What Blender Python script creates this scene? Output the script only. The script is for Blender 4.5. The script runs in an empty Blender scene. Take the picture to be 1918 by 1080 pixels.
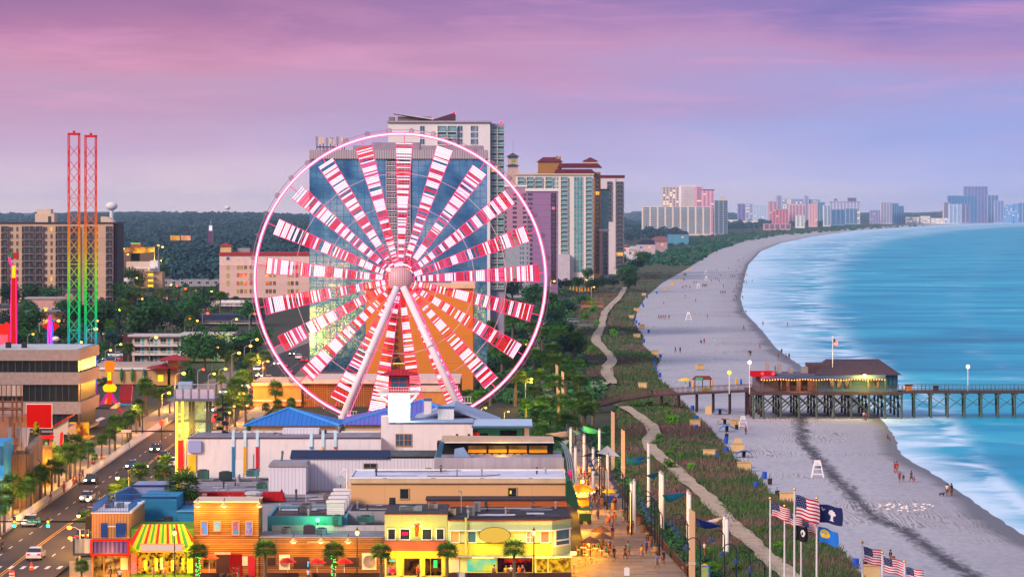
import bpy, math, random
import numpy as np
from mathutils import Vector, Matrix
R = math.radians
random.seed(7)
SC = bpy.context.scene
COL = SC.collection
H, HZ, K, CX = 42.0, 400.0, 6000.0, 959.0      # eye height, eye-level row, focal length (px of a 1918 px frame)
cam = bpy.data.objects.new('camera', bpy.data.cameras.new('camera'))
COL.objects.link(cam); SC.camera = cam
cam.location = (0, 0, H); cam.rotation_euler = (R(90), 0, 0)
cam.data.sensor_width = 36.0; cam.data.lens = 36.0 * K / 1918.0
cam.data.shift_y = -(540 - HZ) / 1918.0
cam.data.clip_start = 1.0; cam.data.clip_end = 120000.0
SC.view_settings.view_transform = 'Standard'; SC.view_settings.look = 'None'
SC.view_settings.exposure = 0.38; SC.view_settings.gamma = 1.0
SC.render.engine = 'CYCLES'
SC.cycles.use_denoising = True
SC.cycles.max_bounces = 5; SC.cycles.diffuse_bounces = 2; SC.cycles.glossy_bounces = 2
SC.cycles.transparent_max_bounces = 12; SC.cycles.volume_bounces = 0
SC.cycles.sample_clamp_indirect = 6.0; SC.cycles.caustics_reflective = False; SC.cycles.caustics_refractive = False
def lin(c):
 if isinstance(c, str):
  c = [int(c[i:i+2], 16) / 255 for i in (0, 2, 4)]
  c = [x / 12.92 if x <= .04045 else ((x + .055) / 1.055) ** 2.4 for x in c]
 return (c[0], c[1], c[2], 1.0)
class NT:
 def __init__(s, nt): s.nt = nt; s.N = nt.nodes; s.L = nt.links
 def __call__(s, typ, **kw):
  n = s.N.new(typ)
  for k, v in kw.items():
   if k.startswith('i_'):
    key = k[2:]; key = int(key) if key.isdigit() else key.replace('_', ' ')
    if isinstance(v, bpy.types.NodeSocket): s.L.new(v, n.inputs[key])
    else: n.inputs[key].default_value = v
   else: setattr(n, k, v)
  return n
 def math(s, op, a, b=0.0, c=None, clamp=False):
  n = s.N.new('ShaderNodeMath'); n.operation = op; n.use_clamp = clamp
  for i, v in enumerate((a, b) if c is None else (a, b, c)):
   if isinstance(v, bpy.types.NodeSocket): s.L.new(v, n.inputs[i])
   else: n.inputs[i].default_value = v
  return n.outputs[0]
 def mix(s, f, a, b):
  n = s.N.new('ShaderNodeMix'); n.data_type = 'RGBA'
  for k, v in ((0, f), (6, a), (7, b)):
   if isinstance(v, bpy.types.NodeSocket): s.L.new(v, n.inputs[k])
   else: n.inputs[k].default_value = v
  return n.outputs[2]
 def ramp(s, f, stops, interp='LINEAR'):
  n = s.N.new('ShaderNodeValToRGB'); n.color_ramp.interpolation = interp
  el = n.color_ramp.elements
  while len(el) < len(stops): el.new(0.5)
  for e, (p, c) in zip(el, stops): e.position = p; e.color = lin(c) if not isinstance(c, float) else (c, c, c, 1)
  s.L.new(f, n.inputs[0]); return n.outputs[0]
SUN_EL, SUN_AZ = 28.0, 222.0      # soft after-glow light from behind the camera, to the left
W = bpy.data.worlds.new('World'); SC.world = W; W.use_nodes = True
n = NT(W.node_tree); W.node_tree.nodes.clear()
tc = n('ShaderNodeTexCoord'); sep = n('ShaderNodeSeparateXYZ', i_0=tc.outputs['Generated'])
mp = n('ShaderNodeMapping', i_0=tc.outputs['Generated'], i_Scale=(7.0, 7.0, 40.0), i_Rotation=(0, R(9), 0))
cl = n('ShaderNodeTexNoise', i_Vector=mp.outputs[0], i_Scale=1.3, i_Detail=5.0, i_Roughness=.55, i_Distortion=.4)
mp2 = n('ShaderNodeMapping', i_0=tc.outputs['Generated'], i_Scale=(7.0, 7.0, 60.0), i_Rotation=(0, R(-14), 0), i_Location=(3, 1, 0))
cl2 = n('ShaderNodeTexNoise', i_Vector=mp2.outputs[0], i_Scale=1.6, i_Detail=6.0, i_Roughness=.6, i_Distortion=.6)
el = n.math('ADD', sep.outputs[2], n.math('MULTIPLY', n.math('SUBTRACT', cl.outputs[0], .5), .034))
e01 = n.math('MULTIPLY', el, 10.0, clamp=True)                         # 0 .. 0.1 of elevation -> 0 .. 1
left = n.ramp(e01, [(0, 'e2c8ce'), (.06, 'd6bccb'), (.20, 'bda2c0'), (.34, 'b592b2'), (.48, 'c088a6'), (.60, 'a5719a'), (.70, '866494'), (1, 'a58fb8')])
right = n.ramp(e01, [(0, 'c4bcdc'), (.08, 'aeb0de'), (.26, '939fd6'), (.40, '9a94c8'), (.52, 'ac88b6'), (.62, '8778b4'), (.72, '6a69ac'), (1, 'a08fc0')])
az = n.math('MULTIPLY_ADD', sep.outputs[0], 4.2, .42, clamp=True)
base = n.mix(az, left, right)
pk = n.math('MULTIPLY', n.math('SUBTRACT', cl2.outputs[0], .50, clamp=True), 3.4, clamp=True)
hi = n.math('MULTIPLY', n.math('SUBTRACT', sep.outputs[2], .012), 30.0, clamp=True)
base = n.mix(n.math('MULTIPLY', n.math('MULTIPLY', pk, hi), .5), base, lin('e59cc0'))
up = n.math('MULTIPLY', n.math('SUBTRACT', sep.outputs[2], .08), 4.0, clamp=True)
base = n.mix(up, base, (.70, .70, .95, 1))
bg = n('ShaderNodeBackground', i_Color=base, i_Strength=.94)
sky = n('ShaderNodeTexSky', sky_type='NISHITA', sun_disc=False, sun_elevation=R(SUN_EL), sun_rotation=R(SUN_AZ))
bg2 = n('ShaderNodeBackground', i_Color=sky.outputs[0], i_Strength=0.05)
fade = n.mix(up, (0, 0, 0, 1), (1, 1, 1, 1))
ms = n('ShaderNodeMixShader', i_0=n.math('MULTIPLY', up, .35), i_1=bg.outputs[0], i_2=bg2.outputs[0])
n('ShaderNodeOutputWorld', i_0=ms.outputs[0])
sun = bpy.data.objects.new('sun', bpy.data.lights.new('sun', 'SUN')); COL.objects.link(sun)
sun.data.energy = 3.1; sun.data.angle = R(16); sun.data.color = (1.0, .80, .66)
sa = R(SUN_AZ)
sun.rotation_euler = Vector((-math.sin(sa)*math.cos(R(SUN_EL)), -math.cos(sa)*math.cos(R(SUN_EL)), -math.sin(R(SUN_EL)))).to_track_quat('-Z', 'Y').to_euler()
def gy(y): return K * H / (y - HZ)                 # distance of flat ground seen at row y
def wx(x, Y): return (x - CX) * Y / K
def wz(y, Y): return H - (y - HZ) * Y / K
def G(x, y): Y = gy(y); return Vector((wx(x, Y), Y, 0))
def interp(tab, y):
 if y <= tab[0][0]: return tab[0][1]
 for (a, b), (c, d) in zip(tab, tab[1:]):
  if y <= c: return b + (d - b) * (y - a) / (c - a)
 return tab[-1][1]
MATS = {}
def _new(name):
 m = bpy.data.materials.new(name); m.use_nodes = True; m.node_tree.nodes.clear(); return m, NT(m.node_tree)
def M(key, col=None, rough=.75, metal=0., var=.16, scale=.6, streak=0., spec=.25, bump=0., col2=None, stretch=(1, 1, 1)):
 """painted / mineral surface: slow colour drift, optional second colour, vertical weather streaks"""
 if key in MATS: return MATS[key]
 m, n = _new(key); c = lin(col)
 tc = n('ShaderNodeTexCoord'); mp = n('ShaderNodeMapping', i_0=tc.outputs['Object'], i_Scale=stretch)
 nz = n('ShaderNodeTexNoise', i_Vector=mp.outputs[0], i_Scale=scale, i_Detail=6.0, i_Roughness=.65)
 f = n.math('MULTIPLY_ADD', n.math('SUBTRACT', nz.outputs[0], .5), 2.2, .5, clamp=True)
 if col2 is not None: base = n.mix(f, c, lin(col2))
 else: base = n.mix(f, tuple(x * (1 - var) for x in c[:3]) + (1,), tuple(min(1, x * (1 + var)) for x in c[:3]) + (1,))
 if streak:
  ms = n('ShaderNodeMapping', i_0=tc.outputs['Object'], i_Scale=(1.6, 1.6, .12))
  ns = n('ShaderNodeTexNoise', i_Vector=ms.outputs[0], i_Scale=1.0, i_Detail=4.0, i_Roughness=.7)
  g = n.math('MULTIPLY', n.math('SUBTRACT', ns.outputs[0], .52, clamp=True), 4 * streak, clamp=True)
  base = n.mix(g, base, tuple(x * .35 for x in c[:3]) + (1,))
 p = n('ShaderNodeBsdfPrincipled', i_Base_Color=base, i_Roughness=rough, i_Metallic=metal)
 p.inputs['Specular IOR Level'].default_value = spec
 if bump:
  b = n('ShaderNodeBump', i_Strength=bump, i_Distance=.1, i_Height=nz.outputs[0]); n.L.new(b.outputs[0], p.inputs['Normal'])
 n('ShaderNodeOutputMaterial', i_0=p.outputs[0]); MATS[key] = m; return m
def E(key, col, s=1.0, var=0., scale=2.0, col2=None):
 """something that gives off light"""
 if key in MATS: return MATS[key]
 m, n = _new(key); c = lin(col)
 e = n('ShaderNodeEmission', i_Color=c, i_Strength=s)
 if col2 is not None:
  tc = n('ShaderNodeTexCoord'); nz = n('ShaderNodeTexNoise', i_Vector=tc.outputs['Object'], i_Scale=scale, i_Detail=4.0)
  f = n.math('MULTIPLY_ADD', n.math('SUBTRACT', nz.outputs[0], .5), 5., .5, clamp=True)
  n.L.new(n.mix(f, c, lin(col2)), e.inputs[0])
 n('ShaderNodeOutputMaterial', i_0=e.outputs[0]); MATS[key] = m; return m
def LINES(key, col, colb, pitch, width=.2, axis=2, rough=.8, var=.18, scale=.8):
 """boards, corrugation, blocks: parallel lines every `pitch` m along axis"""
 if key in MATS: return MATS[key]
 m, n = _new(key); tc = n('ShaderNodeTexCoord'); sp = n('ShaderNodeSeparateXYZ', i_0=tc.outputs['Object'])
 q = n.math('DIVIDE', sp.outputs[axis], pitch); fr = n.math('FRACT', q); row = n.math('FLOOR', q)
 ln = n.math('LESS_THAN', fr, width)
 wn = n('ShaderNodeTexWhiteNoise', noise_dimensions='1D', i_W=row)
 st = (1, 1, 1) if axis == 2 else (1, 1, .15)
 mp = n('ShaderNodeMapping', i_0=tc.outputs['Object'], i_Scale=(.5, .5, 3) if axis == 2 else (3, 3, .4))
 nz = n('ShaderNodeTexNoise', i_Vector=mp.outputs[0], i_Scale=scale, i_Detail=5.0, i_Roughness=.7)
 f = n.math('MULTIPLY_ADD', n.math('ADD', n.math('SUBTRACT', wn.outputs[0], .5), n.math('MULTIPLY', n.math('SUBTRACT', nz.outputs[0], .5), 2.4)), var, 1.0)
 c = lin(col); vm = n('ShaderNodeVectorMath', operation='SCALE', i_0=c[:3]); n.L.new(f, vm.inputs['Scale'])
 base = n.mix(ln, vm.outputs[0], lin(colb))
 p = n('ShaderNodeBsdfPrincipled', i_Base_Color=base, i_Roughness=rough); p.inputs['Specular IOR Level'].default_value = .2
 n('ShaderNodeOutputMaterial', i_0=p.outputs[0]); MATS[key] = m; return m
def LEAF(key, a, b, trans=.25):
 if key in MATS: return MATS[key]
 m, n = _new(key); tc = n('ShaderNodeTexCoord'); oi = n('ShaderNodeObjectInfo'); ge = n('ShaderNodeNewGeometry')
 nz = n('ShaderNodeTexNoise', i_Vector=tc.outputs['Object'], i_Scale=.45, i_Detail=3.0)
 f = n.math('MULTIPLY_ADD', n.math('SUBTRACT', nz.outputs[0], .5), 2.6, .25)
 f = n.math('ADD', f, n.math('MULTIPLY', ge.outputs['Random Per Island'], .5), clamp=True)
 base = n.mix(f, lin(a), lin(b))
 hs = n('ShaderNodeHueSaturation', i_Color=base, i_Value=n.math('MULTIPLY_ADD', oi.outputs['Random'], .7, .65), i_Hue=n.math('MULTIPLY_ADD', oi.outputs['Random'], .03, .485))
 p = n('ShaderNodeBsdfPrincipled', i_Base_Color=hs.outputs[0], i_Roughness=.6); p.inputs['Specular IOR Level'].default_value = .15
 t = n('ShaderNodeBsdfTranslucent', i_Color=hs.outputs[0]); mx = n('ShaderNodeMixShader', i_0=trans, i_1=p.outputs[0], i_2=t.outputs[0])
 n('ShaderNodeOutputMaterial', i_0=mx.outputs[0]); MATS[key] = m; return m
def GLASS(key, col, rough=.08, col2=None, scale=.25, spec=.9, metal=0.):
 return M(key, col, rough=rough, var=.3, scale=scale, spec=spec, col2=col2, metal=metal)
class MB:
 def __init__(s): s.v = []; s.f = []; s.m = []; s.mi = 0; s.T = None
 def add(s, vs, fs):
  o = len(s.v)
  if s.T is not None: vs = [s.T @ Vector(p) for p in vs]
  s.v.extend(tuple(p) for p in vs); s.f.extend(tuple(i + o for i in q) for q in fs); s.m.extend([s.mi] * len(fs)); return s
 def mat(s, i): s.mi = i; return s
 def box(s, x0, x1, y0, y1, z0, z1):
  if x0 > x1: x0, x1 = x1, x0
  if y0 > y1: y0, y1 = y1, y0
  if z0 > z1: z0, z1 = z1, z0
  return s.add([(x0,y0,z0),(x1,y0,z0),(x1,y1,z0),(x0,y1,z0),(x0,y0,z1),(x1,y0,z1),(x1,y1,z1),(x0,y1,z1)],
                     [(0,3,2,1),(4,5,6,7),(0,1,5,4),(1,2,6,5),(2,3,7,6),(3,0,4,7)])
 def cbox(s, c, sx, sy, sz): return s.box(c[0]-sx/2, c[0]+sx/2, c[1]-sy/2, c[1]+sy/2, c[2]-sz/2, c[2]+sz/2)
 def tube(s, p, q, r, r2=None, n=6):
  p, q = Vector(p), Vector(q); r2 = r if r2 is None else r2
  d = q - p
  if d.length < 1e-6: return s
  d.normalize(); a = d.orthogonal().normalized(); b = d.cross(a)
  vs = [p + (a*math.cos(2*math.pi*i/n) + b*math.sin(2*math.pi*i/n))*r for i in range(n)]
  vs += [q + (a*math.cos(2*math.pi*i/n) + b*math.sin(2*math.pi*i/n))*r2 for i in range(n)]
  return s.add(vs, [(i, (i+1) % n, n+(i+1) % n, n+i) for i in range(n)] + [tuple(range(n-1, -1, -1)), tuple(range(n, 2*n))])
 def path(s, pts, r, n=6, r2=None):
  m = len(pts) - 1
  for i in range(m):
   ra = r if r2 is None else r + (r2 - r)*i/m; rb = r if r2 is None else r + (r2 - r)*(i+1)/m
   s.tube(pts[i], pts[i+1], ra, rb, n)
  return s
 def lathe(s, prof, c=(0,0,0), n=10):
  vs = [(c[0]+r*math.cos(2*math.pi*i/n), c[1]+r*math.sin(2*math.pi*i/n), c[2]+z) for r, z in prof for i in range(n)]
  fs = [(k*n+i, k*n+(i+1) % n, (k+1)*n+(i+1) % n, (k+1)*n+i) for k in range(len(prof)-1) for i in range(n)]
  return s.add(vs, fs + [tuple(range(n-1, -1, -1)), tuple(range((len(prof)-1)*n, len(prof)*n))])
 def ball(s, c, r, n=8, rz=None):
  rz = rz or r
  return s.lathe([(max(.001, r*math.sin(math.pi*k/6)), -rz*math.cos(math.pi*k/6)) for k in range(7)], c, n)
 def prism(s, pts, y0, y1):
  """polygon in x,z pulled along y"""
  k = len(pts)
  vs = [(p[0], y0, p[1]) for p in pts] + [(p[0], y1, p[1]) for p in pts]
  return s.add(vs, [tuple(range(k)), tuple(range(2*k-1, k-1, -1))] + [(i, k+i, k+(i+1) % k, (i+1) % k) for i in range(k)])
 def plan(s, pts, z0, z1):
  """polygon in x,y pulled up in z"""
  k = len(pts)
  vs = [(p[0], p[1], z0) for p in pts] + [(p[0], p[1], z1) for p in pts]
  return s.add(vs, [tuple(range(k-1, -1, -1)), tuple(range(k, 2*k))] + [(i, (i+1) % k, k+(i+1) % k, k+i) for i in range(k)])
 def quad(s, a, b, c, d): return s.add([a, b, c, d], [(0, 1, 2, 3)])
 def hip(s, x0, x1, y0, y1, z0, z1, ridge=.4, over=.4):
  """hipped roof; ridge along the longer side, as a share of it"""
  x0 -= over; x1 += over; y0 -= over; y1 += over; cx, cy = (x0+x1)/2, (y0+y1)/2
  rx, ry = ((x1-x0)/2*ridge, 0) if x1-x0 >= y1-y0 else (0, (y1-y0)/2*ridge)
  v = [(x0,y0,z0),(x1,y0,z0),(x1,y1,z0),(x0,y1,z0),(cx-rx,cy-ry,z1),(cx+rx,cy-ry,z1),(cx+rx,cy+ry,z1),(cx-rx,cy+ry,z1)]
  return s.add(v, [(0,1,5,4),(1,2,6,5),(2,3,7,6),(3,0,4,7),(4,5,6,7),(3,2,1,0)])
 def build(s, name, mat, parent=None, smooth=False):
  me = bpy.data.meshes.new(name); off = Vector((0, 0, 0)); p = parent
  while p is not None: off += p.location; p = p.parent
  me.from_pydata([(a-off.x, b-off.y, c-off.z) for a, b, c in s.v], [], s.f)
  for mm in (mat if isinstance(mat, (list, tuple)) else [mat]): me.materials.append(mm)
  if any(s.m): me.polygons.foreach_set('material_index', s.m)
  if smooth: me.polygons.foreach_set('use_smooth', [True]*len(s.f))
  me.update(); o = bpy.data.objects.new(name, me); COL.objects.link(o); o.parent = parent; return o
def npmesh(name, V, F, mats, mi=None, parent=None, uv=None):
 """large mesh from arrays: V (n,3), F (m,k)"""
 me = bpy.data.meshes.new(name); k = F.shape[1]
 me.vertices.add(len(V)); me.vertices.foreach_set('co', V.astype(np.float32).ravel())
 me.loops.add(F.size); me.loops.foreach_set('vertex_index', F.astype(np.int32).ravel())
 me.polygons.add(len(F)); me.polygons.foreach_set('loop_start', np.arange(0, F.size, k, dtype=np.int32))
 for m in (mats if isinstance(mats, (list, tuple)) else [mats]): me.materials.append(m)
 if mi is not None: me.polygons.foreach_set('material_index', np.asarray(mi, dtype=np.int32))
 me.update(calc_edges=True); me.validate()
 if uv is not None:
  l = me.uv_layers.new(name='UVMap'); l.data.foreach_set('uv', uv[F.ravel()].astype(np.float32).ravel())
 o = bpy.data.objects.new(name, me); COL.objects.link(o); o.parent = parent; return o
def tag(o, label=None, cat=None, group=None, kind=None):
 for k, v in (('label', label), ('category', cat), ('group', group), ('kind', kind)):
  if v: o[k] = v
 return o
def thing(name, label, cat, loc=(0, 0, 0), group=None):
 o = bpy.data.objects.new(name, None); COL.objects.link(o); o.location = loc; o.empty_display_size = .2
 return tag(o, label, cat, group)
KIDS = {}
def copy_tree(root, loc=None, rz=0., sc=1., label=None, group=None, parent=None):
 c = root.copy(); COL.objects.link(c); c.parent = parent
 if parent is None:
  c.location = loc; c.rotation_euler = (0, 0, rz); c.scale = (sc, sc, sc) if not isinstance(sc, tuple) else sc
  if label: c['label'] = label
  if group: c['group'] = group
 if root.name not in KIDS: KIDS[root.name] = [o for o in root.children]
 for ch in KIDS[root.name]: copy_tree(ch, parent=c)
 return c
_ones = 'first second third fourth fifth sixth seventh eighth ninth tenth eleventh twelfth thirteenth fourteenth fifteenth sixteenth seventeenth eighteenth nineteenth'.split()
_tens = 'twent thirt fort fift sixt sevent eight ninet'.split()
def nth(i):
 i += 1
 if i < 20: return _ones[i-1]
 if i > 99: return 'hundred and ' + nth(i - 101) if i > 100 else 'hundredth'
 t, u = divmod(i, 10); return _tens[t-2] + ('ieth' if u == 0 else 'y-' + _ones[u-1])
class Protos(dict): pass
PROTO = {}
def place(key, loc, label, group=None, rz=0., sc=1.):
 """first use moves the prototype itself, later uses copy it and its parts"""
 root, used = PROTO[key]
 if not used:
  PROTO[key] = (root, True); KIDS[root.name] = list(root.children)
  for ch in KIDS[root.name]: KIDS[ch.name] = list(ch.children)
  root.location = loc; root.rotation_euler = (0, 0, rz); root.scale = (sc, sc, sc) if not isinstance(sc, tuple) else sc
  root['label'] = label
  if group: root['group'] = group
  return root
 return copy_tree(root, loc, rz, sc, label, group)
def lamp(name, loc, col, power, r=.3, parent=None):
 l = bpy.data.lights.new(name, 'POINT'); l.energy = power*1.5; l.color = lin(col)[:3]; l.shadow_soft_size = max(r, .9) if power > 200 else r
 o = bpy.data.objects.new(name, l); COL.objects.link(o)
 if parent is not None:
  off = Vector((0, 0, 0)); p = parent
  while p is not None: off += p.location; p = p.parent
  o.parent = parent; o.location = Vector(loc) - off
 else: o.location = loc
 return o
# ================================================================ the setting: ground, sea, beach, dunes, road
SHORE = [(414,2150),(416,1918),(420,1800),(425,1700),(432,1600),(443,1520),(455,1462),(470,1425),(495,1402),(520,1394),(560,1387),(585,1395),(610,1420),(628,1436),(645,1447),(665,1472),(684,1500),(700,1530),(730,1590),(760,1628),(775,1642),(791,1655),(805,1668),(822,1680),(839,1680),(858,1697),(884,1745),(917,1795),(935,1820),(970,1870),(1000,1918),(1100,2080),(1300,2400)]
DUNE = [(413,2150),(415,1918),(418,1800),(422,1690),(428,1600),(437,1480),(450,1400),(470,1340),(500,1292),(530,1240),(555,1210),(580,1194),(605,1188),(630,1205),(646,1203),(659,1219),(673,1236),(688,1228),(709,1234),(735,1262),(761,1286),(786,1309),(807,1332),(828,1353),(870,1385),(890,1412),(912,1434),(926,1438),(943,1483),(985,1520),(1022,1567),(1051,1594),(1072,1606),(1110,1640),(1300,1800)]
TRACK = [(540,1172),(560,1160),(580,1137),(600,1129),(615,1128),(640,1112),(655,1128),(675,1149),(686,1146),(694,1132),(711,1140),(723,1146)]
TRACK2 = [(764,1162),(772,1178),(784,1196),(798,1217),(813,1228),(834,1209),(853,1228),(882,1259),(909,1290),(936,1321),(959,1342),(993,1374),(1022,1405),(1043,1428),(1080,1468),(1120,1510)]
WRACK = [(780,1499),(800,1501),(833,1504),(844,1520),(867,1540),(889,1560),(917,1588),(938,1608),(972,1640),(984,1681),(1005,1713),(1043,1765),(1064,1800),(1100,1860)]
def strip(name, L, Rr, ys, z, mat, nx=1, uvf=None, zf=None, jit=0.):
 """sheet between two edges given as rows -> x; rows further apart than needed are cheap"""
 V = []; UV = []; rnd = random.Random(len(name))
 for y in ys:
  a = L(y) + rnd.uniform(-jit, jit)*(y-HZ)/300; b = Rr(y) + rnd.uniform(-jit, jit)*(y-HZ)/300; Y = gy(y)
  for i in range(nx+1):
   t = i/nx; X = wx(a + (b-a)*t, Y)
   V.append((X, Y, z if zf is None else z + zf(X, Y, t))); UV.append(uvf(X, Y, y, t) if uvf else (t, Y))
 V = np.array(V); n1 = nx+1
 F = np.array([(r*n1+i+n1, r*n1+i+n1+1, r*n1+i+1, r*n1+i) for r in range(len(ys)-1) for i in range(nx)])
 F = F[:, ::-1] if ys[0] > ys[-1] else F
 o = npmesh(name, V, F, mat, uv=np.array(UV)); o['kind'] = 'structure'; return o
def rows(a, b, far=1.0):
 out = [a]
 while out[-1] < b: out.append(min(b, out[-1] + max(.6, (out[-1]-HZ)*.018*far)))
 return out
def smooth(tab, step=4.):
 y0, y1 = tab[0][0], tab[-1][0]; k = int((y1-y0)/step); ys = [y0 + (y1-y0)*i/k for i in range(k+1)]; xs = [interp(tab, y) for y in ys]
 for _ in range(5): xs = [xs[0]] + [(a+2*b+c)/4 for a, b, c in zip(xs, xs[1:], xs[2:])] + [xs[-1]]
 return list(zip(ys, xs))
TRACK, TRACK2, WRACK = smooth(TRACK), smooth(TRACK2), smooth(WRACK); SHORE[16:] = smooth(SHORE[16:])
def hill(X, Y):
 if Y < 4500: return 0.
 land = min(1, max(0, (1190 - CX - K*X/Y)/90))
 return max(land*min(1, (Y-4500)/5500), min(1.25, max(0, (Y-15400)/2400)))*(30 + 9*math.sin(X*.0021+1) + 6*math.sin(X*.0052+Y*.0007) + 4*math.sin(X*.013))
ysG = [-60, 100, 250, 330] + [330*1.06**k for k in range(1, 78)]
V = []; NX = 90
for Y in ysG:
 w = max(700, abs(Y)*.75)
 for i in range(NX+1):
  X = -w + 2*w*i/NX; V.append((X, Y, hill(X, Y) - .25))
V = np.array(V); F = np.array([(r*(NX+1)+i, r*(NX+1)+i+1, (r+1)*(NX+1)+i+1, (r+1)*(NX+1)+i) for r in range(len(ysG)-1) for i in range(NX)])
gm = M('ground_earth', '35372c', col2='1f2c1e', scale=.02, rough=.95)
tag(npmesh('ground', V, F, gm), kind='structure')
m, n = _new('sea_water'); MATS['sea_water'] = m
tc = n('ShaderNodeTexCoord'); uv = n('ShaderNodeSeparateXYZ', i_0=n('ShaderNodeUVMap').outputs[0])
def snoise(sx, sy, sc, det=4., dist=0.):
 mp = n('ShaderNodeMapping', i_0=tc.outputs['Object'], i_Scale=(sx, sy, 1))
 return n('ShaderNodeTexNoise', i_Vector=mp.outputs[0], i_Scale=sc, i_Detail=det, i_Roughness=.6, i_Distortion=dist).outputs[0]
n1 = snoise(.010, .014, 1., 5, .6); n2 = snoise(.05, .045, 1., 4, .8); n3 = snoise(.0035, .006, 1., 3)
col = n.ramp(n.math('MULTIPLY_ADD', n.math('SUBTRACT', n1, .5), 2.0, .5, clamp=True), [(0, '006088'), (.45, '008cb4'), (1, '2cb0c8')])
shore = n.math('DIVIDE', uv.outputs[0], 100.0)             # 1 = 100 m out to sea
near = n.math('SUBTRACT', 1.0, n.math('MULTIPLY', shore, .9), clamp=True)
fo = n.math('ADD', n.math('MULTIPLY', n2, 1.0), n.math('MULTIPLY', n3, .7))
foam = n.math('MULTIPLY', n.math('ADD', n.math('MULTIPLY', n.math('POWER', near, 1.3), .95), n.math('SUBTRACT', fo, 1.40)), 2.0, clamp=True)
foam2 = n.math('MULTIPLY', n.math('SUBTRACT', n.math('ADD', n2, n.math('MULTIPLY', n1, .6)), .93), 2.4, clamp=True)
foam2 = n.math('MULTIPLY', foam2, n.math('SUBTRACT', 1.0, n.math('MULTIPLY', shore, .10), clamp=True))
bnd = n.math('POWER', n.math('SINE', n.math('ADD', n.math('MULTIPLY', uv.outputs[0], .09), n.math('MULTIPLY', n.math('ADD', n3, n2), 4.5)), clamp=True), 5.0)
bnd = n.math('MULTIPLY', n.math('MULTIPLY', bnd, near), n.math('MULTIPLY', n.math('SUBTRACT', n2, .35, clamp=True), 3.6))
foam = n.math('ADD', foam, bnd)
ff = n.math('MINIMUM', n.math('ADD', foam, n.math('MULTIPLY', foam2, .8)), .9)
deep = n.mix(n.math('MULTIPLY', shore, .05, clamp=True), col, lin('008cbc'))
basec = n.mix(ff, deep, lin('c4dcf0'))
p = n('ShaderNodeBsdfPrincipled', i_Base_Color=basec, i_Roughness=.5, i_IOR=1.33); p.inputs['Specular IOR Level'].default_value = .12
n('ShaderNodeOutputMaterial', i_0=p.outputs[0])
ysS = rows(414, 1300, .5)
sh = lambda y: interp(SHORE, y)
strip('sea', lambda y: sh(y) - 14, lambda y: max(sh(y)+600, 3400), ysS, -.10, m, 60, uvf=lambda X, Y, y, t: ((X - wx(sh(y), Y))*100/(16 + max(0, Y-370)*.075), Y))
m, n = _new('beach_sand'); MATS['beach_sand'] = m
tc = n('ShaderNodeTexCoord'); uv = n('ShaderNodeSeparateXYZ', i_0=n('ShaderNodeUVMap').outputs[0])
n1 = snoise(.03, .02, 1., 5, .5); n2 = snoise(.5, .10, 1., 5, 1.6); n3 = snoise(.9, .5, 1., 4)
mpw = n('ShaderNodeMapping', i_0=tc.outputs['Object'], i_Scale=(.55, .06, 1), i_Rotation=(0, 0, R(12)))
wv = n('ShaderNodeTexWave', i_Vector=mpw.outputs[0], i_Scale=1., i_Distortion=22., i_Detail=4., i_Detail_Scale=.7)
col = n.ramp(n.math('ADD', n.math('MULTIPLY', n1, .6), n.math('MULTIPLY', n3, .4)), [(.3, '868896'), (.5, 'a2a2ac'), (.7, 'bab6b6')])
trk = n.math('MULTIPLY', n.math('LESS_THAN', wv.outputs['Fac'], .30), n.math('MULTIPLY', n.math('SUBTRACT', n1, .47, clamp=True), 7., clamp=True))
col = n.mix(n.math('MULTIPLY', trk, .8), col, lin('5c5662'))
col = n.mix(n.math('MULTIPLY', n.math('SUBTRACT', n2, .56, clamp=True), 2.2, clamp=True), col, lin('847a80'))
damp = n.math('SUBTRACT', n.math('MULTIPLY_ADD', n1, .9, .25), n.math('DIVIDE', uv.outputs[0], 22.0), clamp=True)   # uv.x = metres to the water
wet = n.math('MULTIPLY', n.math('SUBTRACT', n.math('MULTIPLY_ADD', n1, 10, -.8), uv.outputs[0]), .4, clamp=True)
col = n.mix(n.math('MULTIPLY', damp, .8), col, lin('7d7a86')); col = n.mix(n.math('MULTIPLY', wet, .85), col, lin('4b4d57'))
p = n('ShaderNodeBsdfPrincipled', i_Base_Color=col, i_Roughness=n.math('MULTIPLY_ADD', wet, -.35, .9)); p.inputs['Specular IOR Level'].default_value = .25
n('ShaderNodeOutputMaterial', i_0=p.outputs[0])
dn = lambda y: interp(DUNE, y)
strip('beach', lambda y: dn(y) - 30, sh, rows(413, 1300, .5), -.05, m, 14, jit=1.6, uvf=lambda X, Y, y, t: (wx(sh(y), Y) - X, Y))
m, n = _new('seaweed'); MATS['seaweed'] = m
tc = n('ShaderNodeTexCoord'); uv = n('ShaderNodeSeparateXYZ', i_0=n('ShaderNodeUVMap').outputs[0])
n1 = snoise(.42, .12, 1., 8, 2.0); c = n.math('MULTIPLY', n.math('ABSOLUTE', n.math('SUBTRACT', uv.outputs[0], .5)), 2.0)
a = n.math('MULTIPLY', n.math('SUBTRACT', n.math('MULTIPLY', n1, 1.9), n.math('ADD', c, .34)), 1.7, clamp=True)
p = n('ShaderNodeBsdfPrincipled', i_Base_Color=lin('2b2b3c'), i_Roughness=.9, i_Alpha=n.math('MULTIPLY', a, .68)); n('ShaderNodeOutputMaterial', i_0=p.outputs[0])
wk = lambda y: interp(WRACK, y)
o = strip('seaweed', lambda y: wk(y) - 34*(y-HZ)/480, lambda y: wk(y) + 34*(y-HZ)/480, rows(780, 1100, .4), -.03, m, 4); o['kind'] = 'stuff'
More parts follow.
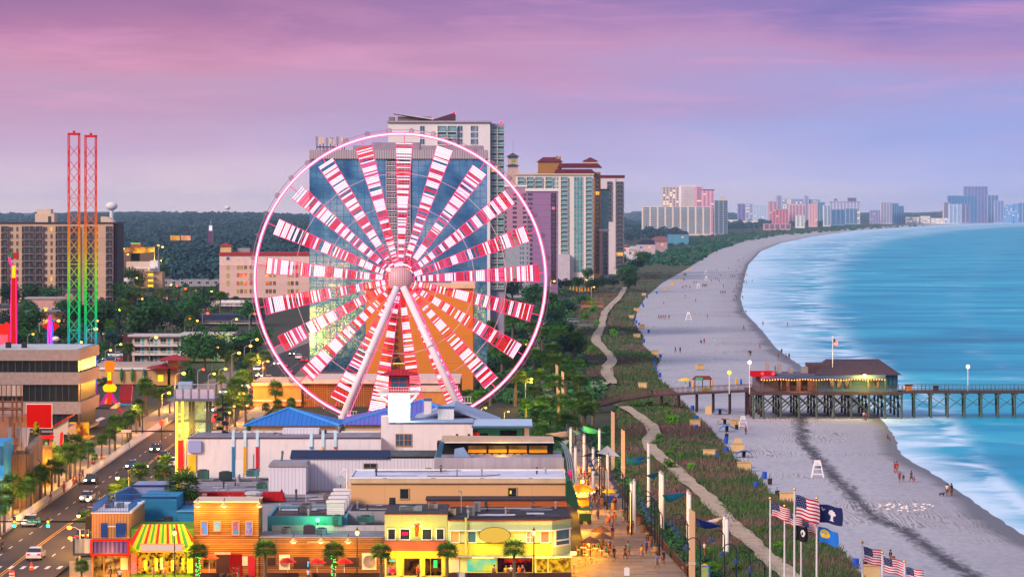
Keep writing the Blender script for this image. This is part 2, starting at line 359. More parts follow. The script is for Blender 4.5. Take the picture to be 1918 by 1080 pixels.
LAND = [(470,1120),(500,1080),(560,1068),(620,1075),(700,1100),(760,1150),(800,1160),(850,1150),(900,1180),(960,1230),(1020,1290),(1080,1350),(1300,1500)]
lw = lambda y: interp(LAND, y)
def dz(X, Y, t):
 e = min(1, t*6, (1-t)*5)
 return max(0, e)*.6*(.5 + .35*math.sin(X*.35+Y*.05) + .25*math.sin(X*.13-Y*.09))
dm = M('dune_soil', '4c4a38', col2='34462c', scale=.12, rough=.95)
strip('dune_ground', lw, dn, rows(470, 1200, .5), -.02, dm, 16, zf=dz, jit=1.2)
strip('far_dune_ground', lambda y: dn(y) - 90*(y-405)/60, dn, rows(416, 470, .5), -.02, M('far_dune', '3c5040', col2='2c4434', scale=.02), 2)
sm = M('track_sand', 'b4a48e', col2='85776c', scale=.5, rough=.95)
def tr(T, w): return (lambda y: interp(T, y) - w*(y-HZ)/300*(1+.14*math.sin(y*.12)+.1*math.sin(y*.31+2)), lambda y: interp(T, y) + w*(y-HZ)/300*(1+.14*math.sin(y*.1+1)+.1*math.sin(y*.37)))
a, b = tr(TRACK, 10.5); strip('sand_track', a, b, rows(540, 724, .12), .85, sm, 2, jit=.35)
a, b = tr(TRACK2, 9); strip('sand_track', a, b, rows(764, 1120, .12), .75, sm, 2, jit=.35)
strip('sand_spur', lambda y: 1108, lambda y: 1146 - (y-722)*2, [722, 726, 731, 734], 1.0, sm, 2, jit=1.)
RC = [(560,745),(600,700),(640,622),(665,560),(690,520),(715,488),(740,455),(765,418),(790,383),(832,325),(872,273),(900,235),(935,188),(970,145),(1010,88),(1050,36),(1100,-30),(1200,-165)]    # middle of the carriageway
rc = lambda y: interp(RC, y)
hw = lambda y, mtr: mtr*K/gy(y)
asph = M('asphalt', '3c3236', col2='2a2428', scale=.25, rough=.8, stretch=(1, .12, 1))
yr = rows(560, 1300, .3)
strip('road', lambda y: rc(y) - hw(y, 6.6), lambda y: rc(y) + hw(y, 6.6), yr, .0, asph, 4)
pav = M('pavement_concrete', '8a8078', col2='6f655e', scale=.3, rough=.9)
def sheet_box(name, L, Rr, ys, z, mat):
 strip(name, L, Rr, ys, z, mat, 1)
 Vv = [];
 for y in ys:
  Y = gy(y)
  for X in (wx(L(y), Y), wx(Rr(y), Y)): Vv += [(X, Y, z), (X, Y, z-.3)]
 f = []
 for r in range(len(ys)-1):
  f += [(4*r, 4*r+1, 4*r+5, 4*r+4), (4*r+6, 4*r+7, 4*r+3, 4*r+2)]
 tag(npmesh('kerb', np.array(Vv), np.array(f), mat), kind='structure')
sheet_box('pavement', lambda y: rc(y) - hw(y, 13.5), lambda y: rc(y) - hw(y, 6.6), yr, .14, pav)
sheet_box('pavement', lambda y: rc(y) + hw(y, 6.6), lambda y: rc(y) + hw(y, 10.5), [v for v in yr if v < 1042], .14, pav)
ylw = M('road_paint_yellow', 'e0a020', rough=.7); wht = M('road_paint_white', 'd8d4d0', rough=.7)
for k, off in enumerate((-.18, .18)):
 strip('centre_line', lambda y, o=off: rc(y) + hw(y, o - .06), lambda y, o=off: rc(y) + hw(y, o + .06), [v for v in yr if 760 < v < 1200], .012, ylw)
V = []; F = []
for lane in (-3.3, 3.3):
 Yv = 330.
 while Yv < 900:
  y0, y1 = HZ + K*H/Yv, HZ + K*H/(Yv+3)
  if not (1050 < y0 < 1082):
   o = len(V)
   for y, Yy in ((y0, Yv), (y1, Yv+3)):
    for s in (-.07, .07): V.append((wx(rc(y), Yy) + lane + s, Yy, .012))
   F.append((o, o+1, o+3, o+2))
  Yv += 9
tag(npmesh('lane_dashes', np.array(V), np.array(F), wht), kind='structure')
mb = MB()                                                    # crossing at the near junction
for k in range(9):
 y = 1062; X = wx(rc(y), gy(y)) - 6 + k*1.45; mb.box(X, X+.45, gy(y)-1.5, gy(y)+1.5, .004, .014)
tag(mb.build('crossing_stripes', wht), kind='structure')
strip('plaza', lambda y: 130 if y > 1046 else 205, lambda y: 1125, [1042, 1046, 1050, 1080, 1140, 1300], .03, M('plaza_paving', '8d7a63', col2='6b5a48', scale=.5))
m, n = _new('boardwalk_planks'); MATS['boardwalk_planks'] = m
tc = n('ShaderNodeTexCoord'); br = n('ShaderNodeTexBrick', i_Vector=tc.outputs['Object'], i_Color1=lin('8d7658'), i_Color2=lin('5d4a3c'), i_Mortar=lin('3a3030'), i_Scale=1.0, i_Mortar_Size=.03, i_Brick_Width=2.6, i_Row_Height=1.3)
nz = n('ShaderNodeTexNoise', i_Vector=n('ShaderNodeMapping', i_0=tc.outputs['Object'], i_Scale=(.6, 6, 1)).outputs[0], i_Scale=1., i_Detail=4.)
p = n('ShaderNodeBsdfPrincipled', i_Base_Color=n.mix(n.math('MULTIPLY', nz.outputs[0], .5), br.outputs[0], lin('6e6058')), i_Roughness=.75); n('ShaderNodeOutputMaterial', i_0=p.outputs[0])
BWL = [(600,985),(700,1000),(800,1048),(870,1068),(1000,1088),(1040,1096),(1100,1100),(1300,1120)]
BWR = [(600,1000),(700,1020),(800,1078),(850,1108),(870,1130),(900,1140),(940,1170),(990,1205),(1048,1256),(1080,1285),(1300,1450)]
strip('boardwalk', lambda y: interp(BWL, y), lambda y: interp(BWR, y), rows(600, 1300, .4), .3, m, 3)
# ================================================================ building kit
CELL = {}
def cell(kind, w, h, d, mats, key):
 """window / balcony mesh, centred on the wall face, wall towards +y"""
 k = (kind, round(w, 2), round(h, 2), key)
 if k in CELL: return CELL[k]
 mb = MB()
 if kind == 'window':
  mb.mat(0).box(-w/2, w/2, -.05, .05, -h/2, h/2)
  f = max(.08, w*.06); mb.mat(1)
  mb.box(-w/2-f, w/2+f, -.1, .04, h/2, h/2+f).box(-w/2-f, w/2+f, -.14, .04, -h/2-f, -h/2)
  mb.box(-w/2-f, -w/2, -.09, .04, -h/2, h/2).box(w/2, w/2+f, -.09, .04, -h/2, h/2)
  mb.box(-f*.4, f*.4, -.08, -.052, -h/2, h/2)
 elif kind == 'balcony':
  mb.mat(0).box(-w/2, w/2, -.06, .05, -h/2, h/2)                                    # glazed recess
  mb.mat(1).box(-w/2-.1, w/2+.1, -d, .04, -h/2-.25, -h/2)                            # slab
  mb.mat(2).box(-w/2, w/2, -d, -d+.06, -h/2+.05, -h/2+1.05) if key.startswith('solid') else None
  if not key.startswith('solid'):
   mb.mat(2).box(-w/2, w/2, -d, -d+.07, -h/2+.92, -h/2+1.05).box(-w/2, w/2, -d, -d+.07, -h/2+.5, -h/2+.6)
   for i in range(int(w/.9)+2): x = -w/2 + i*w/(int(w/.9)+1); mb.box(x-.04, x+.04, -d-.01, -d+.06, -h/2, -h/2+1.0)
  mb.mat(1).box(-w/2-.14, -w/2, -d*.9, .05, -h/2, h/2).box(w/2, w/2+.14, -d*.9, .05, -h/2, h/2)
  mb.mat(3).box(-w*.42, -w*.3, -.09, -.062, -h/2, h*.42).box(w*.05, w*.10, -.09, -.062, -h/2, h*.42)
 me = bpy.data.meshes.new(kind); me.from_pydata(mb.v, [], mb.f)
 for q in mats: me.materials.append(q)
 me.polygons.foreach_set('material_index', mb.m); me.update(); CELL[k] = me; return me
def cells(parent, kind, pts, w, h, d, mats, key, lit=0., litmat=None, side=0., most=100):
 """one part per window or balcony, the rest past 100 as one part"""
 off = Vector((0, 0, 0)); p = parent
 while p is not None: off += p.location; p = p.parent
 rnd = random.Random(str(key) + str(len(pts))); rest = []
 have = sum(1 for c in parent.children if c.name.split('.')[0] == kind)
 for i, q in enumerate(pts):
  l = litmat is not None and rnd.random() < lit
  me = cell(kind, w, h, d, ([litmat] + list(mats[1:])) if l else mats, key + ('lit' if l else ''))
  if have + i < most:
   o = bpy.data.objects.new(kind, me); COL.objects.link(o); o.parent = parent; o.location = Vector(q) - off; o.rotation_euler.z = side
  else: rest.append((q, me))
 if rest:
  mb = MB(); ml = [];
  for q, me in rest:
   idx = []
   for mm in me.materials:
    if mm not in ml: ml.append(mm)
    idx.append(ml.index(mm))
   T = Matrix.Translation(q) @ Matrix.Rotation(side, 4, 'Z'); o = len(mb.v)
   mb.v += [tuple(T @ v.co) for v in me.vertices]
   for pl in me.polygons: mb.f.append(tuple(o+i for i in pl.vertices)); mb.m.append(idx[pl.material_index])
  r = mb.build(kind, ml, parent); r['kind'] = 'stuff'
def rows_px(y0, y1, nn): return [y0 + (y1-y0)*(i+.5)/nn for i in range(nn)]
def bldg(name, label, x0, x1, yt, Y, dep, mat, cat='building', group=None, base=0., roof=None, over=.5, rh=.8):
 """a block seen face on between two columns of the frame; returns the thing and its wall"""
 X0, X1, zt = wx(x0, Y), wx(x1, Y), wz(yt, Y)
 t = thing(name, label, cat, ((X0+X1)/2, Y+dep/2, base), group)
 w = MB().box(X0, X1, Y, Y+dep, base, zt).build('wall', mat, t)
 if roof is not None: MB().box(X0-over, X1+over, Y-over, Y+dep+over, zt+.003, zt+rh).build('roof', roof, t)
 return t
def pts_px(xs, ys, Y, pro=0.): return [(wx(x, Y), Y-pro, wz(y, Y)) for y in ys for x in xs]
DARKG = GLASS('dark_glass', '10141c', col2='26303c')
BLUEG = GLASS('blue_glass', '1d3a58', col2='3d6c8c', rough=.12)
TEALG = GLASS('teal_glass', '22606c', col2='5aa0a4', rough=.15)
WHITE = M('white_paint', 'd9d3d2', streak=.25, var=.07); CREAM = M('cream_stucco', 'c9b09c', streak=.2, var=.08)
LITW = E('lit_window', 'ffb648', 1.1); LITY = E('lit_yellow', 'ffc928', 1.3); RAIL = M('rail_pale', 'b9b4b8', rough=.5)
GREY = M('grey_concrete', '8d8688', streak=.3); DGREY = M('dark_grey', '3c3c44'); BLACK = M('black_metal', '15161a', rough=.45)
REDR = M('red_roof', '8e1f2e', col2='a33036', scale=.3); STEEL = M('galvanised', '9a9ea4', metal=.4, rough=.45)
Y = 1465; cm = LINES('hotel_block_wall', 'b99c86', '8f7869', 6.2, .02, axis=2, var=.10)
t = bldg('hotel_tower', 'tan balcony hotel block behind the rainbow lattice towers', -40, 212, 418.5, Y, 26, cm)
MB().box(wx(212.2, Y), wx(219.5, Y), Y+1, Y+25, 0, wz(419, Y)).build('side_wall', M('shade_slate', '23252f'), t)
MB().box(wx(-42, Y), wx(220, Y), Y-.6, Y+26.5, wz(418.4, Y), wz(416.2, Y)).build('parapet', M('roof_dark', '3b3238'), t)
b = MB().box(wx(62, Y), wx(98, Y), Y+6, Y+16, wz(416, Y), wz(400, Y)).box(wx(65, Y), wx(91, Y), Y+7, Y+15, wz(400, Y)+.003, wz(391.5, Y)); ph = b.build('penthouse', CREAM, t)
MB().box(wx(86.5, Y), wx(92.5, Y), Y+5.9, Y+6.2, wz(416, Y), wz(405, Y)).build('door', DGREY, ph)
MB().prism([(wx(186, Y), wz(416, Y)), (wx(210, Y), wz(416, Y)), (wx(209, Y), wz(413, Y)), (wx(198, Y), wz(406, Y)), (wx(186, Y), wz(405.5, Y))], Y+5, Y+14).build('stair_head', CREAM, t)
ry = [429 + 13.35*i for i in range(11)]
bm = [DARKG, GREY, M('rail_dark', '4a4248'), M('curtain_pale', '8a7a70')]
cells(t, 'balcony', pts_px([53, 116], ry, Y), 5.4, 2.7, 1.3, bm, 'hotel'); cells(t, 'balcony', pts_px([9, 74, 205], ry, Y), 2.9, 2.7, 1.3, bm, 'hotel')
cells(t, 'balcony', pts_px([141, 166], ry, Y), 4.0, 2.7, 1.3, bm, 'hotel', most=55)
wm = [GLASS('bronze_glass', '2a2420', col2='4a3c36'), M('frame_tan', '9a8474')]
cells(t, 'window', pts_px([21.5, 85.5], ry, Y), 1.4, 1.9, .1, wm, 'hw', .05, LITW); cells(t, 'window', pts_px([32.5, 96.5, 181], ry, Y), .9, 1.9, .1, wm, 'hw', .04, LITW)
Y = 1600; pk = LINES('pink_stucco', 'cdaaa2', 'b8948c', 3.6, .03, axis=2, var=.07)
t = bldg('pink_hotel', 'pink stucco hotel with red roof trim and corner turret, left behind the wheel', 411, 588, 478, Y, 22, pk)
MB().box(wx(410, Y), wx(589, Y), Y-.8, Y+22.8, wz(478, Y)+.003, wz(472.5, Y)).build('roof', REDR, t)
MB().box(wx(411.2, Y), wx(588, Y), Y-.12, Y-.003, wz(497, Y), wz(478, Y)).build('top_band', M('band_cream', 'd9b8b0'), t)
MB().box(wx(412, Y), wx(432, Y), Y+2, Y+8, wz(472.5, Y)+.003, wz(461, Y)).build('turret', M('turret_yellow', 'c9ac78'), t)
MB().hip(wx(412, Y), wx(432, Y), Y+2, Y+8, wz(461, Y), wz(454.5, Y), 0., .8).build('turret_roof', REDR, t)
MB().box(wx(443, Y), wx(466, Y), Y+6, Y+12, wz(472.5, Y)+.01, wz(465, Y)).build('roof_plant', GREY, t)
MB().tube((wx(427, Y), Y-.2, wz(484, Y)), (wx(427, Y), Y-.002, wz(484, Y)), .9, n=16).build('round_window', BLUEG, t)
ym = [500, 515, 530, 545]
cells(t, 'window', pts_px([446, 452.5, 460, 470, 476, 500, 506.5, 514, 541, 547.5, 556], ym, Y), 1.35, 2.0, .1, [GLASS('lamp_glass', '6b4f1c', col2='2a1c12'), M('frame_cream', 'd0b8ae')], 'pk', .5, E('lit_amber', 'b88a20', .7))
cells(t, 'window', pts_px([427], [501, 516, 530], Y), 1.5, 2.3, .1, [M('yellow_panel', 'a89a50'), CREAM], 'pk2')
cells(t, 'window', pts_px([448, 460], [485], Y), 1.0, 1.9, .1, [BLUEG, CREAM], 'pk3')
Y = 1750; t = bldg('office_block', 'beige office block with amber lit open staircases among trees', 222, 304, 509, Y, 14, M('office_tan', 'b08c70', streak=.2))
MB().box(wx(236, Y), wx(283, Y), Y+1, Y+12, wz(509, Y), wz(490, Y)).build('upper_storey', CREAM, t)
MB().box(wx(281, Y), wx(296, Y), Y-.5, Y+8, wz(509, Y), wz(488, Y)).build('lift_tower', WHITE, t)
MB().box(wx(252, Y), wx(292, Y), Y-3.4, Y-.002, wz(503, Y), wz(499, Y)).build('canopy', WHITE, t)
for i, y in enumerate((505, 516, 527, 537)):
 MB().box(wx(254, Y), wx(289, Y), Y-3., Y-.01, wz(y+2, Y), wz(y+1, Y)).build('landing', WHITE, t)
 MB().box(wx(277, Y), wx(287, Y), Y-.2, Y-.02, wz(y, Y), wz(y-4, Y)).build('lit_landing', LITY, t)
MB().box(wx(254, Y), wx(288, Y), Y-.16, Y-.03, wz(539, Y), wz(503, Y)).build('lit_stairwell', E('amber_wall', 'b87a3c', .75, col2='8a5a30', scale=.3), t)
for i in range(3): MB().tube((wx(262, Y), Y-2.5, wz(506+11*i, Y)), (wx(276, Y), Y-2.5, wz(514+11*i, Y)), .22).build('stair_flight', WHITE, t)
cells(t, 'window', pts_px([231, 246], [517, 530], Y), 3.4, 1.9, .1, [DARKG, WHITE], 'ofc')
MB().box(wx(222, Y), wx(253, Y), Y-.1, Y-.02, wz(526, Y), wz(521, Y)).build('white_band', WHITE, t)
def motel(label, x0, x1, yr, yb, Y, dep, wall, roofm, floors, doors, railm=WHITE, accent=None, name='motel', rh=.5):
 t = bldg(name, label, x0, x1, yr, Y, dep, wall, roof=roofm, over=1.2, rh=rh); zt = wz(yr, Y); z0 = max(0, wz(yb, Y)); fh = (zt-z0)/floors
 for f in range(floors):
  z = z0 + f*fh
  if f:
   MB().box(wx(x0, Y), wx(x1, Y), Y-1.9, Y-.003, z-.18, z).build('gallery', WHITE, t)
   r = MB().box(wx(x0, Y), wx(x1, Y), Y-1.9, Y-1.84, z+.9, z+1.0).box(wx(x0, Y), wx(x1, Y), Y-1.9, Y-1.84, z+.15, z+.22)
   k = int((wx(x1, Y)-wx(x0, Y))/.35)
   for i in range(k): X = wx(x0, Y)+i*.35; r.box(X, X+.07, Y-1.89, Y-1.85, z+.2, z+.92)
   r.build('railing', railm, t)
  k = doors; step = (x1-x0)/k
  for i in range(k):
   xc = x0 + step*(i+.5)
   cells(t, 'window', [(wx(xc-step*.12, Y), Y, z+fh*.5)], step*Y/K*.42, fh*.55, .1, [DARKG, M('curtain_frame', 'a89888')], 'motel%d' % (k), .12, LITW)
   MB().box(wx(xc+step*.22, Y), wx(xc+step*.40, Y), Y-.07, Y-.004, z+.05, z+fh*.78).build('door', accent or M('door_teal', '1f8aa6'), t)
 return t
motel('white two storey motel with teal doors and white railed galleries', 248, 345, 630, 683, 900, 9, M('motel_cream', 'b7a494'), M('flat_roof_pale', 'b4acae'), 3, 4)
t = bldg('house', 'brown shingled house at the end of the white motel', 230, 247, 645, 905, 8, M('dark_wood', '2a2026'), roof=None)
MB().prism([(wx(229, 905), wz(645, 905)), (wx(248, 905), wz(645, 905)), (wx(248, 905), wz(625, 905)), (wx(234, 905), wz(625, 905))], 904, 914).build('roof', M('shingle_maroon', '512432', col2='3a1c28', scale=1.2), t)
motel('wide pale motel wing behind the big dark oak', 346, 430, 627, 683, 912, 9, M('motel_cream', 'b7a494'), M('flat_roof_pale', 'b4acae'), 2, 4)
t = motel('long motel with navy gabled roof and blue painted gallery', 362, 486, 601, 630, 1210, 12, M('motel_grey', 'a89a96'), M('roof_navy', '1c2440', col2='283456'), 2, 6, railm=GREY, accent=M('door_blue', '2a6fa8'), rh=2.4)
t = bldg('motel_end', 'white gable end of the navy roofed motel with outside stair', 303, 361, 601, 1200, 14, M('motel_white', 'b4a4a6', streak=.3))
MB().prism([(wx(302, 1200), wz(601, 1200)), (wx(362, 1200), wz(603, 1200)), (wx(362, 1200), wz(588, 1200)), (wx(326, 1200), wz(588, 1200))], 1199.5, 1214).build('roof', M('roof_navy', ''), t)
MB().tube((wx(330, 1200), 1198.6, wz(622, 1200)), (wx(350, 1200), 1198.6, wz(610, 1200)), .2).build('stair_flight', WHITE, t)
cells(t, 'window', pts_px([345], [604, 614], 1200), 2.6, 1.3, .1, [BLUEG, WHITE], 'mend')
motel('white flat roofed motel below the pink hotel', 400, 474, 567, 592, 1420, 12, M('motel_white2', 'b3a8a8'), WHITE, 2, 4, accent=M('door_blue', ''), rh=.9)
t = bldg('shop_block', 'low white shop with lit window beside the white motel', 380, 399, 559, 1430, 12, WHITE, roof=GREY)
cells(t, 'window', pts_px([391], [566], 1430), 3.2, 1.8, .1, [E('lit_pale', 'cfe0d0', .7), WHITE], 'shopb')
for i, (x0, x1, y, Yy, c, lb) in enumerate(((303, 321, 506, 1900, 'a9adb8', 'pale blue box building beside the amber stair block'), (322, 352, 511, 1905, '7f94b4', 'flat blue roofed shed right of the amber stair block'),
  (302, 412, 521, 1850, '8f8c98', 'long low grey building behind a row of palms'), (370, 412, 519, 1880, '8a93a6', 'grey hip roofed pavilion near the pink hotel'),
  (48, 124, 560, 1330, 'b79088', 'pink flat roofed store below the tan hotel block'), (122, 136, 548, 1325, '9a6870', 'rose coloured end block of the pink store'),
  (50, 122, 585, 1180, '9a5a34', 'orange brick motor lodge with flat dark roof'), (240, 256, 562, 1500, 'b3a0a4', 'slim white house wall above the parking lot'), (0, 34, 575, 1300, '8f6f68', 'low building at the frame edge below the hotel'))):
 t = bldg('low_building', lb, x0, x1, y, Yy, 12, M('low%d' % i, c, streak=.25), roof=M('lowroof%d' % (i % 3), ('6c6f7c', '9a9498', '3a4458')[i % 3]), rh=.7)
 k = max(1, int((x1-x0)/14))
 cells(t, 'window', [(wx(x0+(x1-x0)*(j+.5)/k, Yy), Yy, 2.2) for j in range(k)], 1.8, 1.6, .1, [DARKG, WHITE], 'low', .2, LITW)
 if x1 - x0 > 36 and i == 3: MB().hip(wx(x0, Yy), wx(x1, Yy), Yy, Yy+12, wz(y, Yy)+.75, wz(y-8, Yy), .4, .6).build('hip_roof', M('lowroof0', ''), t)
m, n = _new('curtain_glass'); MATS['curtain_glass'] = m
tc = n('ShaderNodeTexCoord'); nz = n('ShaderNodeTexNoise', i_Vector=tc.outputs['Object'], i_Scale=.09, i_Detail=2., i_Distortion=.6)
nb = n('ShaderNodeTexNoise', i_Vector=tc.outputs['Object'], i_Scale=.35, i_Detail=2.)
bmp = n('ShaderNodeBump', i_Strength=.22, i_Distance=.4, i_Height=nb.outputs[0])
p = n('ShaderNodeBsdfPrincipled', i_Base_Color=n.ramp(nz.outputs[0], [(.3, '2a5a80'), (.5, '5a9cbc'), (.7, '9cc4d4')]), i_Roughness=.15, i_Metallic=.75, i_Normal=bmp.outputs[0]); n('ShaderNodeOutputMaterial', i_0=p.outputs[0])
Y = 840; t = bldg('glass_tower', 'blue glass hotel tower with a central balcony strip behind the wheel', 581, 911, 298, Y, 20, M('tower_core', '5a5a6c'))
mul = M('mullion_blue', '2f62b0', rough=.5)
nf = 33; fh = (wz(299, Y) - 1.0)/nf
for f in range(nf):
 z0 = 1.0 + f*fh
 for s, (a, b) in enumerate(((580, 721), (771, 912))):
  mb = MB(); xa, xb = wx(a, Y), wx(b, Y); mb.mat(0).box(xa, xb, Y-.30, Y-.003, z0+.08, z0+fh-.02)
  mb.mat(1).box(xa, xb, Y-.36, Y-.303, z0-.02, z0+.08)
  for i in range(12): X = xa + (xb-xa)*i/11; mb.box(X-.06, X+.06, Y-.38, Y-.304, z0+.082, z0+fh-.022)
  mb.build('curtain_wall', [m, mul], t)
cells(t, 'balcony', [(wx(x, Y), Y, 1.0 + (f+.5)*fh) for f in range(nf) for x in (734, 758)], 2.9, fh*.84, 1.1, [GLASS('violet_glass', '2a2440', col2='4a4468'), M('balc_white', 'c4bccb'), M('balc_rail', 'bdb7c8'), M('curtain_pale', '')], 'gt', .05, LITW)
LINES('cornice_ribs', 'a39aa6', '6f6878', .62, .28, axis=0, var=.1)
MB().box(wx(579, Y), wx(913, Y), Y-1.2, Y+21, wz(297.6, Y), wz(281, Y)).build('cornice', MATS['cornice_ribs'], t)
MB().box(wx(660, Y), wx(905, Y), Y+5, Y+16, wz(281, Y)+.003, wz(272, Y)).box(wx(695, Y), wx(785, Y), Y+4.7, Y+14, wz(281, Y)+.006, wz(266, Y)).build('plant_room', M('plant_mauve', '8f8090'), t)
t = thing('antenna_mast', 'cluster of pale cell antennas on the glass tower roof corner', 'antenna', (wx(620, Y), Y+4, wz(281, Y)))
zr = wz(281, Y)
MB().box(wx(592, Y), wx(640, Y), Y+3.8, Y+4.2, wz(276, Y), wz(274, Y)).build('frame', DGREY, t)
for i, x in enumerate((592, 598, 604, 611, 618, 622, 631, 640, 644)):
 MB().box(wx(x, Y)-.3, wx(x, Y)+.3, Y+2.6+.2*(i % 3), Y+3.1+.2*(i % 3), wz(272-(i*37 % 5), Y), wz(255+(i*13 % 6), Y)).build('panel_antenna', CREAM if i % 3 else GREY, t)
 MB().tube((wx(x, Y), Y+3.5, zr), (wx(x, Y), Y+3.5, wz(257, Y)), .12).build('post', DGREY, t)
Y = 1050; t = bldg('white_tower', 'tall white tower with slanted wing roofs, topmost behind the wheel', 727, 918, 230, Y, 22, M('tower_white', 'd6ccce', streak=.1, var=.05))
MB().box(wx(725, Y), wx(920, Y), Y-.8, Y+22, wz(229.6, Y), wz(226.5, Y)).build('cornice', M('tower_trim', 'a09098'), t)
MB().box(wx(918.2, Y), wx(944, Y), Y+3, Y+30, 0, wz(231, Y)).build('wing', M('wing_mauve', '8c8498'), t)
MB().prism([(wx(735, Y), wz(212, Y)), (wx(738, Y), wz(211.5, Y)), (wx(812, Y), wz(222, Y)), (wx(812, Y), wz(224, Y))], Y+2, Y+16).build('wing_roof', M('wing_roof', 'c8b8b8'), t)
MB().prism([(wx(812, Y), wz(223, Y)), (wx(850, Y), wz(211, Y)), (wx(852, Y), wz(213, Y)), (wx(852, Y), wz(226, Y)), (wx(812, Y), wz(226, Y))], Y+3, Y+14).build('wing_roof', M('wing_plum', '4c3040'), t)
MB().box(wx(744, Y), wx(806, Y), Y+4, Y+14, wz(226, Y), wz(218, Y)).box(wx(728, Y), wx(738, Y), Y+1, Y+8, wz(226, Y), wz(219, Y)).build('plant_room', M('plant_brown', '7a686a'), t)
for x, y in ((850, 210), (939, 229)):
 a = MB().tube((wx(x, Y), Y+5, wz(y+14, Y)), (wx(x, Y), Y+5, wz(y, Y)), .1).build('beacon_mast', DGREY, t); MB().ball((wx(x, Y), Y+5, wz(y, Y)), .45, 6).build('beacon', E('beacon_red', 'ff2030', 4.), a)
rr = [241 + 12.2*i for i in range(22)]
cells(t, 'window', pts_px([791, 862, 886], rr, Y), 1.5, 1.75, .1, [BLUEG, WHITE], 'wt')
cells(t, 'window', pts_px([892.5], rr, Y), 1.0, 1.75, .1, [BLUEG, WHITE], 'wt')
cells(t, 'balcony', pts_px([828, 847], rr[:12], Y), 2.9, 1.75, 1.2, [TEALG, WHITE, M('glass_rail', '9fc0c8'), M('curtain_pale', '')], 'wt')
cells(t, 'balcony', [(wx(x, Y), Y+3, wz(y, Y)) for y in [243+12.2*i for i in range(25)] for x in (925, 938)], 2.0, 1.75, 1.2, [TEALG, RAIL, M('glass_rail', ''), M('curtain_pale', '')], 'wt2', .03, LITW)
Y = 1100; t = bldg('red_capped_tower', 'cream hotel tower with red rounded cap right behind the wheel', 895, 946, 352, Y, 16, CREAM)
MB().prism([(wx(893, Y), wz(352, Y)), (wx(948, Y), wz(352, Y)), (wx(936, Y), wz(341, Y)), (wx(905, Y), wz(341, Y))], Y-.5, Y+10).build('roof', REDR, t)
cells(t, 'balcony', pts_px([914, 926, 939], [363+13*i for i in range(14)], Y), 1.8, 1.9, 1.0, [BLUEG, WHITE, RAIL, M('curtain_pale', '')], 'rc', .04, LITW)
for i in range(12):
 MB().box(wx(905+14*(i % 3), Y), wx(918+14*(i % 3), Y), Y-.2, Y-.003, wz(500+13*(i//3), Y), wz(489+13*(i//3), Y)).build('coloured_panel', M(('panel_red', 'panel_rose', 'panel_pale')[(i+i//3) % 3], ('a03a34', 'c87a70', 'c0b2b4')[(i+i//3) % 3]), t)
MAU = LINES('mauve_wall', '8d6a92', '6f5278', 3.1, .05, axis=2, var=.06)
Y = 1650; t = bldg('mauve_block', 'blank mauve slab with white roof edge just right of the wheel', 986, 1045, 358, Y, 20, MAU, roof=WHITE, over=.6, rh=1.4)
yy = [364+8.6*i for i in range(17)]
cells(t, 'window', pts_px([993], yy, Y), 2.3, 1.1, .1, [DARKG, MAU], 'mv')
MB().box(wx(1032, Y), wx(1041, Y), Y-.25, Y-.004, 6, wz(362, Y)).build('glazed_strip', M('strip_black', '1c1622', col2='3a2430', scale=.2, rough=.2), t)
cells(t, 'window', pts_px([1036.5], yy, Y, .26), 1.6, 1.5, .1, [DARKG, MAU], 'mv3', .1, E('lit_rose', 'e08090', .8))
Y = 1700; t = bldg('mauve_block', 'taller mauve slab behind the wheel rim, pink toned', 912, 985, 350, Y, 20, M('mauve_pink', 'a97e96', streak=.1), roof=WHITE, over=.6, rh=1.0)
cells(t, 'window', pts_px([945, 964, 983], yy, Y), 2.0, 1.1, .1, [DARKG, MAU], 'mv2')
t = bldg('low_wing', 'grey lower wing in front of the mauve slabs with glazed end', 938, 992, 446, 1600, 14, M('wing_grey', '8d94a0', streak=.2), roof=GREY)
cells(t, 'window', pts_px([975, 980, 988], [456+9*i for i in range(9)], 1600), 1.0, 1.8, .1, [BLUEG, WHITE], 'lw')
Y = 2000; t = bldg('teal_tower', 'broad cream hotel with teal glazed bays right of the wheel', 966, 1112, 328, Y, 26, M('tower_ivory', 'd4c6c0', var=.05))
MB().box(wx(964, Y), wx(1113, Y), Y-1, Y+27, wz(327.6, Y), wz(325, Y)).build('cornice', CREAM, t)
rr = [335 + 8.5*i for i in range(21)]
bm = [TEALG, WHITE, M('glass_rail', ''), M('curtain_pale', '')]
cells(t, 'balcony', pts_px([1057], rr, Y), 4.4, 2.2, 1.3, bm, 'tt', .03, LITW)
cells(t, 'balcony', pts_px([976, 993, 1009, 1028], rr[:5], Y), 4.2, 2.2, 1.3, bm, 'tt')
cells(t, 'balcony', pts_px([1103], rr, Y), 3.9, 2.2, 1.3, bm, 'tt', .05, LITW)
cells(t, 'window', pts_px([1039, 1044], rr, Y), 1.0, 2.2, .1, [TEALG, WHITE], 'tt')
for i, y in enumerate(rr):
 mb = MB().box(wx(1075, Y), wx(1092, Y), Y-.3, Y-.004, wz(y+3.7, Y), wz(y-3.7, Y)); mb.mat(1)
 for k in range(4): X = wx(1075+5.6*k, Y); mb.box(X-.1, X+.1, Y-.36, Y-.303, wz(y+3.6, Y), wz(y-3.6, Y))
 mb.build('glazed_bay', [TEALG, WHITE], t)
MB().box(wx(1045, Y), wx(1067, Y), Y-6, Y-.01, 0, wz(476, Y)).build('porch_block', M('porch_lilac', 'b9aeb8'), t)
MB().box(wx(950, Y), wx(972, Y), Y+6, Y+18, 0, wz(318, Y)).box(wx(951, Y), wx(970, Y), Y+7, Y+16, wz(318, Y), wz(293, Y)).build('stair_tower', M('tower_sand', 'b49a92'), t)
